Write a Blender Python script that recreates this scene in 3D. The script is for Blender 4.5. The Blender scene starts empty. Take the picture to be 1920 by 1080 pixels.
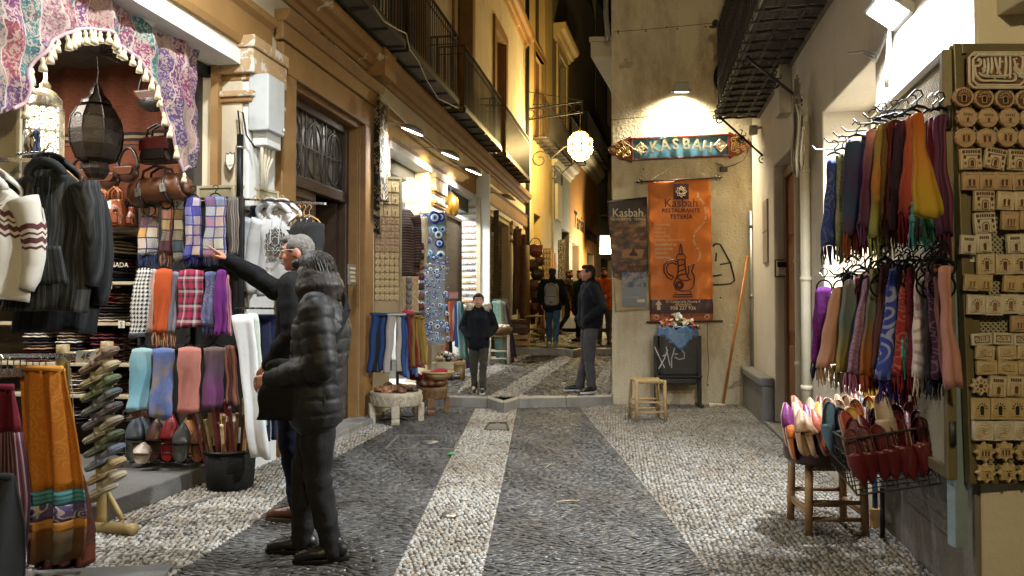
import bpy,bmesh,math,random
import numpy as np
from mathutils import Vector,Matrix,noise as mnoise
from math import sin,cos,pi,radians,sqrt,atan2
S=bpy.context.scene
COL=S.collection
RND=random.Random(7)
FPX,CH,PIT=1390.0,1.35,radians(1.236)
cam_data=bpy.data.cameras.new('camera')
cam=bpy.data.objects.new('camera',cam_data)
COL.objects.link(cam)
cam.location=(0,0,CH)
cam.rotation_euler=(radians(90)+PIT,0,0)
cam_data.sensor_width=36
cam_data.lens=36*FPX/1920
cam_data.clip_start,cam_data.clip_end=0.05,500
S.camera=cam
world=bpy.data.worlds.new('World')
S.world=world
world.use_nodes=True
wn=world.node_tree
sky=wn.nodes.new('ShaderNodeTexSky')
sky.sky_type='NISHITA'
sky.sun_disc=False
sky.sun_elevation=radians(-4)
sky.sun_rotation=radians(200)
wn.links.new(sky.outputs[0],wn.nodes['Background'].inputs['Color'])
wn.nodes['Background'].inputs['Strength'].default_value=0.05
S.view_settings.view_transform='Standard'
S.view_settings.look='None'
S.view_settings.exposure=1.0
S.view_settings.gamma=1
S.cycles.max_bounces=5
S.cycles.diffuse_bounces=3
S.cycles.glossy_bounces=2
S.cycles.transmission_bounces=3
S.cycles.transparent_max_bounces=6
S.cycles.sample_clamp_indirect=3
S.cycles.caustics_reflective=False
S.cycles.caustics_refractive=False
S.cycles.use_denoising=True
def ray(u,v):
 x,y=(u-960)/FPX,(540-v)/FPX
 return Vector((x,cos(PIT)-y*sin(PIT),sin(PIT)+y*cos(PIT)))
def at(u,v,Y):
 r=ray(u,v)
 return Vector((0,0,CH))+r*(Y/r.y)
def gnd(u,v,z=0.0):
 r=ray(u,v)
 return Vector((0,0,CH))+r*((z-CH)/r.z)
class Frame:
 def __init__(self,ox,oy,deg,oz=0):
  self.o=Vector((ox,oy,oz)); self.a=radians(deg)
  self.ex=Vector((cos(self.a),sin(self.a),0)); self.ey=Vector((-sin(self.a),cos(self.a),0))
 def p(self,x,y,z):return self.o+self.ex*x+self.ey*y+Vector((0,0,z))
 def hit(self,u,v,y=0.0):
  r=ray(u,v); c=Vector((0,0,CH))
  t=(y-(c-self.o).dot(self.ey))/r.dot(self.ey)
  q=c+r*t-self.o
  return q.dot(self.ex),q.z
L=Frame(-3.26,0,80)
R=Frame(1.48,0,-100)
K=Frame(1.35,10.03,-1)
Q=Frame(2.05,3.26,0)
Z0=Vector((0,0,0))
class MB:
 def __init__(self):self.v=[]; self.f=[]; self.m=[]; self.t={}; self.sm=[]; self.ms=[]
 def mi(self,mat):
  if mat is None:return 0
  if mat not in self.ms:self.ms.append(mat)
  return self.ms.index(mat)
 def add(self,vs,fs,mat=None,uv=None,smooth=False):
  b=len(self.v); k=self.mi(mat)
  self.v+=[tuple(p)for p in vs]
  if uv:
   for i,q in enumerate(uv):self.t[b+i]=q
  for f in fs:
   self.f.append([b+i for i in f]); self.m.append(k); self.sm.append(smooth)
  return b
 def box(self,x0,x1,y0,y1,z0,z1,mat=None,M4=None):
  vs=[Vector((x,y,z))for x in(x0,x1)for y in(y0,y1)for z in(z0,z1)]
  if M4:vs=[M4@p for p in vs]
  self.add(vs,[(0,1,3,2),(4,6,7,5),(0,4,5,1),(2,3,7,6),(0,2,6,4),(1,5,7,3)],mat)
 def bar(self,a,b,w,h=None,mat=None,up=(0,0,1)):
  a,b=Vector(a),Vector(b); d=(b-a); ln=d.length; d.normalize()
  up=Vector(up)
  if abs(d.dot(up))>.98:up=Vector((0,1,0))
  s=d.cross(up).normalized(); t=s.cross(d); h=h or w
  m=Matrix(((s.x,d.x,t.x,a.x),(s.y,d.y,t.y,a.y),(s.z,d.z,t.z,a.z),(0,0,0,1)))
  self.box(-w/2,w/2,0,ln,-h/2,h/2,mat,m)
 def tube(self,pts,r,n=8,mat=None,cap=True,uvs=None):
  pts=[Vector(p)for p in pts]; k=len(pts)
  rs=r if isinstance(r,(list,tuple))else[r]*k
  vs=[]; ref=None
  for i,p in enumerate(pts):
   d=(pts[min(i+1,k-1)]-pts[max(i-1,0)]).normalized()
   if ref is None:ref=Vector((0,0,1))if abs(d.z)<.9 else Vector((1,0,0))
   s=d.cross(ref)
   s=s.normalized()if s.length>1e-6 else Vector((1,0,0))
   t=d.cross(s).normalized(); ref=-t if False else s.cross(d)
   for j in range(n):
    a=2*pi*j/n
    vs.append(p+s*(rs[i]*cos(a))+t*(rs[i]*sin(a)))
  fs=[(i*n+j,i*n+(j+1)%n,(i+1)*n+(j+1)%n,(i+1)*n+j)for i in range(k-1)for j in range(n)]
  if cap:fs+=[tuple(range(n))[::-1],tuple((k-1)*n+j for j in range(n))]
  self.add(vs,fs,mat,smooth=n>5)
 def lathe(self,prof,c=(0,0,0),n=20,mat=None,M4=None,sx=1,sy=1):
  vs=[]; k=len(prof)
  for r,z in prof:
   for j in range(n):
    a=2*pi*j/n
    p=Vector((c[0]+sx*r*cos(a),c[1]+sy*r*sin(a),c[2]+z))
    vs.append(M4@p if M4 else p)
  fs=[(i*n+j,i*n+(j+1)%n,(i+1)*n+(j+1)%n,(i+1)*n+j)for i in range(k-1)for j in range(n)]
  if prof[0][0]>1e-4:fs.append(tuple(range(n))[::-1])
  if prof[-1][0]>1e-4:fs.append(tuple((k-1)*n+j for j in range(n)))
  self.add(vs,fs,mat,smooth=n>8)
 def ell(self,c,r,n=12,k=8,mat=None,M4=None):
  prof=[(max(sin(pi*i/k),1e-5),-cos(pi*i/k))for i in range(k+1)]
  vs=[]
  for q,z in prof:
   for j in range(n):
    p=Vector((r[0]*q*cos(2*pi*j/n),r[1]*q*sin(2*pi*j/n),r[2]*z))
    if M4:p=M4@p
    vs.append(p+Vector(c))
  self.add(vs,[(i*n+j,i*n+(j+1)%n,(i+1)*n+(j+1)%n,(i+1)*n+j)for i in range(k)for j in range(n)],mat,smooth=True)
 def prism(self,poly,y0,y1,mat=None,M4=None,smooth=False):
  n=len(poly)
  vs=[Vector((p[0],y,p[1]))for y in(y0,y1)for p in poly]
  if M4:vs=[M4@p for p in vs]
  self.add(vs,[tuple(range(n)),tuple(range(2*n-1,n-1,-1))]+[(i,i+n,(i+1)%n+n,(i+1)%n)for i in range(n)],mat)
 def slab(self,poly,z0,z1,mat=None):
  n=len(poly)
  vs=[Vector((p[0],p[1],z))for z in(z0,z1)for p in poly]
  self.add(vs,[tuple(range(n))[::-1],tuple(range(n,2*n))]+[(i,(i+1)%n,(i+1)%n+n,i+n)for i in range(n)],mat)
 def grid(self,fn,nu,nv,mat=None,uvf=None,close=False,smooth=True):
  vs=[]; uv=[]
  for j in range(nv+1):
   for i in range(nu+1):
    vs.append(fn(i/nu,j/nv)); uv.append(uvf(i/nu,j/nv)if uvf else(i/nu,j/nv))
  w=nu+1
  self.add(vs,[(j*w+i,j*w+i+1,(j+1)*w+i+1,(j+1)*w+i)for j in range(nv)for i in range(nu)],mat,uv,smooth)
 def xform(self,M4):
  self.v=[tuple(M4@Vector(p))for p in self.v]; return self
 def mesh(self,name,mat=None):
  me=bpy.data.meshes.new(name)
  me.from_pydata(self.v,[],self.f)
  if self.ms:
   for m in self.ms:me.materials.append(m)
   me.polygons.foreach_set('material_index',self.m)
  elif mat:me.materials.append(mat)
  me.polygons.foreach_set('use_smooth',self.sm)
  if self.t:
   ul=me.uv_layers.new(name='UVMap')
   arr=np.zeros((len(me.loops),2),np.float32)
   li=np.zeros(len(me.loops),np.int32); me.loops.foreach_get('vertex_index',li)
   tv=np.zeros((len(self.v),2),np.float32)
   for i,q in self.t.items():tv[i]=q
   ul.data.foreach_set('uv',tv[li].ravel())
  me.update()
  return me
 def build(self,name,mat=None,parent=None,bevel=0,fix=True,loc=None,rz=0,solid=0,seg=2):
  me=self.mesh(name,mat)
  if fix:
   b=bmesh.new(); b.from_mesh(me); bmesh.ops.recalc_face_normals(b,faces=b.faces); b.to_mesh(me); b.free()
  return link(name,me,parent,bevel,loc,rz,solid,seg)
def link(name,me,parent=None,bevel=0,loc=None,rz=0,solid=0,seg=2):
 o=bpy.data.objects.new(name,me)
 COL.objects.link(o)
 if parent:o.parent=parent
 if loc is not None:o.location=loc
 if rz:o.rotation_euler.z=rz
 if solid:
  md=o.modifiers.new('solid','SOLIDIFY'); md.thickness=solid; md.offset=0
 if bevel:
  md=o.modifiers.new('bevel','BEVEL'); md.width=bevel; md.segments=seg; md.limit_method='ANGLE'; md.angle_limit=radians(40)
 return o
def tag(o,label=None,cat=None,group=None,kind=None):
 if label:o['label']=label
 if cat:o['category']=cat
 if group:o['group']=group
 if kind:o['kind']=kind
 return o
def thing(name,label,cat,loc=(0,0,0),rz=0,group=None):
 o=bpy.data.objects.new(name,None); COL.objects.link(o)
 o.empty_display_size=.1
 o.location=loc; o.rotation_euler.z=rz
 return tag(o,label,cat,group)
def kids(o,table={}):
 return[c for c in bpy.data.objects if c.parent==o]
def dup(o,loc=None,rz=None,label=None,group=None,mats=None,tree=None):
 c=o.copy(); COL.objects.link(c)
 if loc is not None:c.location=loc
 if rz is not None:c.rotation_euler.z=rz
 if label:c['label']=label
 if group:c['group']=group
 for ch in o.children:
  d=ch.copy(); COL.objects.link(d); d.parent=c
  for g in ch.children:
   e=g.copy(); COL.objects.link(e); e.parent=d
 return c
def txt(s,size,mat,name,parent=None,loc=(0,0,0),rot=(pi/2,0,0),ext=.002,align='CENTER',sx=1,shear=0,bold=0,spacing=1.0):
 cu=bpy.data.curves.new('txt','FONT'); cu.body=s; cu.size=size; cu.extrude=ext; cu.align_x=align; cu.align_y='CENTER'
 cu.shear=shear; cu.offset=bold; cu.space_character=spacing; cu.resolution_u=3
 t=bpy.data.objects.new('txt',cu); COL.objects.link(t)
 dg=bpy.context.evaluated_depsgraph_get()
 me=bpy.data.meshes.new_from_object(t.evaluated_get(dg))
 bpy.data.objects.remove(t)
 me.materials.clear(); me.materials.append(mat)
 o=link(name,me,parent); o.location=loc; o.rotation_euler=rot; o.scale=(sx,1,1)
 return o
def nd(nt,t,ins=None,**k):
 n=nt.nodes.new('ShaderNode'+t)
 for a,b in k.items():setattr(n,a,b)
 for a,b in(ins or{}).items():
  s=n.inputs[a]
  if isinstance(b,bpy.types.NodeSocket):nt.links.new(b,s)
  else:s.default_value=b
 return n
def mth(nt,op,a,b=0.0,c=0.0):
 return nd(nt,'Math',{0:a,1:b,2:c},operation=op).outputs[0]
def c4(c):return(c[0],c[1],c[2],1)
def dk(c,k):return tuple(min(1,x*k)for x in c)
def mixc(nt,f,a,b,mode='MIX'):
 n=nt.nodes.new('ShaderNodeMix'); n.data_type='RGBA'; n.blend_type=mode
 for s,q in((n.inputs[0],f),(n.inputs[6],a),(n.inputs[7],b)):
  if isinstance(q,bpy.types.NodeSocket):nt.links.new(q,s)
  elif isinstance(q,(int,float)):s.default_value=q
  else:s.default_value=c4(q)
 return n.outputs[2]
def ramp(nt,f,stops,interp='LINEAR'):
 n=nt.nodes.new('ShaderNodeValToRGB'); r=n.color_ramp; r.interpolation=interp
 while len(r.elements)<len(stops):r.elements.new(.5)
 for e,(p,c)in zip(r.elements,stops):e.position=p; e.color=c4(c)if len(c)==3 else c
 nt.links.new(f,n.inputs[0]); return n.outputs[0]
def newmat(name):
 m=bpy.data.materials.new(name); m.use_nodes=True
 nt=m.node_tree
 return m,nt,nt.nodes['Principled BSDF']
BW=lambda a:(a,a,a)
def M(name,col,rough=.6,col2=None,var=.6,sc=4,bump=.15,bs=60,metal=0,spec=.5,dirt=None,peel=None,dist=.01):
 m,nt,b=newmat(name)
 co=nd(nt,'TexCoord').outputs['Object']
 f=nd(nt,'TexNoise',{'Vector':co,'Scale':sc,'Detail':7,'Roughness':.62}).outputs[0]
 f=mth(nt,'MULTIPLY',ramp(nt,f,[(.3,BW(0)),(.7,BW(1))]),var)
 c=mixc(nt,f,col,col2 or dk(col,.7))
 hb=nd(nt,'TexNoise',{'Vector':co,'Scale':bs,'Detail':5}).outputs[0]
 if dirt:
  mp=nd(nt,'Mapping',{'Vector':co,'Scale':(1,1,.35)}).outputs[0]
  g=nd(nt,'TexNoise',{'Vector':mp,'Scale':dirt[1],'Detail':9,'Roughness':.7}).outputs[0]
  c=mixc(nt,ramp(nt,g,[(dirt[2],BW(0)),(dirt[3],BW(1))]),c,dirt[0])
 if peel:
  g=nd(nt,'TexNoise',{'Vector':co,'Scale':peel[1],'Detail':8,'Roughness':.6,'Distortion':.6}).outputs[0]
  pm=ramp(nt,g,[(peel[2],BW(0)),(peel[2]+.015,BW(1))])
  c=mixc(nt,pm,c,peel[0])
  hb=mth(nt,'SUBTRACT',hb,mth(nt,'MULTIPLY',pm,.6))
 nt.links.new(c,b.inputs['Base Color'])
 rr=mth(nt,'ADD',mth(nt,'MULTIPLY',hb,.25),rough-.12)
 nt.links.new(rr,b.inputs['Roughness'])
 b.inputs['Metallic'].default_value=metal
 b.inputs['Specular IOR Level'].default_value=spec
 if bump:
  bp=nd(nt,'Bump',{'Height':hb,'Strength':bump,'Distance':dist})
  nt.links.new(bp.outputs[0],b.inputs['Normal'])
 return m
def emis(name,col,st):
 m,nt,b=newmat(name)
 b.inputs['Base Color'].default_value=c4(col)
 b.inputs['Emission Color'].default_value=c4(col); b.inputs['Emission Strength'].default_value=st
 return m
_fab={}
def fab(pat,cols,sc=1.0,rough=.85,sheen=.3,bump=.25):
 """Cloth. UV is in metres (u across, v down from the top), so a pattern has its real size."""
 key=(pat,tuple(cols),sc)
 if key in _fab:return _fab[key]
 m,nt,b=newmat('cloth_'+pat)
 uv=nd(nt,'TexCoord').outputs['UV']
 xy=nd(nt,'SeparateXYZ',{0:uv}); X,Y=xy.outputs[0],xy.outputs[1]
 no=nd(nt,'TexNoise',{'Vector':uv,'Scale':9,'Detail':4}).outputs[0]
 C=cols
 def band(x,per):return mth(nt,'FRACT',mth(nt,'DIVIDE',x,per))
 def steps(f,cs):return ramp(nt,f,[(i/len(cs),c)for i,c in enumerate(cs)],'CONSTANT')
 if pat=='plain':c=mixc(nt,no,C[0],C[1]if len(C)>1 else dk(C[0],.75))
 elif pat=='ombre':
  w=mth(nt,'ADD',mth(nt,'DIVIDE',Y,.8*sc),mth(nt,'MULTIPLY',mth(nt,'SUBTRACT',no,.5),.25))
  c=ramp(nt,w,[(i/max(1,len(C)-1),q)for i,q in enumerate(C)])
 elif pat=='stripe':c=steps(band(X,.04*sc),C)
 elif pat=='hstripe':c=steps(band(Y,.06*sc),C)
 elif pat in('swirl','paisley','jacquard'):
  ds=nd(nt,'TexNoise',{'Vector':uv,'Scale':7/sc,'Detail':1}).outputs[1]
  vv=nd(nt,'VectorMath',{0:uv,1:mixc(nt,.06*sc,(0,0,0),ds)},operation='ADD').outputs[0]
  d=nd(nt,'TexVoronoi',{'Vector':vv,'Scale':(11 if pat=='swirl' else 24)/sc}).outputs[0]
  w=mth(nt,'SINE',mth(nt,'MULTIPLY',d,22 if pat=='swirl' else 16))
  g=ramp(nt,w,[(.35,BW(0)),(.6,BW(1))])
  if pat=='swirl':
   big=nd(nt,'TexNoise',{'Vector':uv,'Scale':6/sc,'Detail':1}).outputs[0]
   g=mth(nt,'MULTIPLY',g,ramp(nt,big,[(.42,BW(0)),(.5,BW(1))]))
  c=mixc(nt,mth(nt,'MULTIPLY',g,.85),C[0],C[1])
  if len(C)>2:c=mixc(nt,ramp(nt,nd(nt,'TexNoise',{'Vector':uv,'Scale':3/sc}).outputs[0],[(.45,BW(0)),(.6,BW(1))]),c,C[2])
 elif pat=='patch':
  q=.13*sc
  fx,fy=band(X,q),band(Y,q)
  ix,iy=mth(nt,'FLOOR',mth(nt,'DIVIDE',X,q)),mth(nt,'FLOOR',mth(nt,'DIVIDE',Y,q))
  cell=nd(nt,'CombineXYZ',{0:ix,1:iy,2:len(C)*1.7}).outputs[0]
  wn_=nd(nt,'TexWhiteNoise',{0:cell},noise_dimensions='3D')
  base=steps(wn_.outputs[0],C)
  alt=steps(mth(nt,'FRACT',mth(nt,'MULTIPLY',wn_.outputs[0],7.3)),C)
  dx,dy=mth(nt,'SUBTRACT',fx,.5),mth(nt,'SUBTRACT',fy,.5)
  rad=mth(nt,'SQRT',mth(nt,'ADD',mth(nt,'MULTIPLY',dx,dx),mth(nt,'MULTIPLY',dy,dy)))
  ang=nd(nt,'Math',{0:dx,1:dy},operation='ARCTAN2').outputs[0]
  pet=mth(nt,'MULTIPLY',mth(nt,'SINE',mth(nt,'MULTIPLY',ang,8)),.07)
  ring=mth(nt,'SINE',mth(nt,'MULTIPLY',mth(nt,'ADD',rad,pet),34))
  c=mixc(nt,ramp(nt,ring,[(.45,BW(0)),(.6,BW(1))]),base,alt)
  ed=mth(nt,'MAXIMUM',mth(nt,'ABSOLUTE',dx),mth(nt,'ABSOLUTE',dy))
  c=mixc(nt,ramp(nt,ed,[(.43,BW(0)),(.45,BW(1))]),c,C[-1])
 elif pat=='embroid':
  dn=nd(nt,'TexNoise',{'Vector':uv,'Scale':5,'Detail':3}).outputs[0]
  xs_=mth(nt,'ADD',mth(nt,'DIVIDE',X,.13*sc),mth(nt,'MULTIPLY',dn,1.6)); ys_=mth(nt,'ADD',mth(nt,'DIVIDE',Y,.3*sc),mth(nt,'MULTIPLY',dn,.9))
  cell=nd(nt,'CombineXYZ',{0:mth(nt,'FLOOR',xs_),1:mth(nt,'FLOOR',ys_)}).outputs[0]
  wc=nd(nt,'TexWhiteNoise',{0:cell},noise_dimensions='3D').outputs[0]
  base=steps(wc,C); alt=steps(mth(nt,'FRACT',mth(nt,'MULTIPLY',wc,5.7)),C[::-1])
  no=nd(nt,'TexNoise',{'Vector':uv,'Scale':34,'Detail':5,'Distortion':1.5}).outputs[0]
  d=nd(nt,'TexVoronoi',{'Vector':nd(nt,'VectorMath',{0:uv,1:mixc(nt,.05,(0,0,0),nd(nt,'TexNoise',{'Vector':uv,'Scale':20}).outputs[1])},operation='ADD').outputs[0],'Scale':15}).outputs[0]
  g=ramp(nt,mth(nt,'SINE',mth(nt,'MULTIPLY',d,20)),[(.45,BW(0)),(.7,BW(1))])
  c=mixc(nt,mth(nt,'MULTIPLY',g,.7),base,alt)
  c=mixc(nt,ramp(nt,no,[(.5,BW(0)),(.56,BW(.8))]),c,mixc(nt,wc,(.42,.34,.26),(.30,.2,.16)))
  c=mixc(nt,ramp(nt,no,[(.36,BW(.8)),(.42,BW(0))]),c,(.05,.03,.05))
  fx=mth(nt,'ABSOLUTE',mth(nt,'SUBTRACT',mth(nt,'FRACT',xs_),.5))
  c=mixc(nt,mth(nt,'GREATER_THAN',fx,.46),c,(.38,.3,.26))
 elif pat=='hound':
  a=mth(nt,'LESS_THAN',band(X,.03*sc),.5); e=mth(nt,'LESS_THAN',band(Y,.03*sc),.5)
  dg=mth(nt,'LESS_THAN',band(mth(nt,'ADD',X,Y),.015*sc),.5)
  f=mth(nt,'ADD',mth(nt,'MULTIPLY',a,e),mth(nt,'MULTIPLY',dg,mth(nt,'ABSOLUTE',mth(nt,'SUBTRACT',a,e))))
  c=mixc(nt,mth(nt,'GREATER_THAN',f,.5),C[0],C[1])
  c=mixc(nt,mth(nt,'GREATER_THAN',Y,.47),c,C[2])
 elif pat=='plaid':
  a=steps(band(X,.11*sc),C); e=steps(band(Y,.13*sc),C)
  tw=mth(nt,'LESS_THAN',band(mth(nt,'ADD',X,Y),.012),.5)
  c=mixc(nt,tw,a,e)
 elif pat=='knit':
  zz=mth(nt,'ABSOLUTE',mth(nt,'SUBTRACT',band(X,.035),.5))
  g=mth(nt,'ADD',Y,mth(nt,'MULTIPLY',zz,.03))
  f=mth(nt,'DIVIDE',g,.62*sc)
  D,W=C[1],C[0]
  c=ramp(nt,f,[(0,W),(.26,D),(.31,W),(.34,D),(.36,W),(.39,D),(.44,W),(.47,D),(.5,W)],'CONSTANT')
  dd=nd(nt,'TexVoronoi',{'Vector':uv,'Scale':28}).outputs[0]
  c=mixc(nt,mth(nt,'MULTIPLY',mth(nt,'LESS_THAN',dd,.2),mth(nt,'LESS_THAN',f,.24)),c,D)
 elif pat=='heather':
  mp=nd(nt,'Mapping',{'Vector':uv,'Scale':(1,.03,1)}).outputs[0]
  g=nd(nt,'TexNoise',{'Vector':mp,'Scale':60,'Detail':3,'Roughness':.7}).outputs[0]
  c=ramp(nt,g,[(.36,C[0]),(.5,C[1]),(.62,C[2])])
 elif pat=='rug':
  mp=nd(nt,'Mapping',{'Vector':uv,'Scale':(1,4,1)}).outputs[0]
  g=nd(nt,'TexVoronoi',{'Vector':mp,'Scale':30}).outputs[0]
  base=mixc(nt,g,C[0],C[1])
  f=mth(nt,'DIVIDE',Y,1.08)
  bandc=ramp(nt,f,[(0,BW(0)),(.055,BW(1)),(.145,BW(0)),(.83,BW(1)),(.93,BW(0))],'CONSTANT')
  st=steps(band(Y,.15),[C[2],C[3],C[2],C[0],C[2],C[2]])
  c=mixc(nt,bandc,base,st)
 else:raise ValueError(pat)
 c=mixc(nt,mth(nt,'MULTIPLY',no,.25),c,(0.02,0.02,0.02),'MULTIPLY')if pat=='none' else c
 nt.links.new(c,b.inputs['Base Color'])
 b.inputs['Roughness'].default_value=rough
 b.inputs['Specular IOR Level'].default_value=.25
 b.inputs['Sheen Weight'].default_value=sheen*.06
 wv=nd(nt,'TexNoise',{'Vector':uv,'Scale':350,'Detail':2}).outputs[0]
 lo=nd(nt,'TexNoise',{'Vector':uv,'Scale':14,'Detail':3}).outputs[0]
 h=mth(nt,'ADD',mth(nt,'MULTIPLY',wv,.15),lo)
 nt.links.new(nd(nt,'Bump',{'Height':h,'Strength':bump,'Distance':.02}).outputs[0],b.inputs['Normal'])
 _fab[key]=m
 return m
def lamp(name,kind,loc,power,col,parent=None,size=.1,spot=None,target=None,blend=.6,sy=None):
 d=bpy.data.lights.new(name,kind); d.energy=power; d.color=col
 if kind=='AREA':
  d.size=size
  if sy:d.shape='RECTANGLE'; d.size_y=sy
 else:d.shadow_soft_size=size
 if spot:d.spot_size=radians(spot); d.spot_blend=blend
 o=bpy.data.objects.new(name,d); COL.objects.link(o); o.location=loc
 if target is not None:
  o.rotation_euler=(Vector(target)-Vector(loc)).to_track_quat('-Z','Y').to_euler()
 if parent:o.parent=parent
 return o
 # the street
def zs(Y):
 if Y<9.86:return 0.0
 if Y<16.2:return .125+.026*(Y-9.86)
 if Y<21.3:return .41+.026*(Y-16.2)
 return .66+.03*(Y-21.3)
def gs(u,v):
 r=ray(u,v); y=4.0
 while y<90 and CH+r.z*y/r.y>zs(y):y+=.02
 return(r.x*y/r.y,y)
def inpoly(P,poly):
 x,y=P[:,0],P[:,1]; ins=np.zeros(len(P),bool); n=len(poly)
 for i in range(n):
  (x0,y0),(x1,y1)=poly[i],poly[(i+1)%n]
  c=(y0>y)!=(y1>y)
  with np.errstate(divide='ignore',invalid='ignore'):
   xi=(x1-x0)*(y-y0)/(y1-y0+1e-12)+x0
  ins^=c&(x<xi)
 return ins
NR=np.random.default_rng(5)
def stones(name,polys,a,b,h,mat,cols,colw,zf,ang=0,jit=.35,nside=8,edge=None,hole=None,wave=0):
 """Rounded stones set side by side over the polygons: one mesh, every stone its own size, turn and grey."""
 pts=[]; angs=[]
 for poly in polys:
  P=np.array(poly); lo,hi=P.min(0)-.1,P.max(0)+.1
  dx,dy=2*a*1.06,2*b*1.04
  c,s=cos(ang),sin(ang)
  R_=max(hi-lo)*1.5; ctr=(lo+hi)/2
  gx,gy=np.meshgrid(np.arange(-R_,R_,dx),np.arange(-R_,R_,dy))
  gx=gx+(np.arange(gx.shape[0])%2)[:,None]*dx*.5
  gx=gx.ravel()+NR.normal(0,dx*.12,gx.size); gy=gy.ravel()+NR.normal(0,dy*.12,gy.size)
  q=np.stack([ctr[0]+gx*c-gy*s,ctr[1]+gx*s+gy*c],1)
  k=inpoly(q,poly)
  q=q[k]
  pts.append(q); angs.append(ang+NR.normal(0,jit,len(q))+wave*np.sin(q[:,0]*9+q[:,1]*5))
 for line in edge or[]:
  for(p0,p1)in zip(line[:-1],line[1:]):
   p0,p1=np.array(p0[:2]),np.array(p1[:2]); n=max(2,int(np.linalg.norm(p1-p0)/(2.1*a)))
   t=(np.arange(n)+.5)/n
   pts.append(p0+(p1-p0)*t[:,None]); angs.append(np.full(n,atan2(p1[1]-p0[1],p1[0]-p0[0])))
 P=np.concatenate(pts); A_=np.concatenate(angs)
 for hpoly in hole or[]:
  k=~inpoly(P,hpoly); P,A_=P[k],A_[k]
 n=len(P)
 rings=[(1.0,-.6),(.97,.25),(.72,.75)]
 tv=[]
 for r,z in rings:
  for j in range(nside):tv.append((r*cos(2*pi*j/nside),r*sin(2*pi*j/nside),z))
 tv.append((0,0,1)); tv=np.array(tv); m=len(tv)
 fq=[(i*nside+j,i*nside+(j+1)%nside,(i+1)*nside+(j+1)%nside,(i+1)*nside+j)for i in range(2)for j in range(nside)]
 ft=[(2*nside+j,2*nside+(j+1)%nside,m-1)for j in range(nside)]
 sa=a*NR.uniform(.75,1.12,n); sb=b*NR.uniform(.75,1.12,n); sh=h*NR.uniform(.7,1.25,n)
 lump=1+.12*NR.standard_normal((n,m))
 x=tv[None,:,0]*sa[:,None]*lump; y=tv[None,:,1]*sb[:,None]*lump; z=tv[None,:,2]*sh[:,None]
 z=z+x*NR.normal(0,.12,n)[:,None]+y*NR.normal(0,.15,n)[:,None]
 ca,sn=np.cos(A_)[:,None],np.sin(A_)[:,None]
 V=np.stack([P[:,:1]+x*ca-y*sn,P[:,1:]+x*sn+y*ca,z+np.array([zf(q)for q in P[:,1]])[:,None]],2).reshape(-1,3)
 off=(np.arange(n)*m)[:,None,None]
 FQ=(np.array(fq)[None]+off).reshape(-1,4); FT=(np.array(ft)[None]+off).reshape(-1,3)
 me=bpy.data.meshes.new(name)
 me.vertices.add(len(V)); me.vertices.foreach_set('co',V.astype(np.float32).ravel())
 nl=FQ.size+FT.size
 me.loops.add(nl); me.loops.foreach_set('vertex_index',np.concatenate([FQ.ravel(),FT.ravel()]).astype(np.int32))
 me.polygons.add(len(FQ)+len(FT))
 st=np.concatenate([np.arange(len(FQ))*4,FQ.size+np.arange(len(FT))*3])
 me.polygons.foreach_set('loop_start',st.astype(np.int32))
 me.update(calc_edges=True)
 me.polygons.foreach_set('use_smooth',np.ones(len(me.polygons),bool))
 at_=me.color_attributes.new('stone','FLOAT_COLOR','POINT')
 cc=np.array(cols)[NR.choice(len(cols),n,p=colw)]*NR.uniform(.8,1.15,(n,1))
 cc=np.concatenate([cc,np.ones((n,1))],1)
 at_.data.foreach_set('color',np.repeat(cc,m,0).astype(np.float32).ravel())
 me.materials.append(mat)
 return tag(link(name,me),kind='structure')
def stone_mat(name,rough):
 m,nt,b=newmat(name)
 c=nd(nt,'VertexColor',layer_name='stone').outputs[0]
 g=nd(nt,'TexCoord').outputs['Object']
 f=nd(nt,'TexNoise',{'Vector':g,'Scale':90,'Detail':5}).outputs[0]
 w=nd(nt,'TexNoise',{'Vector':g,'Scale':1.1,'Detail':7,'Roughness':.65}).outputs[0]
 c=mixc(nt,mth(nt,'MULTIPLY',f,.5),c,mixc(nt,.5,c,(.03,.028,.025)))
 c=mixc(nt,ramp(nt,w,[(.4,BW(0)),(.66,BW(.8))]),c,mixc(nt,1,c,(.55,.44,.32),'MULTIPLY'))
 nt.links.new(c,b.inputs['Base Color'])
 nt.links.new(mth(nt,'ADD',mth(nt,'MULTIPLY',w,.5),rough-.25),b.inputs['Roughness'])
 nt.links.new(nd(nt,'Bump',{'Height':f,'Strength':.25,'Distance':.004}).outputs[0],b.inputs['Normal'])
 return m
m_grout=M('joint_earth',(.035,.031,.026),.85,(.075,.066,.055),1,3,.5,90)
m_peb,m_slate=stone_mat('pebble',.5),stone_mat('slate',.42)
m_kerb=M('kerb_stone',(.30,.29,.27),.6,(.2,.19,.175),1,5,.3,70,dirt=((.1,.09,.08),3,.5,.75))
m_flag=M('worn_flagstone',(.16,.155,.145),.6,(.09,.085,.08),1,2.5,.4,60)
mb=MB(); mb.add([(-60,-20,-.0055),(60,-20,-.0055),(60,120,-.0055),(-60,120,-.0055)],[(0,1,2,3)])
tag(mb.build('ground',m_grout),kind='structure')
PC=[(.43,.42,.39),(.34,.325,.295),(.25,.23,.2),(.12,.11,.1),(.33,.27,.2)]
PC2=[dk(c,.72)for c in PC]
PW=[.42,.26,.14,.08,.10]
DC=[(.062,.062,.064),(.085,.084,.083),(.045,.045,.048),(.12,.117,.112)]
DW=[.42,.27,.24,.07]
G=lambda*a:[tuple(gnd(u,v)[:2])for u,v in a]
def ext(p,q,y):
 t=(y-p[1])/(q[1]-p[1]); return(p[0]+(q[0]-p[0])*t,y)
cl=G((893,766),(855,840),(800,955),(740,1080)); cr=G((968,766),(955,830),(932,940),(900,1080))
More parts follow.
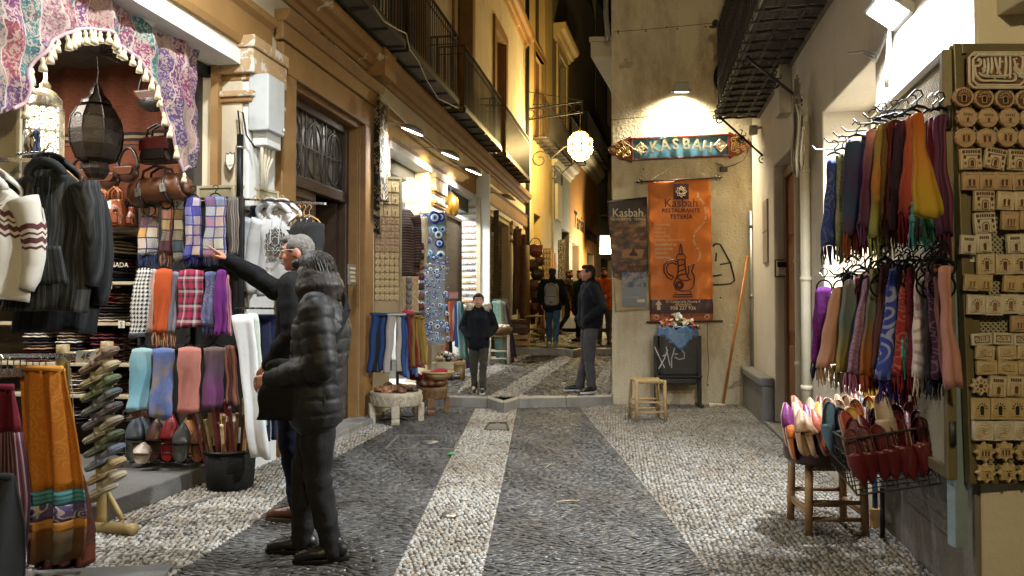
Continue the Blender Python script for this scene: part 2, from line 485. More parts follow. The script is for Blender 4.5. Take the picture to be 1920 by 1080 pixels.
cl.append(ext(cl[2],cl[3],2.2)); cr.append(ext(cr[2],cr[3],2.2))
rl=G((1088,764),(1122,805),(1178,872),(1252,965),(1335,1082)); rl.append(ext(rl[3],rl[4],2.2))
lb=G((735,800),(622,860),(548,918),(468,985),(315,1082)); lb.append(ext(lb[3],lb[4],2.4))
rw=lambda Y:1.48+.1763*Y
center=cl+cr[::-1]
right=rl+[(rw(2.2)+.2,2.2),(rw(3.2),3.2),(rw(10.0),10.0),(rl[0][0],10.0)]
lw=lambda Y:-3.26+.1763*Y
left=lb+[(-4.2,2.4),(lw(4)+.0,4.4),(lw(8.6),8.6)]
drain=G((908,807),(955,807),(950,793),(917,793))
cover=G((722,843),(852,843),(866,817),(748,817))
stones('pebble_strip',[center],.0165,.0115,.008,m_peb,PC,PW,lambda y:-.002,.9,.5,edge=[cl,cr,[((a[0]+b[0])/2,a[1])for a,b in zip(cl,cr)]],hole=[drain])
stones('pebble_pavement',[right],.0175,.012,.008,m_peb,PC2,[.25,.3,.22,.1,.13],lambda y:-.002,.5,.55,edge=[rl])
stones('pebble_border',[left],.0175,.012,.008,m_peb,PC,PW,lambda y:0,.8,.6,edge=[lb],nside=7)
d1=lb+[(-1.6,2.2)]+cl[::-1]+[(cl[0][0],9.9),(-2.0,9.9),(-1.55,8.6)]
d1=[lb[0]]+lb[1:]+[(-1.35,2.2)]+cl[::-1][0:1]+cl[::-1][1:]+[(cl[0][0],9.9),(-1.9,9.9),(-1.75,8.75)]
d2=cr+rl[::-1]+[(rl[0][0],9.9),(cr[0][0],9.9)]
stones('slate_paving',[d1,d2],.042,.0098,.006,m_slate,DC,DW,lambda y:-.004,.1,.18,nside=6,wave=.33)
t=thing('manhole_cover','rectangular stone-filled manhole cover with pale metal rim and small round plug in dark paving','manhole cover',gnd(795,830))
c0=gnd(795,830); cc=[(p[0]-c0.x,p[1]-c0.y)for p in cover]
m_steel=M('worn_steel',(.5,.49,.46),.4,(.3,.28,.25),1,20,.1,80,metal=.9)
m_black=M('black_iron',(.018,.017,.017),.45,(.05,.04,.035),.5,12,.2,120)
mb=MB()
for a,b in zip(cc,cc[1:]+cc[:1]):mb.bar((*a,.004),(*b,.004),.02,.012)
mb.build('rim',m_steel,t)
mb=MB(); mb.lathe([(.09,.002),(.09,.008),(0,.01)],(.05,.02,0),20); mb.build('plug',m_steel,t)
t=thing('drain_grate','small sunken rectangular drain cover in the white pebble strip near the step','drain',gnd(933,800))
c0=gnd(933,800); mb=MB(); mb.slab([(p[0]-c0.x,p[1]-c0.y)for p in drain],-.02,-.005); mb.build('plate',m_flag,t)
mb=MB(); cc=[(p[0]-c0.x,p[1]-c0.y)for p in drain]
for a,b in zip(cc,cc[1:]+cc[:1]):mb.bar((*a,0),(*b,0),.014,.02)
mb.build('frame',m_black,t)
for(u,v,r,lab)in((843,969,.05,'small pale round metal plug set in the white pebble strip, middle of the street'),(490,0,0,'')):
 if r:
  mb=MB(); mb.lathe([(r,0),(r,.02),(0,.022)],(0,0,0),20)
  tag(mb.build('utility_plug',m_steel,loc=gnd(u,v)),lab,'plug')
for(a,b)in(((235,990),(415,928)),((160,1075),(345,1066)),):
 pa,pb=gnd(*a),gnd(*b)
 mb=MB(); mb.bar((pa.x,pa.y,-.004),(pb.x,pb.y,-.004),.035,.03); tag(mb.build('channel_stone',m_flag),kind='structure')
mb=MB(); mb.slab(G((0,1079),(330,1062),(250,1140),(-200,1140)),-.02,.016); tag(mb.build('flagstone',m_flag),kind='structure')
def steps(name,px,z0,z1,back):
 top=[(gnd(u,v,z1).x,gnd(u,v,z1).y)for u,v in px]
 mb=MB(); ln=0
 poly=top+[(top[-1][0],top[-1][1]+back),(top[0][0],top[0][1]+back)]
 for i in range(len(top)-1):
  a,b=top[i],top[i+1]; n=max(1,round((b[0]-a[0])/.75))
  for k in range(n):
   p=[a[j]+(b[j]-a[j])*k/n for j in(0,1)]; q=[a[j]+(b[j]-a[j])*(k+1)/n for j in(0,1)]
   g=.002
   mb.slab([(p[0]+g,p[1]),(q[0]-g,q[1]),(q[0]-g,q[1]+.3),(p[0]+g,p[1]+.3)],z0-.03,z1)
 return tag(mb.build(name,m_kerb,bevel=.008),kind='structure')
steps('kerb_step',[(690,744),(840,744),(913,746),(944,756),(973,747),(1148,743)],0,.125,.3)
steps('kerb_step',[(930,652),(983,653),(1060,654),(1074,657),(1090,654),(1190,653)],.29,.415,.3)
steps('kerb_step',[(960,612),(1060,613),(1220,612)],.54,.665,.3)
for y0,y1 in((9.95,16.25),(16.2,21.35),(21.3,70)):
 mb=MB(); e=.012
 za=zs(y0+.01)-e; zb=zs(y1-.06)-e
 mb.add([(-3,y0+.15,za),(12,y0+.15,za),(12,y1+.1,zb),(-3,y1+.1,zb)],[(0,1,2,3)])
 tag(mb.build('upper_street',m_grout),kind='structure')
up1=[gs(918,744),gs(1060,662),gs(1084,665),gs(975,744)]
up2=[gs(1063,652),gs(1084,641),gs(1150,622),(gs(1150,629)),gs(1100,652)]
upr=[gs(1112,741),gs(1112,720),gs(1146,672),gs(1150,741)]
zf=lambda y:zs(y)-.004
stones('pebble_strip',[up1,up2],.026,.02,.017,m_peb,PC,PW,zf,.9,.5,nside=6)
stones('pebble_pavement',[upr,[gs(985,664),gs(1000,648+16),gs(860,735),gs(880,700)]],.026,.02,.017,m_peb,PC,PW,zf,.9,.5,nside=6)
stones('slate_paving',[[(-1.9,10.2),gs(918,744),gs(1060,662),(1.3,16.0),(-.6,16.0),(-1.5,11)],[gs(975,743),gs(1084,665),(2.4,16.0),gs(1146,674),gs(1112,720),gs(1112,742)],[(-.2,16.55),(4,16.55),(4.5,21.2),(.6,21.2)]],.07,.02,.013,m_slate,DC,DW,lambda y:zs(y)-.008,.1,.2,nside=5,wave=.3)
# walls and houses
m_cream=M('cream_plaster',(.6,.52,.38),.8,(.5,.42,.3),.8,2.2,.25,45,dirt=((.3,.24,.15),1.6,.52,.8))
m_white=M('chalk_white_paint',(.72,.72,.70),.7,(.6,.58,.54),.7,3,.25,50,peel=((.42,.36,.28),2.6,.66))
m_ochre=M('ochre_paint',(.30,.16,.05),.65,(.22,.115,.035),.9,3,.25,60,peel=((.5,.42,.3),4,.66),dirt=((.12,.07,.03),2,.55,.8))
m_worn=M('worn_ochre_capital',(.36,.2,.07),.7,(.5,.38,.24),.8,4,.4,50,peel=((.60,.55,.47),5,.53))
m_ochre2=M('ochre_woodwork',(.27,.145,.045),.6,(.19,.095,.03),.9,5,.15,70)
m_dkwood=M('dark_wood',(.035,.02,.012),.5,(.06,.034,.02),1,9,.3,60)
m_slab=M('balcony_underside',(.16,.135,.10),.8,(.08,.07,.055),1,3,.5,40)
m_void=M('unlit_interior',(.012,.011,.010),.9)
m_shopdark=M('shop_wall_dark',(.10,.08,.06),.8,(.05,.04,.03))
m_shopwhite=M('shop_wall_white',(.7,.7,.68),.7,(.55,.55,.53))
m_ochglass=M('dark_pane',(.02,.022,.025),.12,spec=.8,bump=0)
def wall(mb,x0,x1,z0,z1,y0,y1,holes=(),mat=None):
 xs=sorted({x0,x1,*[min(max(q,x0),x1)for h in holes for q in h[:2]]})
 for a,b in zip(xs,xs[1:]):
  zsn=[z0]
  for h in sorted([h for h in holes if h[0]<=a+1e-6 and h[1]>=b-1e-6],key=lambda h:h[2]):zsn+=[h[2],h[3]]
  zsn.append(z1)
  for p,q in zip(zsn[::2],zsn[1::2]):
   if q-p>1e-4:mb.box(a,b,y0,y1,p,q,mat)
def mould(mb,x0,x1,prof,mat=None):
 n=len(prof)
 mb.add([(x,y,z)for x in(x0,x1)for y,z in prof],[tuple(range(n)),tuple(range(2*n-1,n-1,-1))]+[(i,(i+1)%n,(i+1)%n+n,i+n)for i in range(n)],mat)
def house(name,label,F,cat='house'):
 return thing(name,label,cat,F.o,F.a)
CORN=[(.05,0),(-.03,0),(-.05,.05),(-.09,.06),(-.12,.13),(-.18,.16),(-.2,.22),(-.2,.27),(.05,.27)]
def frame_around(mb,x0,x1,z0,z1,w,y0,y1,mat=None,sill=False):
 mb.box(x0-w,x0,y0,y1,z0,z1,mat); mb.box(x1,x1+w,y0,y1,z0,z1,mat); mb.box(x0-w,x1+w,y0-.003,y1,z1,z1+w,mat)
 if sill:mb.box(x0-w,x1+w,y0-.03,y1,z0-.06,z0,mat)
def balcony(t,x0,x1,d,z,h=1.05,step=.1):
 g=bpy.data.objects.new('balcony',None); COL.objects.link(g); g.parent=t
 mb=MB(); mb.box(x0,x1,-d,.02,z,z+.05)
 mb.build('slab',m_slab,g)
 mb=MB(); n=max(2,round((x1-x0)/.55))
 for i in range(n+1):
  x=x0+(x1-x0)*i/n; mb.box(x-.02,x+.02,-d-.02,.02,z-.035,z-.002)
 mb.box(x0-.02,x1+.02,-d-.03,-d+.01,z-.01,z+.06); mb.box(x0,x1,-d*.52,-d*.48,z-.03,z-.003)
 mb.build('slab_iron',m_black,g)
 mb=MB()
 pts=[(x0,-.0),(x0,-d),(x1,-d),(x1,0)]
 for(a,b)in zip(pts,pts[1:]):
  ln=abs(a[0]-b[0])+abs(a[1]-b[1]); k=max(1,round(ln/step))
  mb.bar((*a,z+h),(*b,z+h),.035,.02); mb.bar((*a,z+.1),(*b,z+.1),.02,.012); mb.bar((*a,z+h-.12),(*b,z+h-.12),.02,.012)
  for i in range(k+1):
   x,y=a[0]+(b[0]-a[0])*i/k,a[1]+(b[1]-a[1])*i/k
   mb.bar((x,y,z+.05),(x,y,z+h),.014,.014)
 mb.build('railing',m_black,g)
 return g
def balcony_door(t,x0,x1,z0,z1,mf,w=.22,name='balcony_door'):
 g=bpy.data.objects.new(name,None); COL.objects.link(g); g.parent=t
 mb=MB(); frame_around(mb,x0,x1,z0,z1,w,-.05,.0); frame_around(mb,x0+.02,x1-.02,z0,z1-.02,.06,.0,.3)
 mb.build('frame',mf,g)
 mb=MB(); n=int((z1-z0-.2)/.05)
 for s in(0,1):
  a=x0+(x1-x0)/2*s+.03; b=a+(x1-x0)/2-.06
  mb.box(a,a+.07,.2,.24,z0+.05,z1-.05); mb.box(b-.07,b,.2,.24,z0+.05,z1-.05)
  mb.box(a,b,.235,.24,z0+.05,z1-.05)
  for i in range(n):
   z=z0+.1+i*.05; mb.bar((a+.07,.215,z),(b-.07,.215,z),.035,.008,up=(0,.6,1))
 mb.build('shutter',m_dkwood,g)
 return g
HOUSE=house('townhouse','long cream town house with ochre trim, iron balconies and street-level shops',L)
XE=20.9
opens=[(1.8,6.1,-.1,3.4),(6.93,8.66,-.1,3.42),(9.7,11.4,.0,3.4),(12.4,14.55,0,3.4),(15.9,18.3,0,3.25),(19.6,20.4,0,3.1)]
bdoors=[(3.6,4.8),(7.1,8.3),(10.0,11.1),(13.05,14.2),(16.6,17.75)]
mb=MB()
wall(mb,-2,XE,-.1,4.12,0,.35,opens)
wall(mb,-2,XE,4.12,13,0.0,.35,[(a,b,4.46,7.5)for a,b in bdoors]+[(a,b,9.3,11.6)for a,b in bdoors])
mb.box(XE-.3,XE,.35,6,-.1,13); mb.box(-2,XE,5.6,6,-.1,13); mb.box(-2,XE,.35,6,12.9,13.0)
mb.build('wall',m_cream,HOUSE)
mb=MB()
for a,b in((-2,8.88),(8.9,XE)):
 mould(mb,a,b,[(y,z+4.1)for y,z in CORN])
mb.box(8.85,9.25,-.235,.03,4.05,4.38)
mb.build('cornice',m_ochre,HOUSE,bevel=.006)
mb=MB(); mould(mb,-2,XE+.05,[(y*1.4,z*1.2+8.5)for y,z in CORN]); mb.build('cornice',m_ochre,HOUSE)
mb=MB(); mould(mb,-2,6.5,[(.02,3.45),(-.03,3.45),(-.05,3.5),(-.05,3.72),(-.09,3.76),(-.09,3.82),(.02,3.82)])
mould(mb,9.2,XE,[(.02,3.46),(-.04,3.46),(-.06,3.5),(-.06,3.74),(-.1,3.79),(.02,3.79)]); mb.build('fascia',m_ochre,HOUSE)
mb=MB(); mb.box(1.8,6.02,-.03,.5,3.28,3.398); mb.box(9.68,XE-.6,-.03,.34,3.36,3.46); mb.build('lintel',m_white,HOUSE)
def pilaster(x0,x1,zt=3.4,d=.1,ek=1):
 mb=MB()
 mb.box(x0,x1,-d,.25,-.05,zt-.35,m_white); mb.box(x0-.02,x1+.02,-d-.025,.05,-.05,.45,m_white)
 for(a,b,e,m)in((zt-.53,zt-.49,.05,m_ochre),(zt-.49,zt-.44,.075,m_worn),(zt-.35,zt-.3,.03,m_ochre),(zt-.3,zt-.1,.08,m_worn),(zt-.1,zt-.0,.10,m_worn),(zt-.44,zt-.35,.012,m_white)):
  e*=ek; mb.box(x0-e,x1+min(e,.06),-d-e,.22,a,b,m)
 return mb.build('pilaster',None,HOUSE,bevel=.012)
pilaster(6.12,6.56,3.52,.05)
for a,b in((11.62,12.25),(14.75,15.65),(18.5,19.4)):pilaster(a,b,3.4,.03,.55)
mb=MB()
frame_around(mb,6.93,8.66,-.05,3.42,.27,-.07,.0)
mb.box(6.62,9.0,-.09,.0,3.70,3.86); mould(mb,6.62,9.1,[(0,3.86),(-.1,3.86),(-.15,3.93),(-.15,3.97),(0,3.97)])
mb.box(6.93,6.98,0,.36,0,3.42); mb.box(8.61,8.66,0,.36,0,3.42); mb.box(6.98,8.61,0,.36,3.37,3.42)
mb.build('door_surround',m_ochre2,HOUSE,bevel=.01)
mb=MB(); mb.box(6.7,8.95,-.2,.1,-.05,.06); mb.build('doorstep',m_kerb,HOUSE,bevel=.01)
dr=bpy.data.objects.new('door',None); COL.objects.link(dr); dr.parent=HOUSE
DY=.11
mb=MB(); mb.box(6.98,8.61,DY,DY+.1,2.5,2.62); mb.box(6.98,7.06,DY,DY+.1,0,3.37); mb.box(8.53,8.61,DY,DY+.1,0,3.37); mb.box(7.06,8.53,DY+.01,DY+.09,3.29,3.37)
mb.build('frame',m_dkwood,dr,bevel=.01)
mb=MB(); mb.box(7.06,7.8,DY+.03,DY+.07,.06,2.5)
for z0,z1 in((.2,.75),(.9,1.6),(1.75,2.4)):
 frame_around(mb,7.18,7.68,z0,z1,.03,DY+.01,DY+.03); mb.box(7.15,7.71,DY+.01,DY+.03,z0-.03,z0)
mb.build('door_leaf',m_dkwood,dr,bevel=.006)
mb=MB(); mb.box(8.46,8.52,DY+.1,DY+.75,.06,2.5); mb.build('door_leaf',m_dkwood,dr)
mb=MB()
for cx in(7.3,7.79,8.28):
 pts=[(cx+.2*cos(a),DY+.05,2.95+.28*sin(a))for a in np.linspace(0,2*pi,25)]
 mb.tube(pts,.013,5)
 for dx in(-.2,0,.2):mb.bar((cx+dx,DY+.05,2.62),(cx+dx,DY+.05,3.3),.016)
 mb.bar((cx-.2,DY+.05,2.62),(cx,DY+.05,3.28),.014); mb.bar((cx+.2,DY+.05,2.62),(cx,DY+.05,3.28),.014)
mb.bar((7.06,DY+.05,2.95),(8.53,DY+.05,2.95),.016)
mb.build('transom_grille',m_black,dr)
mb=MB(); mb.box(7.06,8.53,DY+.085,DY+.09,2.62,3.29); mb.build('transom_pane',M('frosted_pane',(.16,.14,.11),.3,(.1,.09,.07)),dr)
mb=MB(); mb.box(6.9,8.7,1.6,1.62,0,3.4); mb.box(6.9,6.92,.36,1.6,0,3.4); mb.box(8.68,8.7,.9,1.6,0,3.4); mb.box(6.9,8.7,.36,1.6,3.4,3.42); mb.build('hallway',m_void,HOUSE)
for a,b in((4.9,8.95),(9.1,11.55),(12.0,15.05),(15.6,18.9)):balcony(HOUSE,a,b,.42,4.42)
for a,b in bdoors:
 balcony_door(HOUSE,a,b,4.46,7.5,m_ochre2)
 balcony_door(HOUSE,a,b,9.3,11.6,m_ochre2,.15)
mb=MB()
for i in range(44):
 z=.02+i*.073
 mould(mb,15.92,18.28,[(.2,z),(.17,z+.012),(.165,z+.036),(.17,z+.06),(.2,z+.072)])
mb.build('roller_shutter',M('olive_shutter',(.12,.105,.05),.45,(.07,.06,.03),.9,6,.2,60),HOUSE)
mb=MB(); mb.box(9.6,12.4,.2,.33,3.16,3.36); mb.box(12.4,14.6,.1,.33,3.1,3.36); mb.build('shutter_box',M('shutter_box',(.06,.06,.06),.5,(.03,.03,.03)),HOUSE)
mb=MB(); mb.box(9.3,14.9,2.4,2.5,0,3.5); mb.box(9.3,9.4,.36,2.4,0,3.5); mb.box(14.8,14.9,.36,2.4,0,3.5); mb.box(9.3,14.9,.36,2.5,3.42,3.5); mb.box(9.3,14.9,.1,2.5,0,.16)
mb.build('shop_room',m_shopwhite,HOUSE)
mb=MB(); mb.box(19.5,20.5,.8,.9,0,3.3); mb.build('back_panel',m_void,HOUSE)
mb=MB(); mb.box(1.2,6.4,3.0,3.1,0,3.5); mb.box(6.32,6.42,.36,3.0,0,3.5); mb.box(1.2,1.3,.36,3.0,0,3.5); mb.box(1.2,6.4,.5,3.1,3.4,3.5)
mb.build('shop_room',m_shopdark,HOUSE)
mb=MB(); mb.box(1.3,6.0,.08,3.0,-.03,.115); mb.build('shop_floor',m_flag,HOUSE,bevel=.01)
mb=MB(); mb.tube([L.p(20.95,-.06,0)-L.o for _ in(0,)]and[(20.97,-.04,0),(20.97,-.04,13)],.07,10); mb.build('downpipe',m_black,HOUSE)
Y2=Frame(*at(992,570,20.9)[:2],90-13.8)
m_yell=M('yellow_plaster',(.55,.40,.16),.8,(.45,.31,.11),.8,1.6,.2,40,dirt=((.25,.18,.08),1.2,.55,.8))
m_grey=M('grey_green_paint',(.30,.30,.25),.7,(.24,.235,.19),.8,2,.15,40)
m_orng=M('orange_plaster',(.52,.25,.07),.75,(.44,.2,.05),.8,2,.15,40)
m_cream2=M('cream_stucco',(.58,.52,.38),.75,(.46,.4,.28),.8,2,.2,40)
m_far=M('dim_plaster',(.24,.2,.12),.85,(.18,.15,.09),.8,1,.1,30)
def xr(u,v=570,F=Y2,y=0):return F.hit(u,v,y)[0]
def zz(u,v,F=Y2,y=0):return F.hit(u,v,y)[1]
yx1,gx1,ox1=xr(1036),xr(1067),xr(1118)
t=house('yellow_house','narrow yellow house with tall curtained window, beside the end of the cream town house',Y2)
w1=(xr(1003,190),xr(1021,190)); wz=(zz(1012,268),zz(1012,106))
w0=(xr(1004,40),xr(1022,40)); w0z=(zz(1012,88),zz(1012,-60))
d0=(xr(1001),xr(1014)); dz=zz(1006,402)
mb=MB(); wall(mb,0,yx1,0,15,0,.3,[(*w1,*wz),(*w0,*w0z),(*d0,.3,dz)]); mb.box(0,.1,.3,4,0,15); mb.build('wall',m_yell,t)
mb=MB(); frame_around(mb,*w1,*wz,.12,-.03,.1); mb.build('window_frame',m_ochre2,t)
mb=MB(); mb.grid(lambda i,j:(w1[0]+(w1[1]-w1[0])*i,.2+.03*sin(i*50),wz[0]+(wz[1]-wz[0])*j),40,1); mb.build('curtain',fab('plain',((.16,.06,.05),(.22,.1,.07))),t)
mb=MB(); mb.box(*w0,.2,.22,*w0z); mb.build('shutter',m_dkwood,t)
mb=MB(); mb.box(*d0,.22,.25,.3,dz); mb.build('door',m_dkwood,t)
balcony(t,w1[0]-.3,yx1+1.2,.45,wz[0]-.1,1.0)
mb=MB(); mb.box(-.02,.14,-.03,0,.3,zz(996,240)); mb.build('corner_post',m_cream2,t)
t=house('grey_house','grey-green shop house with cream cornice between the yellow and the orange house',Frame(*Y2.p(yx1,0,0)[:2],90-13.8))
W=gx1-yx1; zc=zz(1040,350)
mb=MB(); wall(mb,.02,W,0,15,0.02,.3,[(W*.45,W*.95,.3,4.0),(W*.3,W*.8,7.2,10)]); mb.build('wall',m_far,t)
mb=MB(); wall(mb,.02,W-.02,0,5.9,-.04,.016,[(W*.45,W*.95,.3,4.0)]); mb.build('shop_front',m_grey,t)
mb=MB(); mould(mb,-.1,W+.1,[(y*2,z*2+5.9)for y,z in CORN]); mb.build('cornice',m_cream2,t)
mb=MB(); frame_around(mb,W*.3,W*.8,7.2,10,.25,-.06,0); mould(mb,W*.1,W,[(y*2,z*1.8+10.3)for y,z in CORN]); mb.build('window_surround',m_yell,t)
mb=MB(); mb.box(W*.3,W*.8,.2,.25,7.2,10); mb.box(W*.45,W*.95,.22,.26,.3,4); mb.build('shutter',m_dkwood,t)
mb=MB(); mb.box(.15,.95,-.16,-.045,4.15,5.35); mb.build('meter_box',m_cream2,t,bevel=.02)
mb=MB(); mb.tube([(W*.45,-.06,5.5),(W*.45-.05,-.06,5.7),(W*.45,-.06,5.9),(W*.45+.1,-.06,5.7),(W*.45,-.06,5.5)],.02,5); mb.build('house_number',m_black,t)
balcony(t,W*.1,W*1.05,.6,6.55,1.0)
t=house('orange_house','orange shop house with dark painted lettering, between grey house and far white facade',Frame(*Y2.p(gx1,0,0)[:2],90-13.8))
W2=ox1-gx1
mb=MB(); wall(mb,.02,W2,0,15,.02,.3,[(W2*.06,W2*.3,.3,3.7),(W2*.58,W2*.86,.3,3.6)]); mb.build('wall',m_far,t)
mb=MB(); wall(mb,.02,W2,0,7.0,-.04,.016,[(W2*.06,W2*.3,.3,3.7),(W2*.58,W2*.86,.3,3.6)]); mb.build('shop_front',m_orng,t)
mb=MB(); mould(mb,-.05,W2+.1,[(y*2.2,z*2.2+7.0)for y,z in CORN]); mb.build('cornice',m_cream2,t)
mb=MB(); mb.box(W2*.06,W2*.3,.22,.26,.3,3.7); mb.box(W2*.58,W2*.86,.22,.26,.3,3.6); mb.build('door',m_dkwood,t)
txt('Tania',.9,m_black,'lettering',t,(W2*.27,-.05,4.6),shear=.2,sx=1.35,bold=.02)
txt('Antonez',.9,m_black,'lettering',t,(W2*.72,-.05,4.45),shear=.2,sx=1.3,bold=.02)
balcony(t,W2*.1,W2*.95,.6,7.7,1.0)
t=house('far_house','distant pale house with a lit shop front at the end of the street',Frame(*Y2.p(ox1,0,0)[:2],90-20))
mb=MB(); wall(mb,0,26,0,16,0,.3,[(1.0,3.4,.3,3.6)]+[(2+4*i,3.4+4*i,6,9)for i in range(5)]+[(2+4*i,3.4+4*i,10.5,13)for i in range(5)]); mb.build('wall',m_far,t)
for i in range(5):
 for z in(6,10.5):mb=MB(); mb.box(2+4*i,3.4+4*i,.2,.24,z,z+2.7); mb.build('shutter',m_dkwood,t)
mb=MB(); mb.box(1.0,3.4,.2,.25,.3,3.6); mb.build('door',m_dkwood,t)
balcony(t,.5,7,.6,5.6,1.0)
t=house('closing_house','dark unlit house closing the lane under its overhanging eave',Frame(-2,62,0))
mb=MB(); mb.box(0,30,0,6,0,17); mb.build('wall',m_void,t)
mb=MB(); mb.box(-.5,30,-.8,0,16.8,17); mb.build('eave',m_dkwood,t)
REST=house('restaurant_building','cream plaster building wall with rusty stains at the end of the little square',K,'building')
m_kas=M('stained_cream_plaster',(.74,.66,.49),.85,(.64,.55,.39),.7,1.8,.7,30,dirt=((.30,.20,.09),1.7,.46,.72),peel=((.40,.33,.23),1.9,.66),dist=.02)
WK=1.92
mb=MB(); mb.slab([(0,0),(WK+.6,0),(WK+2.6,8),(2.6,8.5)],-.1,12)
mb.build('wall',m_kas,REST,bevel=.02)
mb=MB()
for z,k in((4.62,.012),(4.88,.006)):mb.box(.01,WK,-k,.01,z,z+.03)
mb.build('string_course',m_kas,REST)
mb=MB(); mb.slab([(-.26,.2),(.04,.2),(.62,2.0),(.25,2.0)],4.78,5.0); mb.slab([(-.29,.17),(.03,.17),(.63,2.04),(.22,2.04)],5.0,5.06); mb.build('eave_box',m_cream2,REST,bevel=.01)
mb=MB(); mb.tube([(-.05,-.02,4.95),(-.05,.02,5.1),(-.07,.0,5.3),(-.07,0,12)],.035,8); mb.build('downpipe',M('grey_pipe',(.25,.24,.22),.5),REST)
mb=MB(); mb.bar((.1,.4,5.9),(1.6,6,5.9),.05,.08); mb.build('eave',m_dkwood,REST)
m_crack=M('crack',(.03,.025,.02),.9)
for line in([(1327,606),(1327,640),(1329,690),(1326,720)],[(1313,700),(1315,735),(1316,750)],[(1146,640),(1146,700),(1144,750)],[(1146,225),(1250,215),(1353,208)],[(1150,60),(1250,52),(1350,42)]):
 mb=MB(); mb.tube([(lambda h:(h[0],-.001,h[1]))(K.hit(u+RND.uniform(-1,1),v))for u,v in line],.0035,4); mb.build('crack',m_crack,REST)
mb=MB()
for u,v in((1159,58),(1159,62),(1211,58),(1250,51),(1270,54),(1323,50),(1207,317),(1351,558),(1327,722)):
 x,z=K.hit(u,v); mb.ell((x,0,z),(.012,.006,.012),8,4)
mb.build('plug_hole',m_crack,REST)
m_paint=M('black_spray_paint',(.015,.014,.013),.6,bump=0)
def scrawl(name,lines,F,mat,r,label,cat,y=-.002):
 mb=MB()
 for l in lines:
  pts=[F.hit(u,v)for u,v in l]
  mb.tube([(x,y,z)for x,z in pts],r,5)
 o=mb.build(name,mat,loc=F.o,rz=F.a); return tag(o,label,cat)
scrawl('graffiti',[[(1336,462),(1342,457),(1350,458),(1357,470),(1364,483),(1369,493),(1375,515),(1377,526),(1370,532),(1350,534),(1337,534)],[(1343,474),(1342,490)],[(1350,496),(1371,492)],[(1337,518),(1353,515)]],K,m_paint,.012,'black scrawled ghost face painted on the plaster beside the orange banner','graffiti')
RH=house('corner_house','cream corner house on the right with tiled iron balcony, doorway and souvenir shop',R)
hx=lambda u,v=570,y=0:R.hit(u,v,y)[0]
m_rwall=M('warm_white_plaster',(.64,.57,.45),.8,(.55,.48,.36),.8,2,.45,35,dirt=((.38,.31,.21),1.8,.56,.8))
m_plinth=M('grey_plinth',(.2,.185,.16),.8,(.13,.12,.105),.9,3,.4,50)
m_door=M('varnished_door',(.22,.10,.035),.4,(.15,.065,.02),1,6,.2,40)
dx0,dx1=-8.45,-7.1; wx0,wx1=-6.15,-4.75
rx0,rx1=-10.1,-3.31
mb=MB(); wall(mb,rx0,rx1,-.1,12,0,.4,[(dx0,dx1,-.1,2.9),(wx0,wx1,.75,2.92)])
mb.build('wall',m_rwall,RH,bevel=.012)
mb=MB(); mb.box(rx0,dx0-.02,-.14,0,-.1,.42); mb.box(rx0,dx0-.02,-.17,0,.42,.52); mb.build('plinth',m_plinth,RH,bevel=.02)
mb=MB(); mb.box(wx1+.12,rx1-.002,-.03,0,-.1,.62); mb.build('plinth',m_plinth,RH,bevel=.01)
mb=MB(); mb.box(dx0,dx1,.14,.18,0,2.9); frame_around(mb,dx0+.1,dx1-.1,0,2.75,.1,.10,.14)
for z0,z1 in((.15,.9),(1.05,2.0),(2.1,2.65)):
 for a in(dx0+.18,(dx0+dx1)/2+.05):mb.box(a,a+.48,.12,.142,z0,z1)
mb.build('door',m_door,RH,bevel=.006)
mb=MB(); mb.box(dx0,dx1,-.12,.14,-.05,.04); mb.build('doorstep',m_plinth,RH)
mb=MB(); mb.box(wx0,wx1,.95,1.0,.7,3.0); mb.box(wx0-.04,wx0,.4,1.0,.7,3.0); mb.box(wx1,wx1+.04,.4,1.0,.7,3.0); mb.box(wx0,wx1,.4,1.0,2.92,2.98); mb.box(wx0,wx1,.02,1.0,.7,.76)
mb.build('window_niche',m_shopwhite,RH)
wn_=MB(); frame_around(wn_,wx0+.05,wx1-.05,.8,2.86,.06,.36,.4); wn_.build('window_frame',m_cream2,RH)
mb=MB(); mb.slab([(0,0),(5,0),(5,.4),(.075,.4)],-.1,12); mb.build('front_wall',m_rwall,RH)
o=bpy.data.objects['front_wall']; o.rotation_euler.z=-R.a
dlt=Q.o-R.o; o.location=(dlt.dot(R.ex),dlt.dot(R.ey),0)
mb=MB(); mb.box(.09,3,-.18,-.002,2.62,2.86); mb.box(.09,3,-.2,-.18,2.68,2.7); mb.box(.26,3,-.3,-.002,2.5,2.6)
b_=mb.build('box_beam',m_cream2,RH,bevel=.008); b_.rotation_euler.z=-R.a; b_.location=o.location
mb=MB(); mb.bar((.33,-.1,2.42),(.33,-.1,2.6),.03); mb.box(.25,3,-.3,-.1,2.47,2.5); b_=mb.build('beam_iron',m_black,RH); b_.rotation_euler.z=-R.a; b_.location=o.location
bal=bpy.data.objects.new('balcony',None); COL.objects.link(bal); bal.parent=RH
bz,bd=3.72,.5; bx0,bx1=-9.42,-3.9
m_plate=M('patterned_iron_plate',(.05,.045,.038),.5,(.09,.075,.06),1,30,1.0,45)
mb=MB(); nrow=22
for i in range(nrow):
 a=bx0+(bx1-bx0)*i/nrow; b=bx0+(bx1-bx0)*(i+1)/nrow
 for k in range(3):
  y0=-bd+bd/3*k; mb.box(a+.03,b-.03,y0+.012,y0+bd/3-.012,bz,bz+.02)
  for q in range(4):
   for r in range(3):
    cx=a+.06+(b-a-.12)*q/3; cy=y0+.035+r*.05
    mb.box(cx-.012,cx+.012,cy-.015,cy+.015,bz-.006,bz)
mb.build('floor_plate',m_plate,bal)
mb=MB()
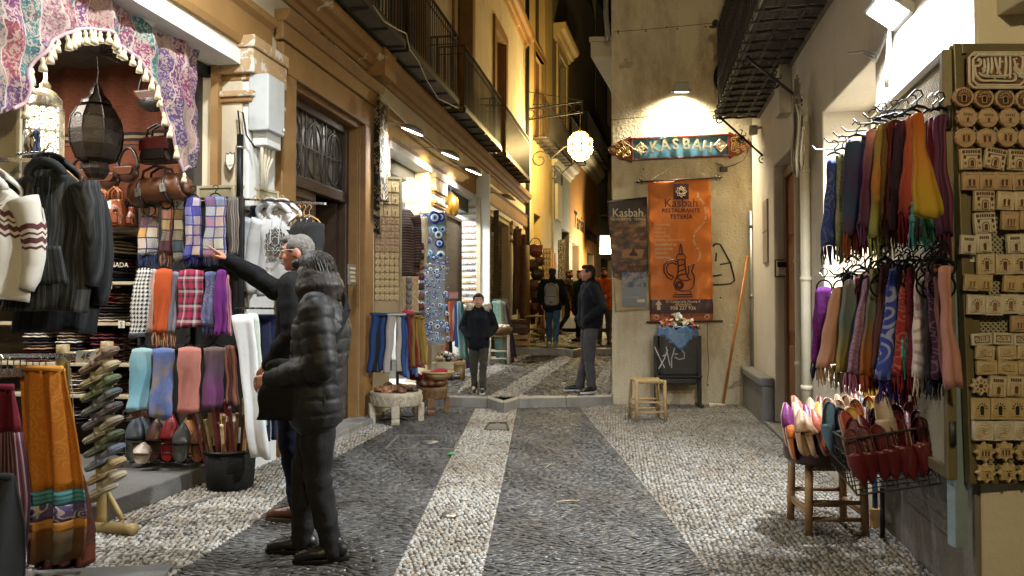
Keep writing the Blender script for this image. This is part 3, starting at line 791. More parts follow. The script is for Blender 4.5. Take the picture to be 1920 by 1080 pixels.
for i in range(nrow+1):
 a=bx0+(bx1-bx0)*i/nrow
 mb.tube([(a+.012*sin(j*1.6),y,bz-.012-.006*sin(j*2))for j,y in enumerate(np.linspace(0,-bd-.02,9))],.016,6)
 sp=[(a,-bd-.03-.0+.035*(1-k/16)*sin(k*.7)-.02,bz+.01+.038*(1-k/16)*cos(k*.7))for k in range(14)]
 mb.tube(sp,.009,5)
for k in range(4):mb.bar((bx0,-bd+bd/3*k,bz-.004),(bx1,-bd+bd/3*k,bz-.004),.025,.02)
mb.build('floor_iron',m_black,bal)
mb=MB(); mb.box(bx0-.02,bx1,-.035,0,bz-.03,bz+.12); mb.bar((bx0,-bd-.03,bz+.03),(bx1,-bd-.03,bz+.03),.02,.06); mb.build('edge_beam',M('balcony_edge',(.2,.17,.12),.7),bal)
mb=MB(); z1=bz+1.15
for i in range(int((bx1-bx0)/.12)+1):
 x=bx0+i*.12
 tw=[(x+.006*sin(k*2.1),-bd+.006*cos(k*2.1),bz+.03+(z1-bz-.03)*k/14)for k in range(15)]
 mb.tube(tw,.011,5); mb.ell((x,-bd,bz+.45),(.02,.02,.035),6,4); mb.ell((x,-bd,bz+.8),(.018,.018,.03),6,4)
for k in range(5):
 y=-bd+bd*k/4.5; mb.tube([(bx0-.01,y,bz),(bx0-.01,y,z1)],.011,5)
mb.bar((bx0,-bd,z1),(bx1,-bd,z1),.04,.025); mb.bar((bx0,-bd,z1),(bx0,0,z1),.04,.025); mb.bar((bx0,-bd,bz+.1),(bx1,-bd,bz+.1),.02)
mb.tube([(bx0-.02+.05*cos(k*.6)*(1-k/14),-bd-.05+.05*sin(k*.6),z1+.02)for k in range(12)],.012,5)
mb.ell((bx0-.02,-bd-.03,z1+.06),(.045,.045,.05),10,6)
mb.build('railing',m_black,bal)
for x in(-9.2,-6.9):
 mb=MB()
 p0,p1=Vector((x,-bd-.02,bz-.04)),Vector((x,0,bz-.55))
 if x>-8:p0,p1=Vector((x,-bd+.0,bz-.06)),Vector((x,0,bz-.5))
 mb.tube([p0,p1],.014,6)
 for c,s in((p0,1),(p1,-1),((p0+p1)/2,1)):
  mb.tube([c+Vector((0,s*.055*(1-k/18)*sin(k*.55),-s*.0+.055*(1-k/18)*cos(k*.55)-.05))for k in range(15)],.009,5)
 mid=(p0+p1)/2
 for k in range(5):
  a=k*1.25; mb.tube([mid+Vector((0,.0,0)),mid+Vector((.03*sin(a),.06*cos(a),.06*sin(a))),mid+Vector((.05*sin(a),.07*cos(a+.5),.07*sin(a+.5)))],.007,5)
 mb.build('bracket',m_black,bal)
m_pipe=M('painted_pipe',(.62,.56,.42),.5,(.5,.44,.32),.8,5)
def pipe(name,label,F,x,y,z0,z1,r,mat,clamps=True):
 t=thing(name,label,'pipe',F.p(x,y,0),F.a)
 mb=MB(); mb.tube([(0,0,z0),(0,0,z1)],r,12); mb.build('tube',mat,t)
 for z in np.arange(z0+.5,z1,.95):mb=MB(); mb.lathe([(r+.001,-.02),(r+.008,-.018),(r+.008,.018),(r+.001,.02)],(0,0,z),12); mb.bar((0,0,z),(0,-y,z),.015); mb.build('clamp',mat,t)
 return t
pipe('drainpipe','cream painted pipe right of the wooden doorway, the thinner of the pair',R,hx(1505),-.04,.3,2.9,.03,m_pipe)
pipe('drainpipe','thick cream painted pipe left of the hanging scarves, bundled with cables at its top',R,hx(1522),-.05,.12,3.0,.042,m_pipe)
pipe('drainpipe','grey metal pipe standing in the corner beside the orange broom handle',K,K.hit(1408,600)[0],-.06,0,2.6,.03,M('galvanised_pipe',(.36,.35,.33),.4,metal=.7))
pipe('drainpipe','cream pipe in the corner right of the grey metal pipe',K,K.hit(1418,600)[0],-.07,.0,3.4,.04,m_pipe)
# lamps
m_lampmetal=M('lamp_metal',(.35,.35,.34),.4,(.25,.25,.24),metal=.6)
m_led=emis('lit_led',(1,.97,.9),22)
m_warm=emis('lit_warm_bulb',(1,.86,.5),9)
m_lglass=emis('lit_yellow_glass',(1,.78,.34),2.2)
_n=m_lglass.node_tree; _n.nodes['Principled BSDF'].inputs['Base Color'].default_value=(0,0,0,1); _tr=nd(_n,'BsdfTransparent',{0:(1,.9,.6,1)}); _mx=nd(_n,'MixShader',{0:.5,1:_n.nodes['Principled BSDF'].outputs[0],2:_tr.outputs[0]})
_n.links.new(_mx.outputs[0],_n.nodes['Material Output'].inputs[0])
m_cool=emis('lit_cool_floodlight',(.93,.98,1),26)
WARM,COOL,NEUT=(1,.80,.47),(.90,.96,1),(1,.95,.86)
m_latt=M('brass_filigree',(.32,.23,.09),.35,(.2,.14,.05),metal=.8)
def star_lantern(name,label,loc,r,h,power,lit=14):
 t=thing(name,label,'lantern',loc)
 mb=MB(); n=8
 prof=[(r*.25,-h*.5),(r*.62,-h*.42),(r*.78,-h*.3),(r,-h*.22),(r,h*.25),(r*.8,h*.33),(r*.5,h*.46),(r*.12,h*.52)]
 mb.lathe(prof,(0,0,0),n); mb.build('glass',m_lglass,t)
 mb=MB()
 for j in range(n):
  a=2*pi*(j)/n; P=[(q*1.015*cos(a),q*1.015*sin(a),z)for q,z in prof]
  mb.tube(P,r*.05,4)
  a2=2*pi*(j+1)/n
  for(q,z)in prof[1:-1]+[(r,0)]:
   mb.bar((q*1.015*cos(a),q*1.015*sin(a),z),(q*1.015*cos(a2),q*1.015*sin(a2),z),r*.07)
  for z0,z1 in((-h*.22,0),(0,h*.25)):
   for p,q in((a,a2),(a2,a)):mb.bar((r*1.01*cos(p),r*1.01*sin(p),z0),(r*1.01*cos(q),r*1.01*sin(q),z1),r*.04)
 mb.tube([(0,0,h*.5),(0,0,h*.72)],r*.05,6); mb.lathe([(r*.2,h*.5),(0,h*.6)],(0,0,0),8)
 mb.build('frame',m_latt,t)
 l=lamp('lantern_light','POINT',(0,0,0),power,WARM if power>1200 else(1,.91,.75),t,size=r*.4)
 return t
def bracket_arm(name,label,a,b,drop):
 t=thing(name,label,'bracket',a)
 d=Vector(b)-Vector(a); mb=MB()
 for z in(0,-.3):mb.bar((0,0,z),(d.x,d.y,d.z+z),.035)
 mb.bar((d.x,d.y,d.z+.02),(d.x,d.y,d.z-.32),.035)
 n=6
 for i in range(n):
  c=d*((i+.5)/n)+Vector((0,0,-.15)); e=d.normalized()
  mb.tube([c+e*(.11*cos(k*.5))+Vector((0,0,.11*sin(k*.5)))for k in range(14)],.012,4)
 mb.bar((0,0,.5),(d.x,d.y,d.z+.02),.018)
 mb.build('scrollwork',m_black,t); return t
lp=at(1088,274,20.3)
A0,A1=at(986,205,20.55),at(1092,190,20.2)
bracket_arm('lantern_bracket','black wrought-iron arm with scrolls reaching out from the cream town house to carry the lantern',A0,A1,.3)
star_lantern('street_lantern','glowing yellow star-shaped glass street lantern hanging below the wrought-iron arm',lp,.33,.82,1600)
mb=MB(); mb.tube([lp+Vector((0,0,.55)),Vector((lp.x,A1.y,A1.z-.3))],.012,5); tag(mb.build('lantern_chain',m_black),'thin black chain between the iron arm and the street lantern','chain')
star_lantern('street_lantern','assumed second star-shaped street lantern, unseen behind the viewer over the lane',(.5,-1.7,4.3),.33,.82,980)  # out of view; added as fill light, assumed from light coming from behind
def spot_lamp(u,v,s_,power,col,label,lit=True):
 x,z=L.hit(u,v,-.5)
 t=thing('facade_lamp',label,'lamp',L.p(x,0,z),L.a,'lamps over the shop fronts')
 mb=MB(); mb.tube([(0,0,.12),(0,-.12,.16),(0,-.36,.1)],.012,6); mb.build('arm',m_lampmetal,t)
 m4=Matrix.Translation((0,-.46,.04))@Matrix.Rotation(radians(22),4,'X')
 mb=MB(); mb.lathe([(.12,-.02),(.13,.0),(.1,.04),(.03,.06),(0,.06)],(0,0,0),16,None,m4,1,1.25); mb.build('head',m_lampmetal,t)
 mb=MB(); mb.lathe([(.11,-.021),(0,-.03)],(0,0,0),16,None,m4,1,1.25); mb.build('lens',m_led if lit else m_ochglass,t)
 if lit:lamp('lamp_beam','SPOT',(0,-.46,-.03),power,col,t,.08,120,(.15,.55,-1.0),.8)
 return t
spot_lamp(780,250,1,110,COOL,'white lit lamp nearest the elephant tapestry, over the plate window')
spot_lamp(850,295,1,110,(1,.82,.5),'warm lit lamp in the middle of the three over the shop fascia')
spot_lamp(893,325,1,120,COOL,'white lit lamp over the bright magnet wall')
spot_lamp(957,374,1,0,COOL,'unlit grey lamp over the closed roller shutter',False)
def shop_lamp(x,y,z,w,power,col,label):  # ceiling fixtures are unseen, assumed from the glow inside the shops
 t=thing('assumed_ceiling_lamp',label,'lamp',L.p(x,y,z),L.a,'assumed ceiling lamps in the shops')
 mb=MB(); mb.box(-w/2,w/2,-.09,.09,0,.05); mb.build('housing',m_lampmetal,t,bevel=.008)
 mb=MB(); mb.box(-w/2+.02,w/2-.02,-.075,.075,-.012,-.001); mb.build('diffuser',m_led,t)
 lamp('lamp_light','AREA',(0,0,-.03),power,col,t,w,target=(0,0,-1),sy=.15); return t
shop_lamp(10.6,1.0,3.34,1.2,35,COOL,'assumed white strip lamp on the ceiling of the plate shop')
shop_lamp(13.5,.75,3.34,1.4,55,COOL,'assumed white strip lamp on the ceiling above the magnet wall')
shop_lamp(4.6,1.5,3.34,.9,60,NEUT,'assumed white strip lamp on the ceiling of the sweater shop')
def floodlight(label,loc,rz,w,h,tilt,power,col,mat,tgt,name='floodlight',spot=160):
 t=thing(name,label,'floodlight',loc,rz,None)
 m4=Matrix.Rotation(radians(tilt),4,'X')
 mb=MB(); mb.box(-w/2,w/2,-.02,.03,-h/2,h/2,None,m4); mb.box(-w/2+.02,w/2-.02,.03,.09,-h/2+.02,h/2-.02,None,m4)
 for i in range(7):mb.box(-w/2+.03+i*(w-.06)/6-.004,-w/2+.03+i*(w-.06)/6+.004,.09,.12,-h/2+.03,h/2-.03,None,m4)
 mb.build('body',m_lampmetal,t,bevel=.006)
 mb=MB(); mb.box(-w/2+.025,w/2-.025,-.026,-.021,-h/2+.025,h/2-.025,None,m4); mb.build('lit_glass',mat,t)
 mb=MB(); mb.bar((-w/2-.01,0,0),(-w/2-.01,.16,.02),.018); mb.bar((w/2+.01,0,0),(w/2+.01,.16,.02),.018); mb.bar((-w/2-.01,.16,.02),(w/2+.01,.16,.02),.02)
 mb.build('bracket',m_black,t)
 c=m4@Vector((0,-.06,0))
 lamp('floodlight_beam','SPOT',c,power,col,t,.08,spot,tgt,.7); return t
p=at(1668,18,4.15)
floodlight('bright white floodlight with grey housing at the top of the right-hand wall above the scarves',p,R.a,.31,.22,52,430,COOL,m_cool,(.1,-.35,-1.0),spot=172)
x,z=K.hit(1273,176)
floodlight('small warm floodlight washing the plaster above the blue carved restaurant sign',K.p(x,-.16,z),K.a,.22,.1,100,230,(1,.88,.62),m_warm,(0,.35,-1),spot=150)
floodlight('assumed white floodlight, out of view above the left sweater shop',L.p(4.3,-1.25,4.3),L.a,.34,.24,62,290,COOL,m_cool,(.15,.35,-1),spot=150)  # added out-of-view fixture, assumed from the cool light on the pillar
x_,z_=R.hit(1600,150,.5)
t=thing('assumed_window_lamp','assumed lit strip lamp under the head of the shop window niche behind the scarves','lamp',R.p(-5.45,.5,2.86),R.a)  # added fixture, unseen; assumed from the bright upper part of the niche
mb=MB(); mb.box(-.4,.4,-.05,.05,0,.04); mb.build('housing',m_lampmetal,t); mb=MB(); mb.box(-.38,.38,-.04,.04,-.012,-.001); mb.build('diffuser',m_led,t)
lamp('lamp_light','AREA',(0,0,-.03),45,NEUT,t,.8,target=(0,.2,-1),sy=.08)
# cloth, clothes and shop goods: builders
ORD=['first','second','third','fourth','fifth','sixth','seventh','eighth','ninth','tenth','eleventh','twelfth']
m_rail=M('chrome_rail',(.6,.6,.6),.25,metal=1,bump=0)
m_hook=M('black_wire',(.003,.003,.003),.5,bump=0,spec=.15)
m_plast=M('black_plastic',(.006,.006,.006),.45,bump=0,spec=.25)
m_beech=M('beech_wood',(.55,.32,.12),.45,(.42,.22,.08),1,14,.15,60)
m_paper=M('price_paper',(.75,.72,.6),.8,bump=0)
def fringe(mb,A,B,drop,n,mat=None,d=.012,rnd=None,r=.0042):
 rnd=rnd or RND; A,B=Vector(A),Vector(B)
 for i in range(n):
  p=A.lerp(B,(i+.5)/n)+Vector((rnd.uniform(-.004,.004),rnd.uniform(-d,d),.004))
  q=p+Vector((rnd.uniform(-.012,.012),rnd.uniform(-.01,.01),-drop*rnd.uniform(.75,1.1)))
  mid=(p+q)/2+Vector((rnd.uniform(-.008,.008),rnd.uniform(-.006,.006),0))
  mb.tube([p,mid,q],[r,r*1.1,r*.5],4,mat)
def scarf(label,top,bot,fr,mat,fmat,Y,group,d=.03,folds=2.5,cat='scarf',name='scarf',loop=False):
 """A folded scarf hung from its top edge: (left, right, v) of the photo at depth Y for the top and for the bottom edge."""
 o=at((top[0]+top[1])/2,top[2],Y)
 t=thing(name,label,cat,o,0,group)
 tl,tr=at(top[0],top[2],Y)-o,at(top[1],top[2],Y)-o
 bl,br=at(bot[0],bot[2],Y)-o,at(bot[1],bot[2],Y)-o
 ph,ph2=RND.uniform(0,6),RND.uniform(0,6); h=-bl.z
 def fn(i,j):
  a=2*pi*i; s=.5-.5*cos(a)
  e=j**1.1
  l,r=tl.lerp(bl,e),tr.lerp(br,e)
  p=l.lerp(r,s)
  w=(r-l).length
  dd=d*(.5+.5*j)+.004
  y=-np.sign(sin(a))*abs(sin(a))**.4*dd*.5+.007*(abs(sin(9*s+ph2+j))**.5-.5)*(.3+.7*sin(5*j+ph)**2)
  y+=(.07*w+.003)*(.25+.75*j)*sin(s*2*pi*folds*.5+ph+.8*j)+.006*sin(7*j+ph2)
  x=p.x+.005*sin(7*j+ph2+3*s)+.003*sin(17*j+ph)
  return(x,y,p.z-(.012*sin(s*5+ph)if j>.99 else 0)+(.012*sin(pi*s)if j<.01 else 0))
 mb=MB(); W=max((br-bl).length,.06)
 mb.grid(fn,30,14,mat,lambda i,j:((.5-.5*cos(2*pi*i))*W+(0 if i<.5 else .7),j*h))
 b0=len(mb.v)-31
 mb.f.append(list(range(b0,b0+30))); mb.m.append(mb.mi(mat)); mb.sm.append(False)
 mb.f.append(list(range(0,30))); mb.m.append(mb.mi(mat)); mb.sm.append(False)
 mb.build('cloth',None,t)
 if fr:
  dr=abs((at(bot[0],fr,Y)-at(bot[0],bot[2],Y)).z)
  mb=MB(); fringe(mb,bl,br,dr,max(10,int((br-bl).length/.006)),None,d*.45)
  mb.build('fringe',fmat or mat,t)
 return t
def hanger(label,loc,rz,w=.2,mat=None,group=None,hook=.09,drop=.07,loop=False):
 t=MB()
 if loop:t.tube([(w/2*cos(a),0,-hook-w/2+w/2*sin(a))for a in np.linspace(0,2*pi,17)],.005,5)
 else:
  t.tube([(-w/2,0,-hook-drop),(-w*.3,0,-hook-drop*.45),(0,0,-hook),(w*.3,0,-hook-drop*.45),(w/2,0,-hook-drop)],[.004,.006,.008,.006,.004],6)
 n0=len(t.v)
 t.tube([(.0,0,-hook),(0,0,-.03),(.022,0,-.008),(.015,0,.012),(-.005,0,.016),(-.022,0,0)],.0035,5)
 o=t.build('hanger',mat or m_hook,None,loc=loc,rz=rz)
 return tag(o,label,'hanger',group)
def garment(label,loc,rz,w,h,mat,name='hoodie',cat='hoodie',group=None,hood=None,cuff=None,sleeve=.6,spread=.05,depth=.1,collar=None,folds=.012,bend=0,pocket=None,pocket_mat=None,zipper=None):
 t=thing(name,label,cat,loc,rz,group)
 ph=RND.uniform(0,6)
 def half(j):
  z=j*h
  if z<.1:return .07+(w*.46-.07)*(z/.1)**.8
  return w*(.46+.04*min(1,(z-.1)/.2)+.015*sin(j*9+ph))
 def fn(i,j):
  a=2*pi*i; x=half(j)*cos(a); ww=abs(cos(a))
  dp=depth*(.35+.65*min(1,j*4))*(1-.25*ww**6)
  y=-dp*.5*sin(a)+folds*sin(x*34+ph+2.5*j)*min(1,j*2.2)+folds*.6*sin(x*15-7*j+ph)
  return(x+folds*.5*sin(j*14+ph),y,-j*h-.03*(x/w)**2*2+folds*.4*sin(x*20)*(j>.95))
 mb=MB(); mb.grid(fn,44,26,mat,lambda i,j:(half(j)*cos(2*pi*i)+w/2+(0 if i<.5 else .3),j*h))
 b0=len(mb.v)-45
 mb.f.append(list(range(b0,b0+44))); mb.m.append(0); mb.sm.append(False)
 mb.build('body',None,t)
 for s in(-1,1):
  mb=MB(); pts=[]; k=16
  A=Vector((s*w*.40,0,-.075)); B=Vector((s*(w*.5+spread),.01,-.33)); C=Vector((s*(w*.5+spread*.4+bend),-.03-abs(bend)*.3,-sleeve-.05))
  for q in range(k+1):
   f=q/k; p=A.lerp(B,min(1,f*1.9))if f<.5 else B.lerp(C,(f-.5)*2)
   p=A*(1-f)**2+B*2*f*(1-f)+C*f*f
   pts.append(p)
  rr=[(.078-.036*(q/k))*(1+.03*sin(q*1.3+ph))*(1.0 if q<k-1 else .88)for q in range(k+1)]
  n=14; b=len(mb.v); mb.tube(pts,rr,n,mat)
  for q in range(k+1):
   for e in range(n):mb.t[b+q*n+e]=(rr[q]*cos(2*pi*e/n)+.5+.2*s,q/k*sleeve)
  mb.build('sleeve',None,t)
 if hood:
  mb=MB()
  mb.grid(lambda i,j:((.07+.055*sin(pi*j))*cos(pi*(1.15*i-.075))*1.15,.02+.10*sin(pi*j)*(.4+.6*sin(pi*i))-.03,.03-.14*j*(1-.0*i)+.06*sin(pi*i)*(1-j)),18,9,hood,lambda i,j:(i*.3,j*.2))
  mb.tube([(.085*cos(a)*(1-.15*abs(sin(a))),-.035-.02*sin(a),.035-.13*abs(cos(a*.5+pi/4))**2)for a in np.linspace(0,2*pi,25)],.02,7,hood)
  mb.build('hood',None,t,solid=.012)
  mb=MB()
  for s in(-1,1):mb.tube([(s*.035,-.07,-.05),(s*.04,-.085,-.12),(s*.035,-depth*.5-.03,-.2),(s*.036,-depth*.5-.035,-.27)],.0045,5)
  mb.build('drawstring',collar or mat,t)
 elif collar:
  mb=MB(); mb.tube([(.075*cos(a),.055*sin(a),.012+.01*sin(a))for a in np.linspace(0,2*pi,21)],.022,8,collar); mb.build('collar',None,t)
 if zipper:
  mb=MB(); mb.box(-.006,.006,-depth*.5-.02,-depth*.3,-.32,-.05); mb.build('zipper',zipper,t)
 if pocket:
  mb=MB(); z0,z1,pw=pocket
  mb.grid(lambda i,j:(-pw/2*(1-.3*(1-j))+pw*(1-.3*(1-j))*i,-depth*.5-.014-.012*sin(pi*i),-z0-(z1-z0)*j),10,8,pocket_mat or mat,lambda i,j:(i*pw+.1,z0+j*(z1-z0)))
  mb.build('pocket',None,t,solid=.01)
 return t
def trousers(label,loc,rz,w,h,mat,group=None,folds=.01,name='trousers',cat='trousers',lean=0,gap=.02):
 t=thing(name,label,cat,loc,rz,group); ph=RND.uniform(0,6)
 for s in(-1,1):
  mb=MB()
  def fn(i,j):
   a=2*pi*i; cx=s*(w*.25+gap*j)+lean*j*h; hw=w*.255*(1-.28*j)
   x=cx+hw*cos(a); y=-.024*sin(a)*(1-.2*j)+folds*sin(x*60+ph+3*j)+s*.012
   return(x+folds*.8*sin(j*11+ph+s),y,-j*h*(1-.03*(s>0)))
  mb.grid(fn,20,22,mat,lambda i,j:(w*.25*cos(2*pi*i)+.3+s*.15,j*h))
  b0=len(mb.v)-21; mb.f.append(list(range(b0,b0+20))); mb.m.append(0); mb.sm.append(False)
  mb.build('leg',None,t)
 mb=MB(); mb.tube([(w*.5*cos(a),-.042*sin(a),.0)for a in np.linspace(0,2*pi,23)],.012,6,mat)
 mb.build('waistband',None,t); return t
def skirt(label,o,edges,mat,Y,name='skirt',bands=(),group=None,folds=3,dep=.09,hem=None,hem_mat=None):
 """edges: rows of (left u, right u, v), top to bottom"""
 org=at((edges[0][0]+edges[0][1])/2,edges[0][2],Y); t=thing(name,label,'skirt',org,0,group)
 rows=[(at(a,v,Y)-org,at(b,v,Y)-org)for a,b,v in edges]; ph=RND.uniform(0,6); H=-rows[-1][0].z
 def edge(j):
  k=min(int(j*(len(rows)-1)),len(rows)-2); f=j*(len(rows)-1)-k
  return rows[k][0].lerp(rows[k+1][0],f),rows[k][1].lerp(rows[k+1][1],f)
 def strip(j0,j1,m,nm,off):
  def fn(i,j):
   jj=j0+(j1-j0)*j; a,b=edge(jj); p=a.lerp(b,i)
   y=-dep*(.3+.7*jj)*(.5+.5*sin(i*2*pi*folds+ph+jj))+off-.05*jj*sin(pi*i)
   return(p.x+.006*sin(i*30+jj*6),y,p.z)
  mb=MB(); W=(rows[-1][1]-rows[-1][0]).length
  mb.grid(fn,48,max(3,int(22*(j1-j0))),m,lambda i,j:(i*W*1.3,(j0+(j1-j0)*j)*H)); return mb.build(nm,None,t,solid=.008)
 prev=0.0
 for j1,m in bands:strip(prev,j1,m,'cloth_panel' if prev==0 else 'border_band',0); prev=j1
 if hem:strip(hem[0],hem[1],hem_mat,'underskirt',.05)
 mb=MB(); a,b=edge(0); mb.tube([a+Vector((0,-.03,0)),b+Vector((0,-.03,0))],.016,6); mb.build('waistband',bands[0][1]if bands else mat,t)
 return t
def folded_mesh(w,d,h,mat,seed=0,trim=None):
 r=random.Random(seed); mb=MB(); ph=r.uniform(0,6)
 for layer in(0,1):
  z0=h*.5*layer; e=.012*layer
  def fn(i,j):
   a=2*pi*i; c,s=cos(a),sin(a)
   q=5; n_=(abs(c)**q+abs(s)**q)**(-1/q)
   rr=sin(pi*min(max(j,.02),.98))**.35
   return((w/2-e)*c*n_*rr+.006*sin(7*c+ph),(d/2-e)*s*n_*rr,z0+h*.55*j+.006*sin(9*c*n_+ph)*j)
  mb.grid(fn,28,8,mat,lambda i,j:(w/2+w/2*cos(2*pi*i),j*.05+.05*layer+.3*abs(sin(pi*i))))
 me=mb.mesh('folded_sweater'); b=bmesh.new(); b.from_mesh(me); bmesh.ops.remove_doubles(b,verts=b.verts,dist=1e-4); bmesh.ops.recalc_face_normals(b,faces=b.faces); b.to_mesh(me); b.free()
 return me
def slipper(mat,sole,ln=.27,w=.095,point=.15,lining=None):
 """a babouche lying along +x, sole down: two meshes (sole, upper)"""
 def half(x):
  if x<.25:return w/2*sqrt(max(0,1-((.25-x)/.25)**2))*.86
  if x<.62:return w/2*(.86+.14*sin((x-.25)/.37*pi/2))
  return w/2*max(0,1-((x-.62)/.38)**(1.4+point))
 xs=np.linspace(0,1,18)
 out=[(x*ln,half(x))for x in xs]+[(x*ln,-half(x))for x in xs[::-1][1:-1]]
 a=MB(); a.slab(out,0,.012); sm=a.mesh('sole',sole)
 b=MB()
 def fn(i,j):
  x=.46+.54*j*.995; hw=half(x)*1.03+.001; an=pi*i
  return(x*ln,hw*cos(an),.008+(.055*(1-j)**.7+.008)*sin(an)**.8)
 b.grid(fn,12,9,mat)
 def fb(i,j):
  x=.0+.48*i; hw=half(min(x+.001,1)); return(x*ln,hw*(1-.12*j),.012+.02*j*(0.6+.8*i))
 b.grid(fb,10,3,mat); b.grid(lambda i,j:(lambda p:(p[0],-p[1],p[2]))(fb(i,j)),10,3,mat)
 um=b.mesh('upper');
 c=MB(); c.slab([(x*.985+.002,y*.93)for x,y in out],.0125,.0145); lm=c.mesh('insole',lining or mat)
 return sm,um,lm
_slip={}
def put_slipper(label,loc,yaw,pitch,roll,mat,sole,group,ln=.27,lining=None,w=.095,point=.15,name='slipper'):
 k=(mat,sole,ln,lining,w,point)
 if k not in _slip:_slip[k]=slipper(mat,sole,ln,w,point,lining)
 t=thing(name,label,'slipper',loc,0,group)
 t.rotation_euler=(roll,pitch,yaw)
 sm,um,lm=_slip[k]
 link('sole',sm,t); u=link('upper',um,t,solid=.004); link('insole',lm,t); return t
LEA=lambda n,c,k=.7:M(n,c,.38,dk(c,k),1,12,.25,70)
def perforated(parent,x0,x1,z0,z1,mat,pitch=.024,w=.006,name='perforated_sheet',y=0):
 """a sheet of punched metal: two families of thin diagonal strips"""
 mb=MB(); H=z1-z0; Wd=x1-x0
 n=int((Wd+H)/pitch)+1
 for i in range(n):
  c=i*pitch
  a0,a1=max(0,c-H),min(Wd,c)
  if a1-a0>.004:
   mb.bar((x0+a0,y,z0+c-a0),(x0+a1,y,z0+c-a1),w,.002,up=(0,1,0))
   mb.bar((x1-a0,y+.0021,z0+c-a0),(x1-a1,y+.0021,z0+c-a1),w,.002,up=(0,1,0))
 return mb.build(name,mat,parent,fix=False)
def basket_wire(pts_top,pts_bot,mat,parent,name,nver=10,rings=3,floor=True):
 mb=MB(); k=len(pts_top)
 for q in range(rings+1):
  f=q/rings; P=[Vector(a).lerp(Vector(b),f)for a,b in zip(pts_top,pts_bot)]
  for i in range(k):mb.tube([P[i],P[(i+1)%k]],.0055 if q in(0,rings)else .0035,5)
 for i in range(k):
  for s in range(nver):
   f=s/nver
   a=Vector(pts_top[i]).lerp(Vector(pts_top[(i+1)%k]),f); b=Vector(pts_bot[i]).lerp(Vector(pts_bot[(i+1)%k]),f)
   mb.tube([a,b],.0028,4)
 if floor and k==4:
  for s in range(1,nver):
   f=s/nver
   mb.tube([Vector(pts_bot[0]).lerp(Vector(pts_bot[1]),f),Vector(pts_bot[3]).lerp(Vector(pts_bot[2]),f)],.0028,4)
   mb.tube([Vector(pts_bot[1]).lerp(Vector(pts_bot[2]),f),Vector(pts_bot[0]).lerp(Vector(pts_bot[3]),f)],.0028,4)
 return mb.build(name,mat,parent)
 # the wall with the restaurant sign
m_blue=M('blue_painted_board',(.05,.16,.27),.5,(.09,.25,.36),1,8,.15,60)
m_red=M('dark_red_carved_wood',(.20,.035,.02),.45,(.12,.02,.012),1,8,.2,50)
m_gilt=M('faded_gilt',(.55,.36,.10),.4,(.35,.2,.05),1,25,.5,60,metal=.4)
m_lett=M('sign_letter',(.42,.37,.26),.5,(.3,.25,.16))
m_bone=M('bone_paint',(.62,.57,.44),.5,(.5,.44,.3))
x0,zt=K.hit(1183,255); x1,zb=K.hit(1366,297)
W=x1-x0; H=.305; zc=(zt+zb)/2-.01
t=thing('carved_sign','long carved blue signboard with gilt diamonds and red scalloped ends, lettered above the banners','sign',K.p((x0+x1)/2,-.03,zc),K.a)
m4=Matrix.Rotation(radians(-2.2),4,'Y')
mb=MB(); mb.box(-W/2,W/2,-.01,.03,-H/2,H/2,None,m4); mb.build('board',m_blue,t)
mb=MB(); frame_around(mb,-W/2+.02,W/2-.02,-H/2+.02,H/2-.02,.022,-.03,.0); mb.box(-W/2,W/2,-.033,0,-H/2-.002,-H/2+.02); mb.xform(m4).build('frame',m_red,t,bevel=.004)
for s in(-1,1):
 mb=MB(); pr=[]
 for k in range(61):
  a=-pi/2+pi*k/60; r=1+.10*abs(sin(a*5))
  pr.append((W/2*s+s*(.30*cos(a)*r)*(1-.25*abs(sin(a))),.165*sin(a)*(1-.25*max(0,cos(a))**1)*r))
 e0=len(pr); mb.prism(pr,-.02,.02,None,m4); mb.build('carved_end',m_red,t,bevel=.004)
 mb=MB()
 for(cx,cz,r,ph)in((.06,.06,.05,0),(.06,-.06,.05,1),(.13,.0,.05,2),(.19,.05,.035,0),(.19,-.05,.035,1),(.25,0,.028,0),(.05,0,.03,0),(.11,.09,.028,0),(.11,-.09,.028,1)):
  mb.tube([m4@Vector((s*(W/2+cx+r*(1-k/20)*cos(k*.6+ph)),-.024,cz+r*(1-k/20)*sin(k*.6+ph)))for k in range(16)],.007,5)
 mb.build('carving',m_gilt,t)
 mb=MB(); cx=s*(W/2-.125); q=.098
 mb.prism([(cx-q,0),(cx,q),(cx+q,0),(cx,-q)],-.025,0,None,m4); mb.build('diamond',m_gilt,t,bevel=.006)
 mb=MB()
 for k in(.85,.55,.25):
  P=[m4@Vector((cx+q*k*a,-.03,q*k*b))for a,b in((-1,0),(0,1),(1,0),(0,-1),(-1,0))]
  mb.tube(P,.005,4)
 for a in range(4):mb.tube([m4@Vector((cx+.04*cos(a*pi/2+.8+k)*(1-k/6),-.03,.04*sin(a*pi/2+.8+k)*(1-k/6)))for k in np.linspace(0,3,8)],.004,4)
 mb.build('diamond_carving',m_bone,t)
for i,ch in enumerate('KASBAH'):
 f=i-2.5
 o=txt(ch,.20,m_lett,'letter',t,(f*.142,-.03-.02,.012-.006*f*f+.017),(pi/2,radians([12,7,3,-3,-8,-14][i])*-1.0,0),.015,sx=.95,bold=.004)
 mb=None
mb=MB()
for u0,v0,u1,v1 in((1150,252,1190,283),(1190,283,1212,287),(1262,252,1235,262)):
 a,b=K.hit(u0,v0),K.hit(u1,v1); mb.tube([K.p(a[0],-.07,a[1]),K.p((a[0]+b[0])/2,-.1,(a[1]+b[1])/2-.02),K.p(b[0],-.075,b[1])],.0032,5)
tag(mb.build('draped_wire',m_bone),'loose pale cords draped over the left half of the carved signboard','cord')
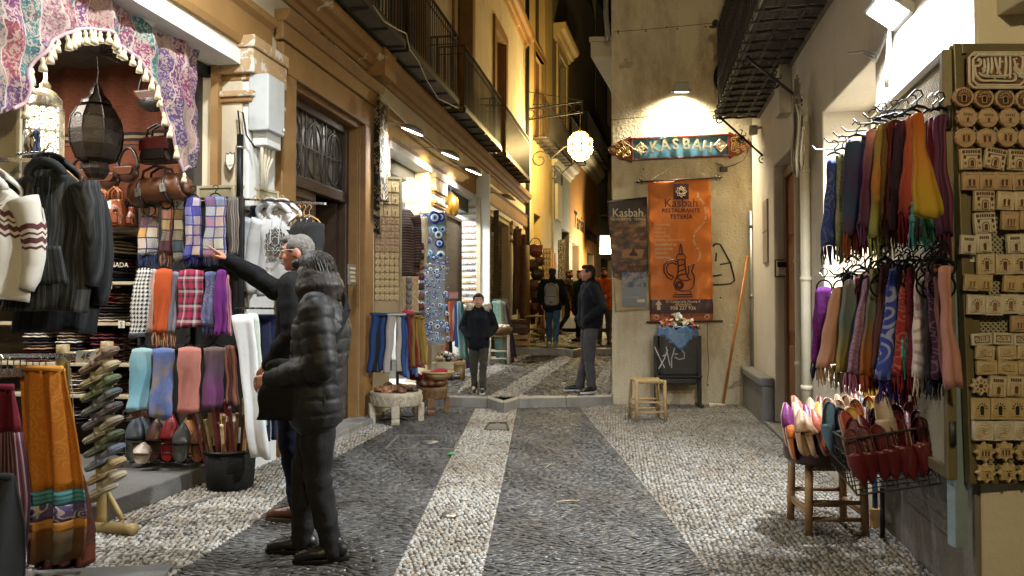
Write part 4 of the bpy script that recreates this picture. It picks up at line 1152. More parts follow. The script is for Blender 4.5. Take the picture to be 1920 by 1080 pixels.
def banner(label,px,mat,name='banner',curl=.012,y=-.05,segs=24):
 (ul,vt),(ur,vtr),(urb,vb),(ulb,vlb)=px
 P=[K.hit(*q,y)for q in px]; c=(sum(p[0]for p in P)/4,0)
 t=thing(name,label,'banner',K.p(c[0],y,P[0][1]),K.a)
 def fn(i,j):
  top=(P[0][0]+(P[1][0]-P[0][0])*i,P[0][1]+(P[1][1]-P[0][1])*i)
  bot=(P[3][0]+(P[2][0]-P[3][0])*i,P[3][1]+(P[2][1]-P[3][1])*i)
  x=top[0]+(bot[0]-top[0])*j-c[0]; z=top[1]+(bot[1]-top[1])*j-P[0][1]
  e=abs(i-.5)*2
  return(x,curl*(sin(i*7+4*j)*.5+.9*sin(j*9+3*i)*.4+.9*e**6*sin(j*40)),z)
 W,H=P[1][0]-P[0][0],P[0][1]-P[3][1]
 mb=MB(); mb.grid(fn,segs,48,mat,lambda i,j:(i*W,j*H)); mb.build('cloth',None,t,solid=.004)
 def on(i,j,y=-.014):q=fn(i,j); return(q[0],q[1]+y,q[2])
 return t,on,W,H
def banner_mat(name,col,bands,rough=.45):
 """printed cloth: plain ground with printed bands at real heights (v in metres)"""
 m,nt,b=newmat(name); uv=nd(nt,'TexCoord').outputs['UV']; xy=nd(nt,'SeparateXYZ',{0:uv})
 no=nd(nt,'TexNoise',{'Vector':uv,'Scale':5,'Detail':5}).outputs[0]
 c=mixc(nt,no,col,dk(col,.82))
 for(y0,y1,q)in bands:c=mixc(nt,mth(nt,'MULTIPLY',mth(nt,'GREATER_THAN',xy.outputs[1],y0),mth(nt,'LESS_THAN',xy.outputs[1],y1)),c,q)
 nt.links.new(c,b.inputs['Base Color']); b.inputs['Roughness'].default_value=rough
 mp=nd(nt,'Mapping',{'Vector':uv,'Scale':(1,.35,1)}).outputs[0]
 h=nd(nt,'TexNoise',{'Vector':mp,'Scale':7,'Detail':3}).outputs[0]
 nt.links.new(nd(nt,'Bump',{'Height':h,'Strength':.35,'Distance':.05}).outputs[0],b.inputs['Normal']); return m
m_bro=M('banner_maroon',(.055,.012,.018),.6,bump=0); m_ink=M('print_ink',(.06,.012,.02),.6,bump=0); m_pale=M('print_cream',(.72,.55,.36),.6,bump=0)
m_fin=m_black
t,on,W,H=banner('tall orange hanging banner with a black teapot drawing and the restaurant name',[(1215,340),(1332,335),(1337,603),(1219,604)],banner_mat('orange_banner',(.72,.19,.018),[(1.60,1.79,(.05,.012,.018)),(1.79,2.2,(.42,.10,.025))]),curl=.014)
def line(s,size,mat,nm='print',shear=0,sx=1,bold=0,align='CENTER',rot=0,i=.5,j=.5):return txt(s,size,mat,nm,t,on(i,j),(pi/2,rot,0),.001,align,sx,shear,bold)
mb=MB(); c=on(.525,.085,-.016); mb.box(c[0]-.1,c[0]+.1,c[1]-.001,c[1]+.012,c[2]-.1,c[2]+.11); mb.build('emblem_square',m_bro,t)
mb=MB()
for r,k,ph in((.06,8,0),(.045,8,.39),(.028,16,0)):
 pts=[(c[0]+r*(1+.22*cos(8*a+ph*8))*cos(a),c[1]-.003,c[2]+r*(1+.22*cos(8*a+ph*8))*sin(a))for a in np.linspace(0,2*pi,65)]; mb.tube(pts,.0032,4)
mb.build('emblem',m_pale,t)
line('Kasbah',.162,m_ink,sx=.98,i=.52,j=.166); line('RESTAURANTE',.076,m_ink,i=.515,j=.219,bold=.0016); line('TETERÍA',.082,m_ink,i=.515,j=.263,bold=.0016)
for k,s in enumerate(('Tés orientales y afrodisíacos,','batidos y zumos naturales,','repostería morisca, crêpes,','tartas, vinos y licores,','ensaladas, copas y mezcal')):line(s,.042,m_pale,i=.09,j=.312+k*.0265,align='LEFT',sx=.93)
for k,s in enumerate(('Especialidad en','gastronomía','oriental y','vegetariana.')):line(s,.048,m_pale,i=.09,j=.452+k*.03,align='LEFT',bold=.0012)
s='el camino al cielo se recorre en una taza de té'
cp=[(.71,.60),(.80,.55),(.79,.50),(.73,.455),(.71,.41),(.75,.365),(.87,.31),(.91,.25),(.88,.18),(.80,.13),(.79,.10)]
def catm(P,f):
 n=len(P)-1; x=f*n; k=min(int(x),n-1); u=x-k
 g=lambda q:P[min(max(q,0),n)]
 return tuple(.5*((2*g(k)[d])+(-g(k-1)[d]+g(k+1)[d])*u+(2*g(k-1)[d]-5*g(k)[d]+4*g(k+1)[d]-g(k+2)[d])*u*u+(-g(k-1)[d]+3*g(k)[d]-3*g(k+1)[d]+g(k+2)[d])*u**3)for d in(0,1))
for k,ch in enumerate(s):
 if ch==' ':continue
 f=k/(len(s)-1); a,b_=catm(cp,f),catm(cp,min(1,f+.01)); an=atan2(-(b_[1]-a[1])*H,(b_[0]-a[0])*W)
 txt(ch,.047,m_pale,'print',t,on(*a),(pi/2,-an,0),.001,bold=.0016)
def pen(lines,r,mat,nm):
 mb=MB()
 for l in lines:mb.tube([on(*q)for q in l],r,4)
 mb.build(nm,mat,t)
tp=lambda u,v:((u-1217)/117.5,(v-338)/266)
P_=lambda*a:[tp(*q)for q in a]
pen([P_((1276,458),(1274,468),(1272,477),(1280,477),(1278,468),(1276,458)),P_((1267,484),(1270,478),(1282,478),(1286,484),(1283,488),(1269,488),(1267,484)),P_((1270,488),(1271,500),(1270,515),(1266,524),(1262,533),(1266,543),(1275,546),(1290,546),(1298,540),(1300,531)),P_((1284,488),(1284,500),(1286,512),(1288,520),(1293,526)),P_((1270,500),(1285,495)),P_((1271,510),(1285,505)),P_((1268,520),(1276,516),(1287,514)),P_((1268,521),(1276,526),(1290,527)),P_((1270,492),(1262,488),(1252,489),(1244,497),(1244,510),(1250,520),(1258,525),(1262,520),(1258,516)),P_((1268,497),(1260,493),(1253,495),(1249,501),(1250,511),(1257,518)),P_((1288,520),(1291,510),(1290,500),(1302,496)),P_((1300,531),(1301,520),(1296,510),(1302,496)),P_((1265,548),(1264,553),(1295,553),(1293,547)),P_((1262,553),(1261,557),(1296,557),(1296,553)),[(tp(1273+7*cos(a),535+7*sin(a)))for a in np.linspace(0,6.3,17)],[(tp(1273+4*cos(a),535+4*sin(a)))for a in np.linspace(0,6.3,13)]],.0085,m_ink,'teapot_drawing')
line('C/ Calderería Nueva 4',.05,m_pale,i=.525,j=.858,bold=.001); line('GRANADA',.045,m_pale,i=.53,j=.879,bold=.001); line('958 227 936',.068,m_pale,i=.525,j=.904,bold=.0015)
mb=MB(); c=on(.137,.883); mb.prism([(c[0]-.045,c[2]+.01),(c[0],c[2]+.075),(c[0]+.045,c[2]+.01),(c[0]+.022,c[2]+.01),(c[0]+.022,c[2]-.06),(c[0]-.022,c[2]-.06),(c[0]-.022,c[2]+.01)],c[1]-.001,c[1]+.006); mb.build('arrow',m_pale,t)
line('El sabor y los aromas',.075,m_ink,i=.5,j=.95,shear=.25)
pen([[(.10+.035*(1+.2*cos(6*a))*cos(a),.967+.015*(1+.2*cos(6*a))*sin(a))for a in np.linspace(0,6.3,33)],[(.90+.035*(1+.2*cos(6*a))*cos(a),.967+.015*(1+.2*cos(6*a))*sin(a))for a in np.linspace(0,6.3,33)]],.004,m_pale,'rosette')
def curtain_rod(label,a,b,finial=True):
 A,B=K.hit(*a,-.06),K.hit(*b,-.06); A,B=Vector((A[0],-.06,A[1])),Vector((B[0],-.06,B[1]))
 t=thing('banner_rod',label,'rod',K.p(*((A+B)/2)),K.a); c=(A+B)/2; d=(B-A).normalized()
 mb=MB(); mb.tube([A-c,B-c],.012,8); mb.build('rod',m_black,t)
 if finial:
  for s,e in((-1,A),(1,B)):
   mb=MB(); q=e-c; mb.ell(q,(.022,.022,.022),8,6); mb.tube([q,q+d*s*.05],[.016,.003],8); mb.tube([q+d*s*.02+Vector((0,0,.035*sin(k*.5)))+d*(s*.03*cos(k*.5)-s*.05)for k in range(10)],.006,4); mb.build('finial',m_black,t)
curtain_rod('black iron rod with pointed finials across the top of the orange banner',(1196,341),(1350,333))
curtain_rod('black bottom rod of the orange banner, behind the rubbish',(1212,604),(1355,602),False)
mb=MB(); q=[K.hit(1275,303),K.hit(1222,337,-.06),K.hit(1330,333,-.06)]
for e in(1,2):mb.tube([K.p(q[0][0],-.02,q[0][1]),K.p(q[e][0],-.07,q[e][1])],.0025,4)
tag(mb.build('hanging_string',m_bone),'thin string in a wide inverted V holding up the orange banner','string')
def brown_mat():
 m,nt,b=newmat('brown_banner'); uv=nd(nt,'TexCoord').outputs['UV']; xy=nd(nt,'SeparateXYZ',{0:uv}); X,Y=xy.outputs[0],xy.outputs[1]
 no=nd(nt,'TexNoise',{'Vector':uv,'Scale':6,'Detail':6}).outputs[0]
 wood=ramp(nt,nd(nt,'TexNoise',{'Vector':nd(nt,'Mapping',{'Vector':uv,'Scale':(1,1.8,1)}).outputs[0],'Scale':7,'Detail':3}).outputs[0],[(.35,(.025,.012,.01)),(.52,(.12,.055,.03)),(.66,(.32,.17,.08))])
 edge=mth(nt,'ADD',1.02,mth(nt,'MULTIPLY',mth(nt,'ABSOLUTE',mth(nt,'SINE',mth(nt,'MULTIPLY',X,11.5))),.06))
 c=mixc(nt,mth(nt,'LESS_THAN',Y,.20),wood,(.03,.013,.014))
 c=mixc(nt,mth(nt,'GREATER_THAN',Y,edge),c,mixc(nt,no,(.55,.42,.24),(.42,.3,.15)))
 c=mixc(nt,mth(nt,'GREATER_THAN',Y,1.55),c,(.05,.014,.02))
 nt.links.new(c,b.inputs['Base Color']); b.inputs['Roughness'].default_value=.5; return m
t,on,W,H=banner('narrow brown photo banner with cream lower half, left of the orange banner',[(1138,377),(1213,369),(1217,580),(1154,585)],brown_mat(),curl=.010,y=-.03)
line('Kasbah',.162,m_bone,i=.50,j=.128,sx=.9); line('RESTAURANTE · TETERÍA',.047,m_bone,i=.5,j=.185,sx=.9); line('El sabor y',.085,m_ink,i=.57,j=.607); line('los aromas',.08,m_ink,i=.57,j=.65); line('de Al-Ándalus',.075,m_ink,i=.58,j=.69)
mb=MB(); c=on(.60,.5,-.018); mb.prism([(c[0]-.16,c[2]-.05),(c[0]+.12,c[2]-.05),(c[0]+.14,c[2]+.07),(c[0]-.14,c[2]+.06)],c[1],c[1]+.004); mb.build('printed_table',M('print_tan',(.33,.17,.08),.6),t)
mb=MB(); mb.lathe([(.05,0),(.06,.02),(.02,.06),(.012,.1),(0,.11)],(c[0],c[1],c[2]-.02),10,None,None,1,.02); mb.build('printed_teapot',m_bro,t)
def poster_mat():
 m,nt,b=newmat('poster_print'); uv=nd(nt,'TexCoord').outputs['UV']; Y=nd(nt,'SeparateXYZ',{0:uv}).outputs[1]
 n=nd(nt,'TexNoise',{'Vector':uv,'Scale':9,'Detail':4}).outputs[0]
 ph=ramp(nt,n,[(.38,(.02,.025,.04)),(.48,(.10,.15,.22)),(.55,(.35,.24,.16)),(.62,(.03,.1,.22))])
 nt.links.new(mixc(nt,mth(nt,'GREATER_THAN',Y,.2),ph,(.17,.18,.2)),b.inputs['Base Color']); b.inputs['Roughness'].default_value=.35; return m
t=thing('poster','small glossy blue and grey event poster stuck on the brown banner','poster',K.p(*[K.hit(1189,543,-.06)[0],-.062,K.hit(1189,543,-.06)[1]]),K.a)
w,h=.33,.46; mb=MB(); mb.add([(-w/2,0,h/2),(w/2,0,h/2),(w/2,0,-h/2),(-w/2,0,-h/2)],[(0,1,2,3)],poster_mat(),[(0,0),(w,0),(w,h),(0,h)]); mb.build('sheet',None,t,solid=.003)
txt('14,95€',.055,M('print_blue',(.12,.3,.5),.5),'print',t,(0,-.004,-.02),ext=.0005); txt('concierto de flamenco',.022,m_bone,'print',t,(-.03,-.004,-.1),ext=.0005)
mb=MB(); mb.box(.04,.14,-.004,-.002,-.17,-.13); mb.build('print_badge',m_bone,t)
x,z=K.hit(1356,318)
t=thing('junction_box','small black cable box on the plaster right of the orange banner top','box',K.p(x,-.03,z),K.a)
mb=MB(); mb.box(-.05,.05,-.025,.03,-.035,.035); mb.build('box',m_black,t,bevel=.01)
mb=MB(); mb.tube([(0,0,.03),(-.04,-.02,.06),(-.09,-.01,.07),(-.1,.02,.08)],.006,5); mb.tube([(.05,0,.03),(.15,-.01,.06),(.26,-.02,.12),(.33,-.02,.26),(.34,.0,.42)],.007,6); mb.build('cable',m_black,t)
t=thing('cable_loop','black coil of cable hanging on the wall beside the iron balcony railing','cable',K.p(*[K.hit(1360,148)[0],-.06,K.hit(1360,148)[1]]),K.a)
mb=MB()
for k in range(4):mb.tube([((.165-.006*k)*cos(a)+.004*k,-.01*k,(.24-.008*k)*sin(a))for a in np.linspace(0,2*pi,33)],.011,6)
mb.build('coil',m_plast,t)
p0,p1=gnd(1352,760),K.p(*[K.hit(1402,480,-.02)[0],-.02,K.hit(1402,480,-.02)[1]])
t=thing('broom','long orange broom handle leaning on the plaster wall beside the grey pipe','broom',p0)
mb=MB(); mb.tube([Vector((0,-.1,.02)),p1-p0],.016,10); mb.build('handle',M('orange_handle',(.55,.2,.03),.4,(.4,.13,.02),1,8),t)
mb=MB(); mb.box(-.09,.02,-.15,-.05,0,.035); mb.tube([(-.09,-.1,.02),(-.2,-.12,.0)],[.03,.05],6); mb.build('head',M('broom_head',(.5,.44,.34),.8),t,bevel=.01)
bc=gnd(1262,757); bc.y=9.82; bw=.61
t=thing('litter_bin','black iron street bin, overfull, tagged with white paint below the orange banner','bin',(bc.x,9.80,0),K.a)
zt_=at(1262,622,9.8).z; zb_=at(1262,720,9.8).z
m_bin=M('bin_black',(.02,.02,.02),.42,(.045,.04,.035),1,7,.15,80)
mb=MB(); mb.prism([(-.235,zb_+.12),(.235,zb_+.12),(.25,zt_-.03),(-.25,zt_-.03)],-.16,.14); mb.prism([(-.24,zb_+.0),(.24,zb_+.0),(.24,zb_+.1),(-.24,zb_+.1)],-.13,.12); mb.build('body',m_bin,t,bevel=.03)
for s in(-1,1):
 mb=MB(); mb.bar((s*.285,-.02,.0),(s*.285,-.02,zt_-.05),.05,.05); mb.bar((s*.285,-.16,.02),(s*.285,.14,.02),.05,.04); mb.bar((s*.285,-.02,zt_-.3),(s*.22,-.02,zt_-.3),.04); mb.build('post',m_black,t,bevel=.006)
mb=MB(); mb.box(-.29,.29,-.175,.15,zb_+.1,zb_+.125); mb.build('rim',m_black,t,bevel=.006)
m_bag=M('blue_bin_bag',(.04,.12,.30),.3,(.1,.22,.42),1,9,.8,25)
mb=MB()
mb.grid(lambda i,j:((.255+.03*j+.012*sin(40*i)+.015*sin(17*i+2))*(1 if True else 0)*cos(2*pi*i),(.165+.02*j+.008*sin(33*i))*sin(2*pi*i)-.01,zt_+.06-(.19+.06*sin(2*pi*i*3)+.04*sin(2*pi*7*i))*j+.02*sin(i*50)*(1-j)),72,8)
mb.grid(lambda i,j:(.25*(1-j)*cos(2*pi*i),.16*(1-j)*sin(2*pi*i)-.01,zt_+.05+.03*sin(9*i+7*j)),36,5)
mb.build('bin_bag',m_bag,t,solid=.003)
scr=MB()
def bn(u,v):p=at(u,v,9.62); q=p-Vector((bc.x,9.80,0)); return(q.x,-.168,q.z)
for l in([(1228,650),(1240,676),(1247,690)],[(1253,655),(1247,672),(1236,692)],[(1243,668),(1253,664)],[(1250,650),(1254,672),(1257,686)],[(1260,690),(1260,672),(1264,660),(1266,652)],[(1255,640),(1272,648),(1284,662),(1284,672),(1274,674),(1266,670)],[(1265,664),(1272,664)],[(1276,640),(1288,648)]):
 scr.tube([bn(*q)for q in l],.0075,4)
scr.build('spray_tag',M('white_paint_marker',(.6,.6,.56),.6),t)
mats_l=[M('litter_'+n,c,.6,dk(c,.7),1,12,.6,30)for n,c in(('white',(.68,.66,.6)),('red',(.45,.02,.02)),('brown',(.35,.2,.1)),('clear',(.6,.62,.6)),('yellow',(.55,.42,.12)))]
mb=MB()
for k in range(46):
 a,r=RND.uniform(0,6.28),RND.uniform(0,1)**.6
 c=Vector((.22*r*cos(a),.12*r*sin(a)-.02,zt_+.05+.16*(1-r)+RND.uniform(-.01,.03)))
 m4=Matrix.Translation(c)@Matrix.Rotation(RND.uniform(0,6),4,Vector((RND.random(),RND.random(),RND.random())).normalized())
 s=RND.uniform(.03,.075); ph=RND.uniform(0,6); mt=mats_l[RND.choice([0,0,0,1,2,2,3,4])]
 b0=len(mb.v); mb.grid(lambda i,j:(s*(i-.5)*2,s*(j-.5)*1.6,s*.45*sin(i*5+ph)*cos(j*6+ph)),4,4,mt,smooth=False)
 mb.v[b0:]=[tuple(m4@Vector(p))for p in mb.v[b0:]]
o=mb.build('litter',None,solid=.002,loc=(bc.x,9.80,0)); tag(o,'heap of white, brown and red rubbish spilling over the top of the bin','rubbish',kind='stuff')
m_stool=M('peeled_wood',(.50,.34,.17),.6,(.36,.23,.10),1,9,.3,50); m_rush=M('woven_rush',(.45,.33,.15),.8,(.3,.2,.08),1,40,.8,90)
m_stool3=M('honey_stool_wood',(.36,.22,.10),.55,(.24,.13,.055),1,9,.3,50)
m_stool2=M('brown_stool_wood',(.26,.14,.055),.55,(.17,.085,.03),1,9,.3,50)
def stool(label,loc,rz,w,h,mat,seat,group='small rush-seated stools',r=.02):
 t=thing('stool',label,'stool',loc,rz,group)
 a=w/2-r
 for sx in(-1,1):
  for sy in(-1,1):
   mb=MB(); mb.tube([(sx*a*1.03,sy*a*1.03,0),(sx*a,sy*a,h*.5),(sx*a*.98,sy*a*.98,h)],[r,r*1.1,r],9); mb.build('leg',mat,t)
 mb=MB()
 for z,ax in((h*.22,0),(h*.34,1),(h*.46,0),(h*.22+.03,1)):
  for s in(-1,1):mb.tube([(-a,s*a,z),(a,s*a,z)]if ax==0 else[(s*a,-a,z),(s*a,a,z)],r*.62,7)
 mb.build('stretcher',mat,t)
 mb=MB(); n=14
 for i in range(n):
  x=-a+2*a*(i+.5)/n; mb.tube([(x,-a-r*.5,h-.035),(x,-a,h-.008),(x,0,h-.018),(x,a,h-.008),(x,a+r*.5,h-.035)],a/n*1.04,6)
 mb.build('seat',seat,t); return t
stool('empty pale wooden stool with woven rush seat standing alone before the litter bin',gnd(1214,786),.06,.37,.47,m_stool,m_rush,None)
# right-hand shop: slippers, scarves, souvenir tiles
m_olive=M('olive_gold_frame',(.20,.165,.09),.45,(.15,.12,.06),1,6,.1,60,metal=.3)
m_perf=M('olive_punched_metal',(.5,.46,.34),.45,(.4,.35,.24),1,5,.1,60,metal=.3)
m_pinned=M('blue_grey_jamb',(.25,.32,.36),.7,(.18,.24,.27),1,6,.4,40)
ptl,pbl=at(1783,84,3.2),at(1815,906,3.2)
t=thing('tile_board','olive metal display board of punched sheet carrying rows of carved souvenir tiles','display panel',(ptl.x,3.2,pbl.z))
PH=ptl.z-pbl.z; lean=(pbl.x-ptl.x); PW_=1.05
sh=Matrix(((1,0,-lean/PH,lean),(0,1,0,0),(0,0,1,0),(0,0,0,1)))
mb=MB(); mb.box(0,.035,-.02,.02,0,PH,None,sh); mb.box(PW_-.04,PW_,-.02,.02,0,PH,None,sh); mb.box(.035,PW_-.04,-.02,.02,PH-.045,PH,None,sh); mb.box(.035,PW_-.04,-.02,.02,0,.05,None,sh); mb.box(.035,.075,-.008,.02,.05,PH-.045,None,sh)
mb.build('frame',m_olive,t,bevel=.004)
o=perforated(t,.075,PW_-.04,.05,PH-.045,m_perf,.022,.0065); o.data.transform(sh)
mb=MB(); mb.box(.012,PW_-.01,.012,.018,.02,PH-.02,None,sh); mb.build('back_sheet',M('panel_back',(.26,.235,.17),.8),t)
mb=MB()
for z in(.12,.5,.95,1.4):mb.box(.038,.07,-.014,-.008,z,z+.03,None,sh)
mb.build('tape',m_paper,t)
m_cast=[M('cast_'+n,c,.75,k,1,10,.3,70)for n,c,k in(('cream',(.62,.53,.40),(.46,.34,.21)),('tan',(.52,.38,.25),(.36,.23,.13)),('ochre',(.58,.46,.27),(.42,.3,.14)),('white',(.66,.61,.53),(.48,.4,.3)))]
m_recess=M('cast_recess',(.12,.05,.02),.8,(.06,.025,.012)); m_mirror=M('bit_of_mirror',(.8,.82,.85),.08,metal=1,bump=0)
def arch(cx,z0,w,h,n=10,horse=0):return[(cx-w/2*(1-horse),z0),*[(cx+w/2*cos(pi-pi*k/n),z0+h-w/2+w/2*sin(pi-pi*k/n))for k in range(n+1)],(cx+w/2*(1-horse),z0)]
def rim(mb,P,y,r,mat):mb.tube([(p[0],y,p[1])for p in P]+[(P[0][0],y,P[0][1])],r,4,mat)
def tile_mesh(kind,w,h,mat,dark=None):
 dark=dark or m_recess; mb=MB(); a,b=w/2,h/2; d=.012
 if kind.startswith('round'):
  n=36; P=[(a*(1+.03*cos(k*2*pi/n*12))*cos(2*pi*k/n),b*(1+.03*cos(k*2*pi/n*12))*sin(2*pi*k/n))for k in range(n)]
  mb.prism(P,-d,d*.3,mat); rim(mb,[(p[0]*.93,p[1]*.93)for p in P],-d,.0028,mat); rim(mb,[(p[0]*.8,p[1]*.8)for p in P],-d,.0018,mat)
  mb.prism([(p[0]*.78,p[1]*.78)for p in P],-d-.0012,-d,dark if kind=='round_dark' else mat)
  if kind=='round_twin':ar=[arch(s*a*.25,-b*.45,a*.36,b*.75)for s in(-1,1)]
  else:ar=[arch(0,-b*.5,a*(.5 if kind=='round_dark' else .32),b*(.72 if kind=='round_dark' else .5),horse=.2)]
  for q in ar:mb.prism(q,-d-.0035,-d,m_recess if kind!='round_dark' else m_void); rim(mb,q,-d-.0035,.0022,mat)
  if kind!='round_dark':
   mb.box(-a*.5,a*.5,-d-.004,-d,b*.38,b*.46,mat); mb.box(-a*.5,a*.5,-d-.004,-d,-b*.52,-b*.46,mat)
   for k in range(5):mb.box(-a*.42+k*a*.2,-a*.34+k*a*.2,-d-.003,-d,b*.16,b*.33,dark)
  else:
   for k in range(9):
    an=pi*k/8; mb.bar((a*.34*cos(an),-d-.003,b*.1+b*.34*sin(an)),(a*.62*cos(an),-d-.003,b*.1+b*.6*sin(an)),.003,.003,mat)
  return mb.mesh('tile')
 if kind.startswith('star'):
  P=[(a*(1.04 if k%2==0 else .74)*cos(2*pi*k/16+pi/2),b*(1.04 if k%2==0 else .74)*sin(2*pi*k/16+pi/2))for k in range(16)]
  mb.prism(P,-d,.003,mat); rim(mb,[(p[0]*.9,p[1]*.9)for p in P],-d,.003,mat)
  if kind=='star_flower':
   for k in range(8):
    an=pi/4*k; c=(a*.5*cos(an),b*.5*sin(an)); mb.prism([(c[0]+a*.17*cos(an),c[1]+b*.17*sin(an)),(c[0]-a*.09*sin(an),c[1]+b*.09*cos(an)),(c[0]-a*.15*cos(an),c[1]-b*.15*sin(an)),(c[0]+a*.09*sin(an),c[1]-b*.09*cos(an))],-d-.002,-d,dark)
   mb.prism([(a*.2*cos(k*pi/8),b*.2*sin(k*pi/8))for k in range(16)],-d-.003,-d,dark)
  elif kind=='star_twin':
   for s in(-.3,0,.3):q=arch(s*a,-b*.4,a*.25,b*.6); mb.prism(q,-d-.003,-d,dark if s else m_mirror); rim(mb,q,-d-.004,.002,mat)
   mb.box(-a*.5,a*.5,-d-.005,-d,b*.3,b*.4,mat)
  else:
   q=arch(0,-b*.45,a*.3,b*.5); mb.prism(q,-d-.003,-d,dark); rim(mb,q,-d-.004,.002,mat); mb.box(-a*.5,a*.5,-d-.005,-d,b*.2,b*.3,mat)
   for s in(-1,1):mb.box(s*a*.38-.003,s*a*.38+.003,-d-.005,-d,-b*.45,b*.2,mat)
   for k in range(4):mb.box(-a*.36+k*a*.2,-a*.28+k*a*.2,-d-.003,-d,-b*.02+b*.1,b*.18,dark)
  return mb.mesh('tile')
 mb.box(-a,a,-d,.003,-b,b,mat)
 rim(mb,[(-a*.94,-b*.95),(a*.94,-b*.95),(a*.94,b*.95),(-a*.94,b*.95)],-d,.0028,mat)
 if kind=='castle':
  mb.box(-a*.8,a*.8,-d-.006,-d,b*.38,b*.5,mat); q=arch(0,-b*.8,a*.42,b*.72); mb.prism(arch(0,-b*.8,a*.8,b*1.02),-d-.003,-d,mat); mb.prism(q,-d-.006,-d-.001,dark); rim(mb,q,-d-.006,.002,mat); rim(mb,arch(0,-b*.8,a*.62,b*.86),-d-.004,.0016,dark)
  for s in(-1,1):
   mb.box(s*a*.68-a*.16,s*a*.68+a*.16,-d-.007,-d,-b*.85,-b*.1,mat)
   for z in(-.55,.05):mb.prism(arch(s*a*.68,b*z,a*.16,b*.26),-d-.0085,-d,dark)
  for k in range(5):mb.box(-a*.5+k*a*.22,-a*.38+k*a*.22,-d-.004,-d,b*.55,b*.85,dark)
  for s in(-1,1):mb.box(s*a*.74-a*.12,s*a*.74+a*.12,-d-.004,-d,b*.55,b*.82,dark)
 elif kind in('twin','window','blue_window','triple'):
  rim(mb,[(-a*.72,-b*.8),(a*.72,-b*.8),(a*.72,b*.72),(-a*.72,b*.72)],-d,.003,mat)
  mb.prism(arch(0,-b*.72,a*1.25,b*1.35),-d-.002,-d,mat); n={'twin':2,'window':1,'blue_window':1,'triple':3}[kind]
  for k in range(n):
   q=arch((k-(n-1)/2)*a*1.05/n,-b*.6,a*(.95/n if n>1 else .62),b*(.95 if n==1 else .8),horse=.15)
   mb.prism(q,-d-.004,-d-.001,dark); rim(mb,q,-d-.005,.0026,mat)
  if n==1:
   for k in range(7):
    an=pi*k/6; mb.bar((a*.36*cos(an),-d-.004,b*.05+b*.3*sin(an)),(a*.62*cos(an),-d-.004,b*.05+b*.55*sin(an)),.0035,.003,dark)
 elif kind in('gate','gate2'):
  q=arch(0,-b*.8,a*.62,b*.85,horse=.15); mb.box(-a*.75,a*.75,-d-.004,-d,b*.18,b*.28,mat); mb.prism(arch(0,-b*.85,a*1.05,b*1.1),-d-.0025,-d,mat); mb.prism(q,-d-.005,-d,dark); rim(mb,q,-d-.006,.003,mat)
  for k in range(5):mb.prism(arch(-a*.52+k*a*.26,b*.42,a*.15,b*.3),-d-.003,-d,dark)
  for s in(-1,1):mb.box(s*a*.62-.003,s*a*.62+.003,-d-.006,-d,-b*.85,b*.2,mat)
 elif kind=='script':
  rim(mb,[(-a*.82,-b*.7),(a*.82,-b*.7),(a*.82,b*.7),(-a*.82,b*.7)],-d,.002,mat)
  mb.prism([(-a*.82,-b*.7),(a*.82,-b*.7),(a*.82,b*.7),(-a*.82,b*.7)],-d-.0006,-d,dark)
  for k,x in enumerate((.62,.46,.22,.05)):mb.tube([(a*x,-d-.003,-b*.35),(a*(x-.05),-d-.003,b*.5)],.0028,4,mat)
  mb.tube([(a*.68,-d-.003,-b*.3),(a*.2,-d-.003,-b*.45),(-a*.2,-d-.003,-b*.4),(-a*.62,-d-.003,-b*.35),(-a*.7,-d-.003,b*.1),(-a*.5,-d-.003,b*.35),(-a*.35,-d-.003,0),(-a*.55,-d-.003,-b*.15)],.003,4,mat)
  mb.tube([(-a*.15,-d-.003,-b*.4),(-a*.25,-d-.003,b*.1),(-a*.05,-d-.003,b*.3),(-a*.3,-d-.003,b*.52)],.0028,4,mat)
 elif kind=='medal':
  for k in(.85,.62):mb.tube([(a*k*cos(q),-d-.001,b*k*sin(q))for q in np.linspace(0,2*pi,29)],.0025,4,mat)
  for k in range(12):q=k*pi/6; mb.tube([(a*.74*cos(q)+a*.1*cos(e),-d-.001,b*.74*sin(q)+b*.1*sin(e))for e in np.linspace(0,6.28,9)],.0018,4,mat)
  mb.prism([(a*.58*cos(k*pi/10),b*.58*sin(k*pi/10))for k in range(20)],-d-.0008,-d,dark)
  for z in(-.2,.05,.28):mb.tube([(-a*.42,-d-.002,b*z),(-a*.15,-d-.003,b*(z+.12)),(a*.1,-d-.003,b*(z-.05)),(a*.42,-d-.002,b*(z+.08))],.003,4,mat)
 return mb.mesh('tile')
lk=M('cast_soft_brown',(.25,.14,.06),.8,(.18,.09,.04))  # paler brown for the arches and script grounds of some tiles
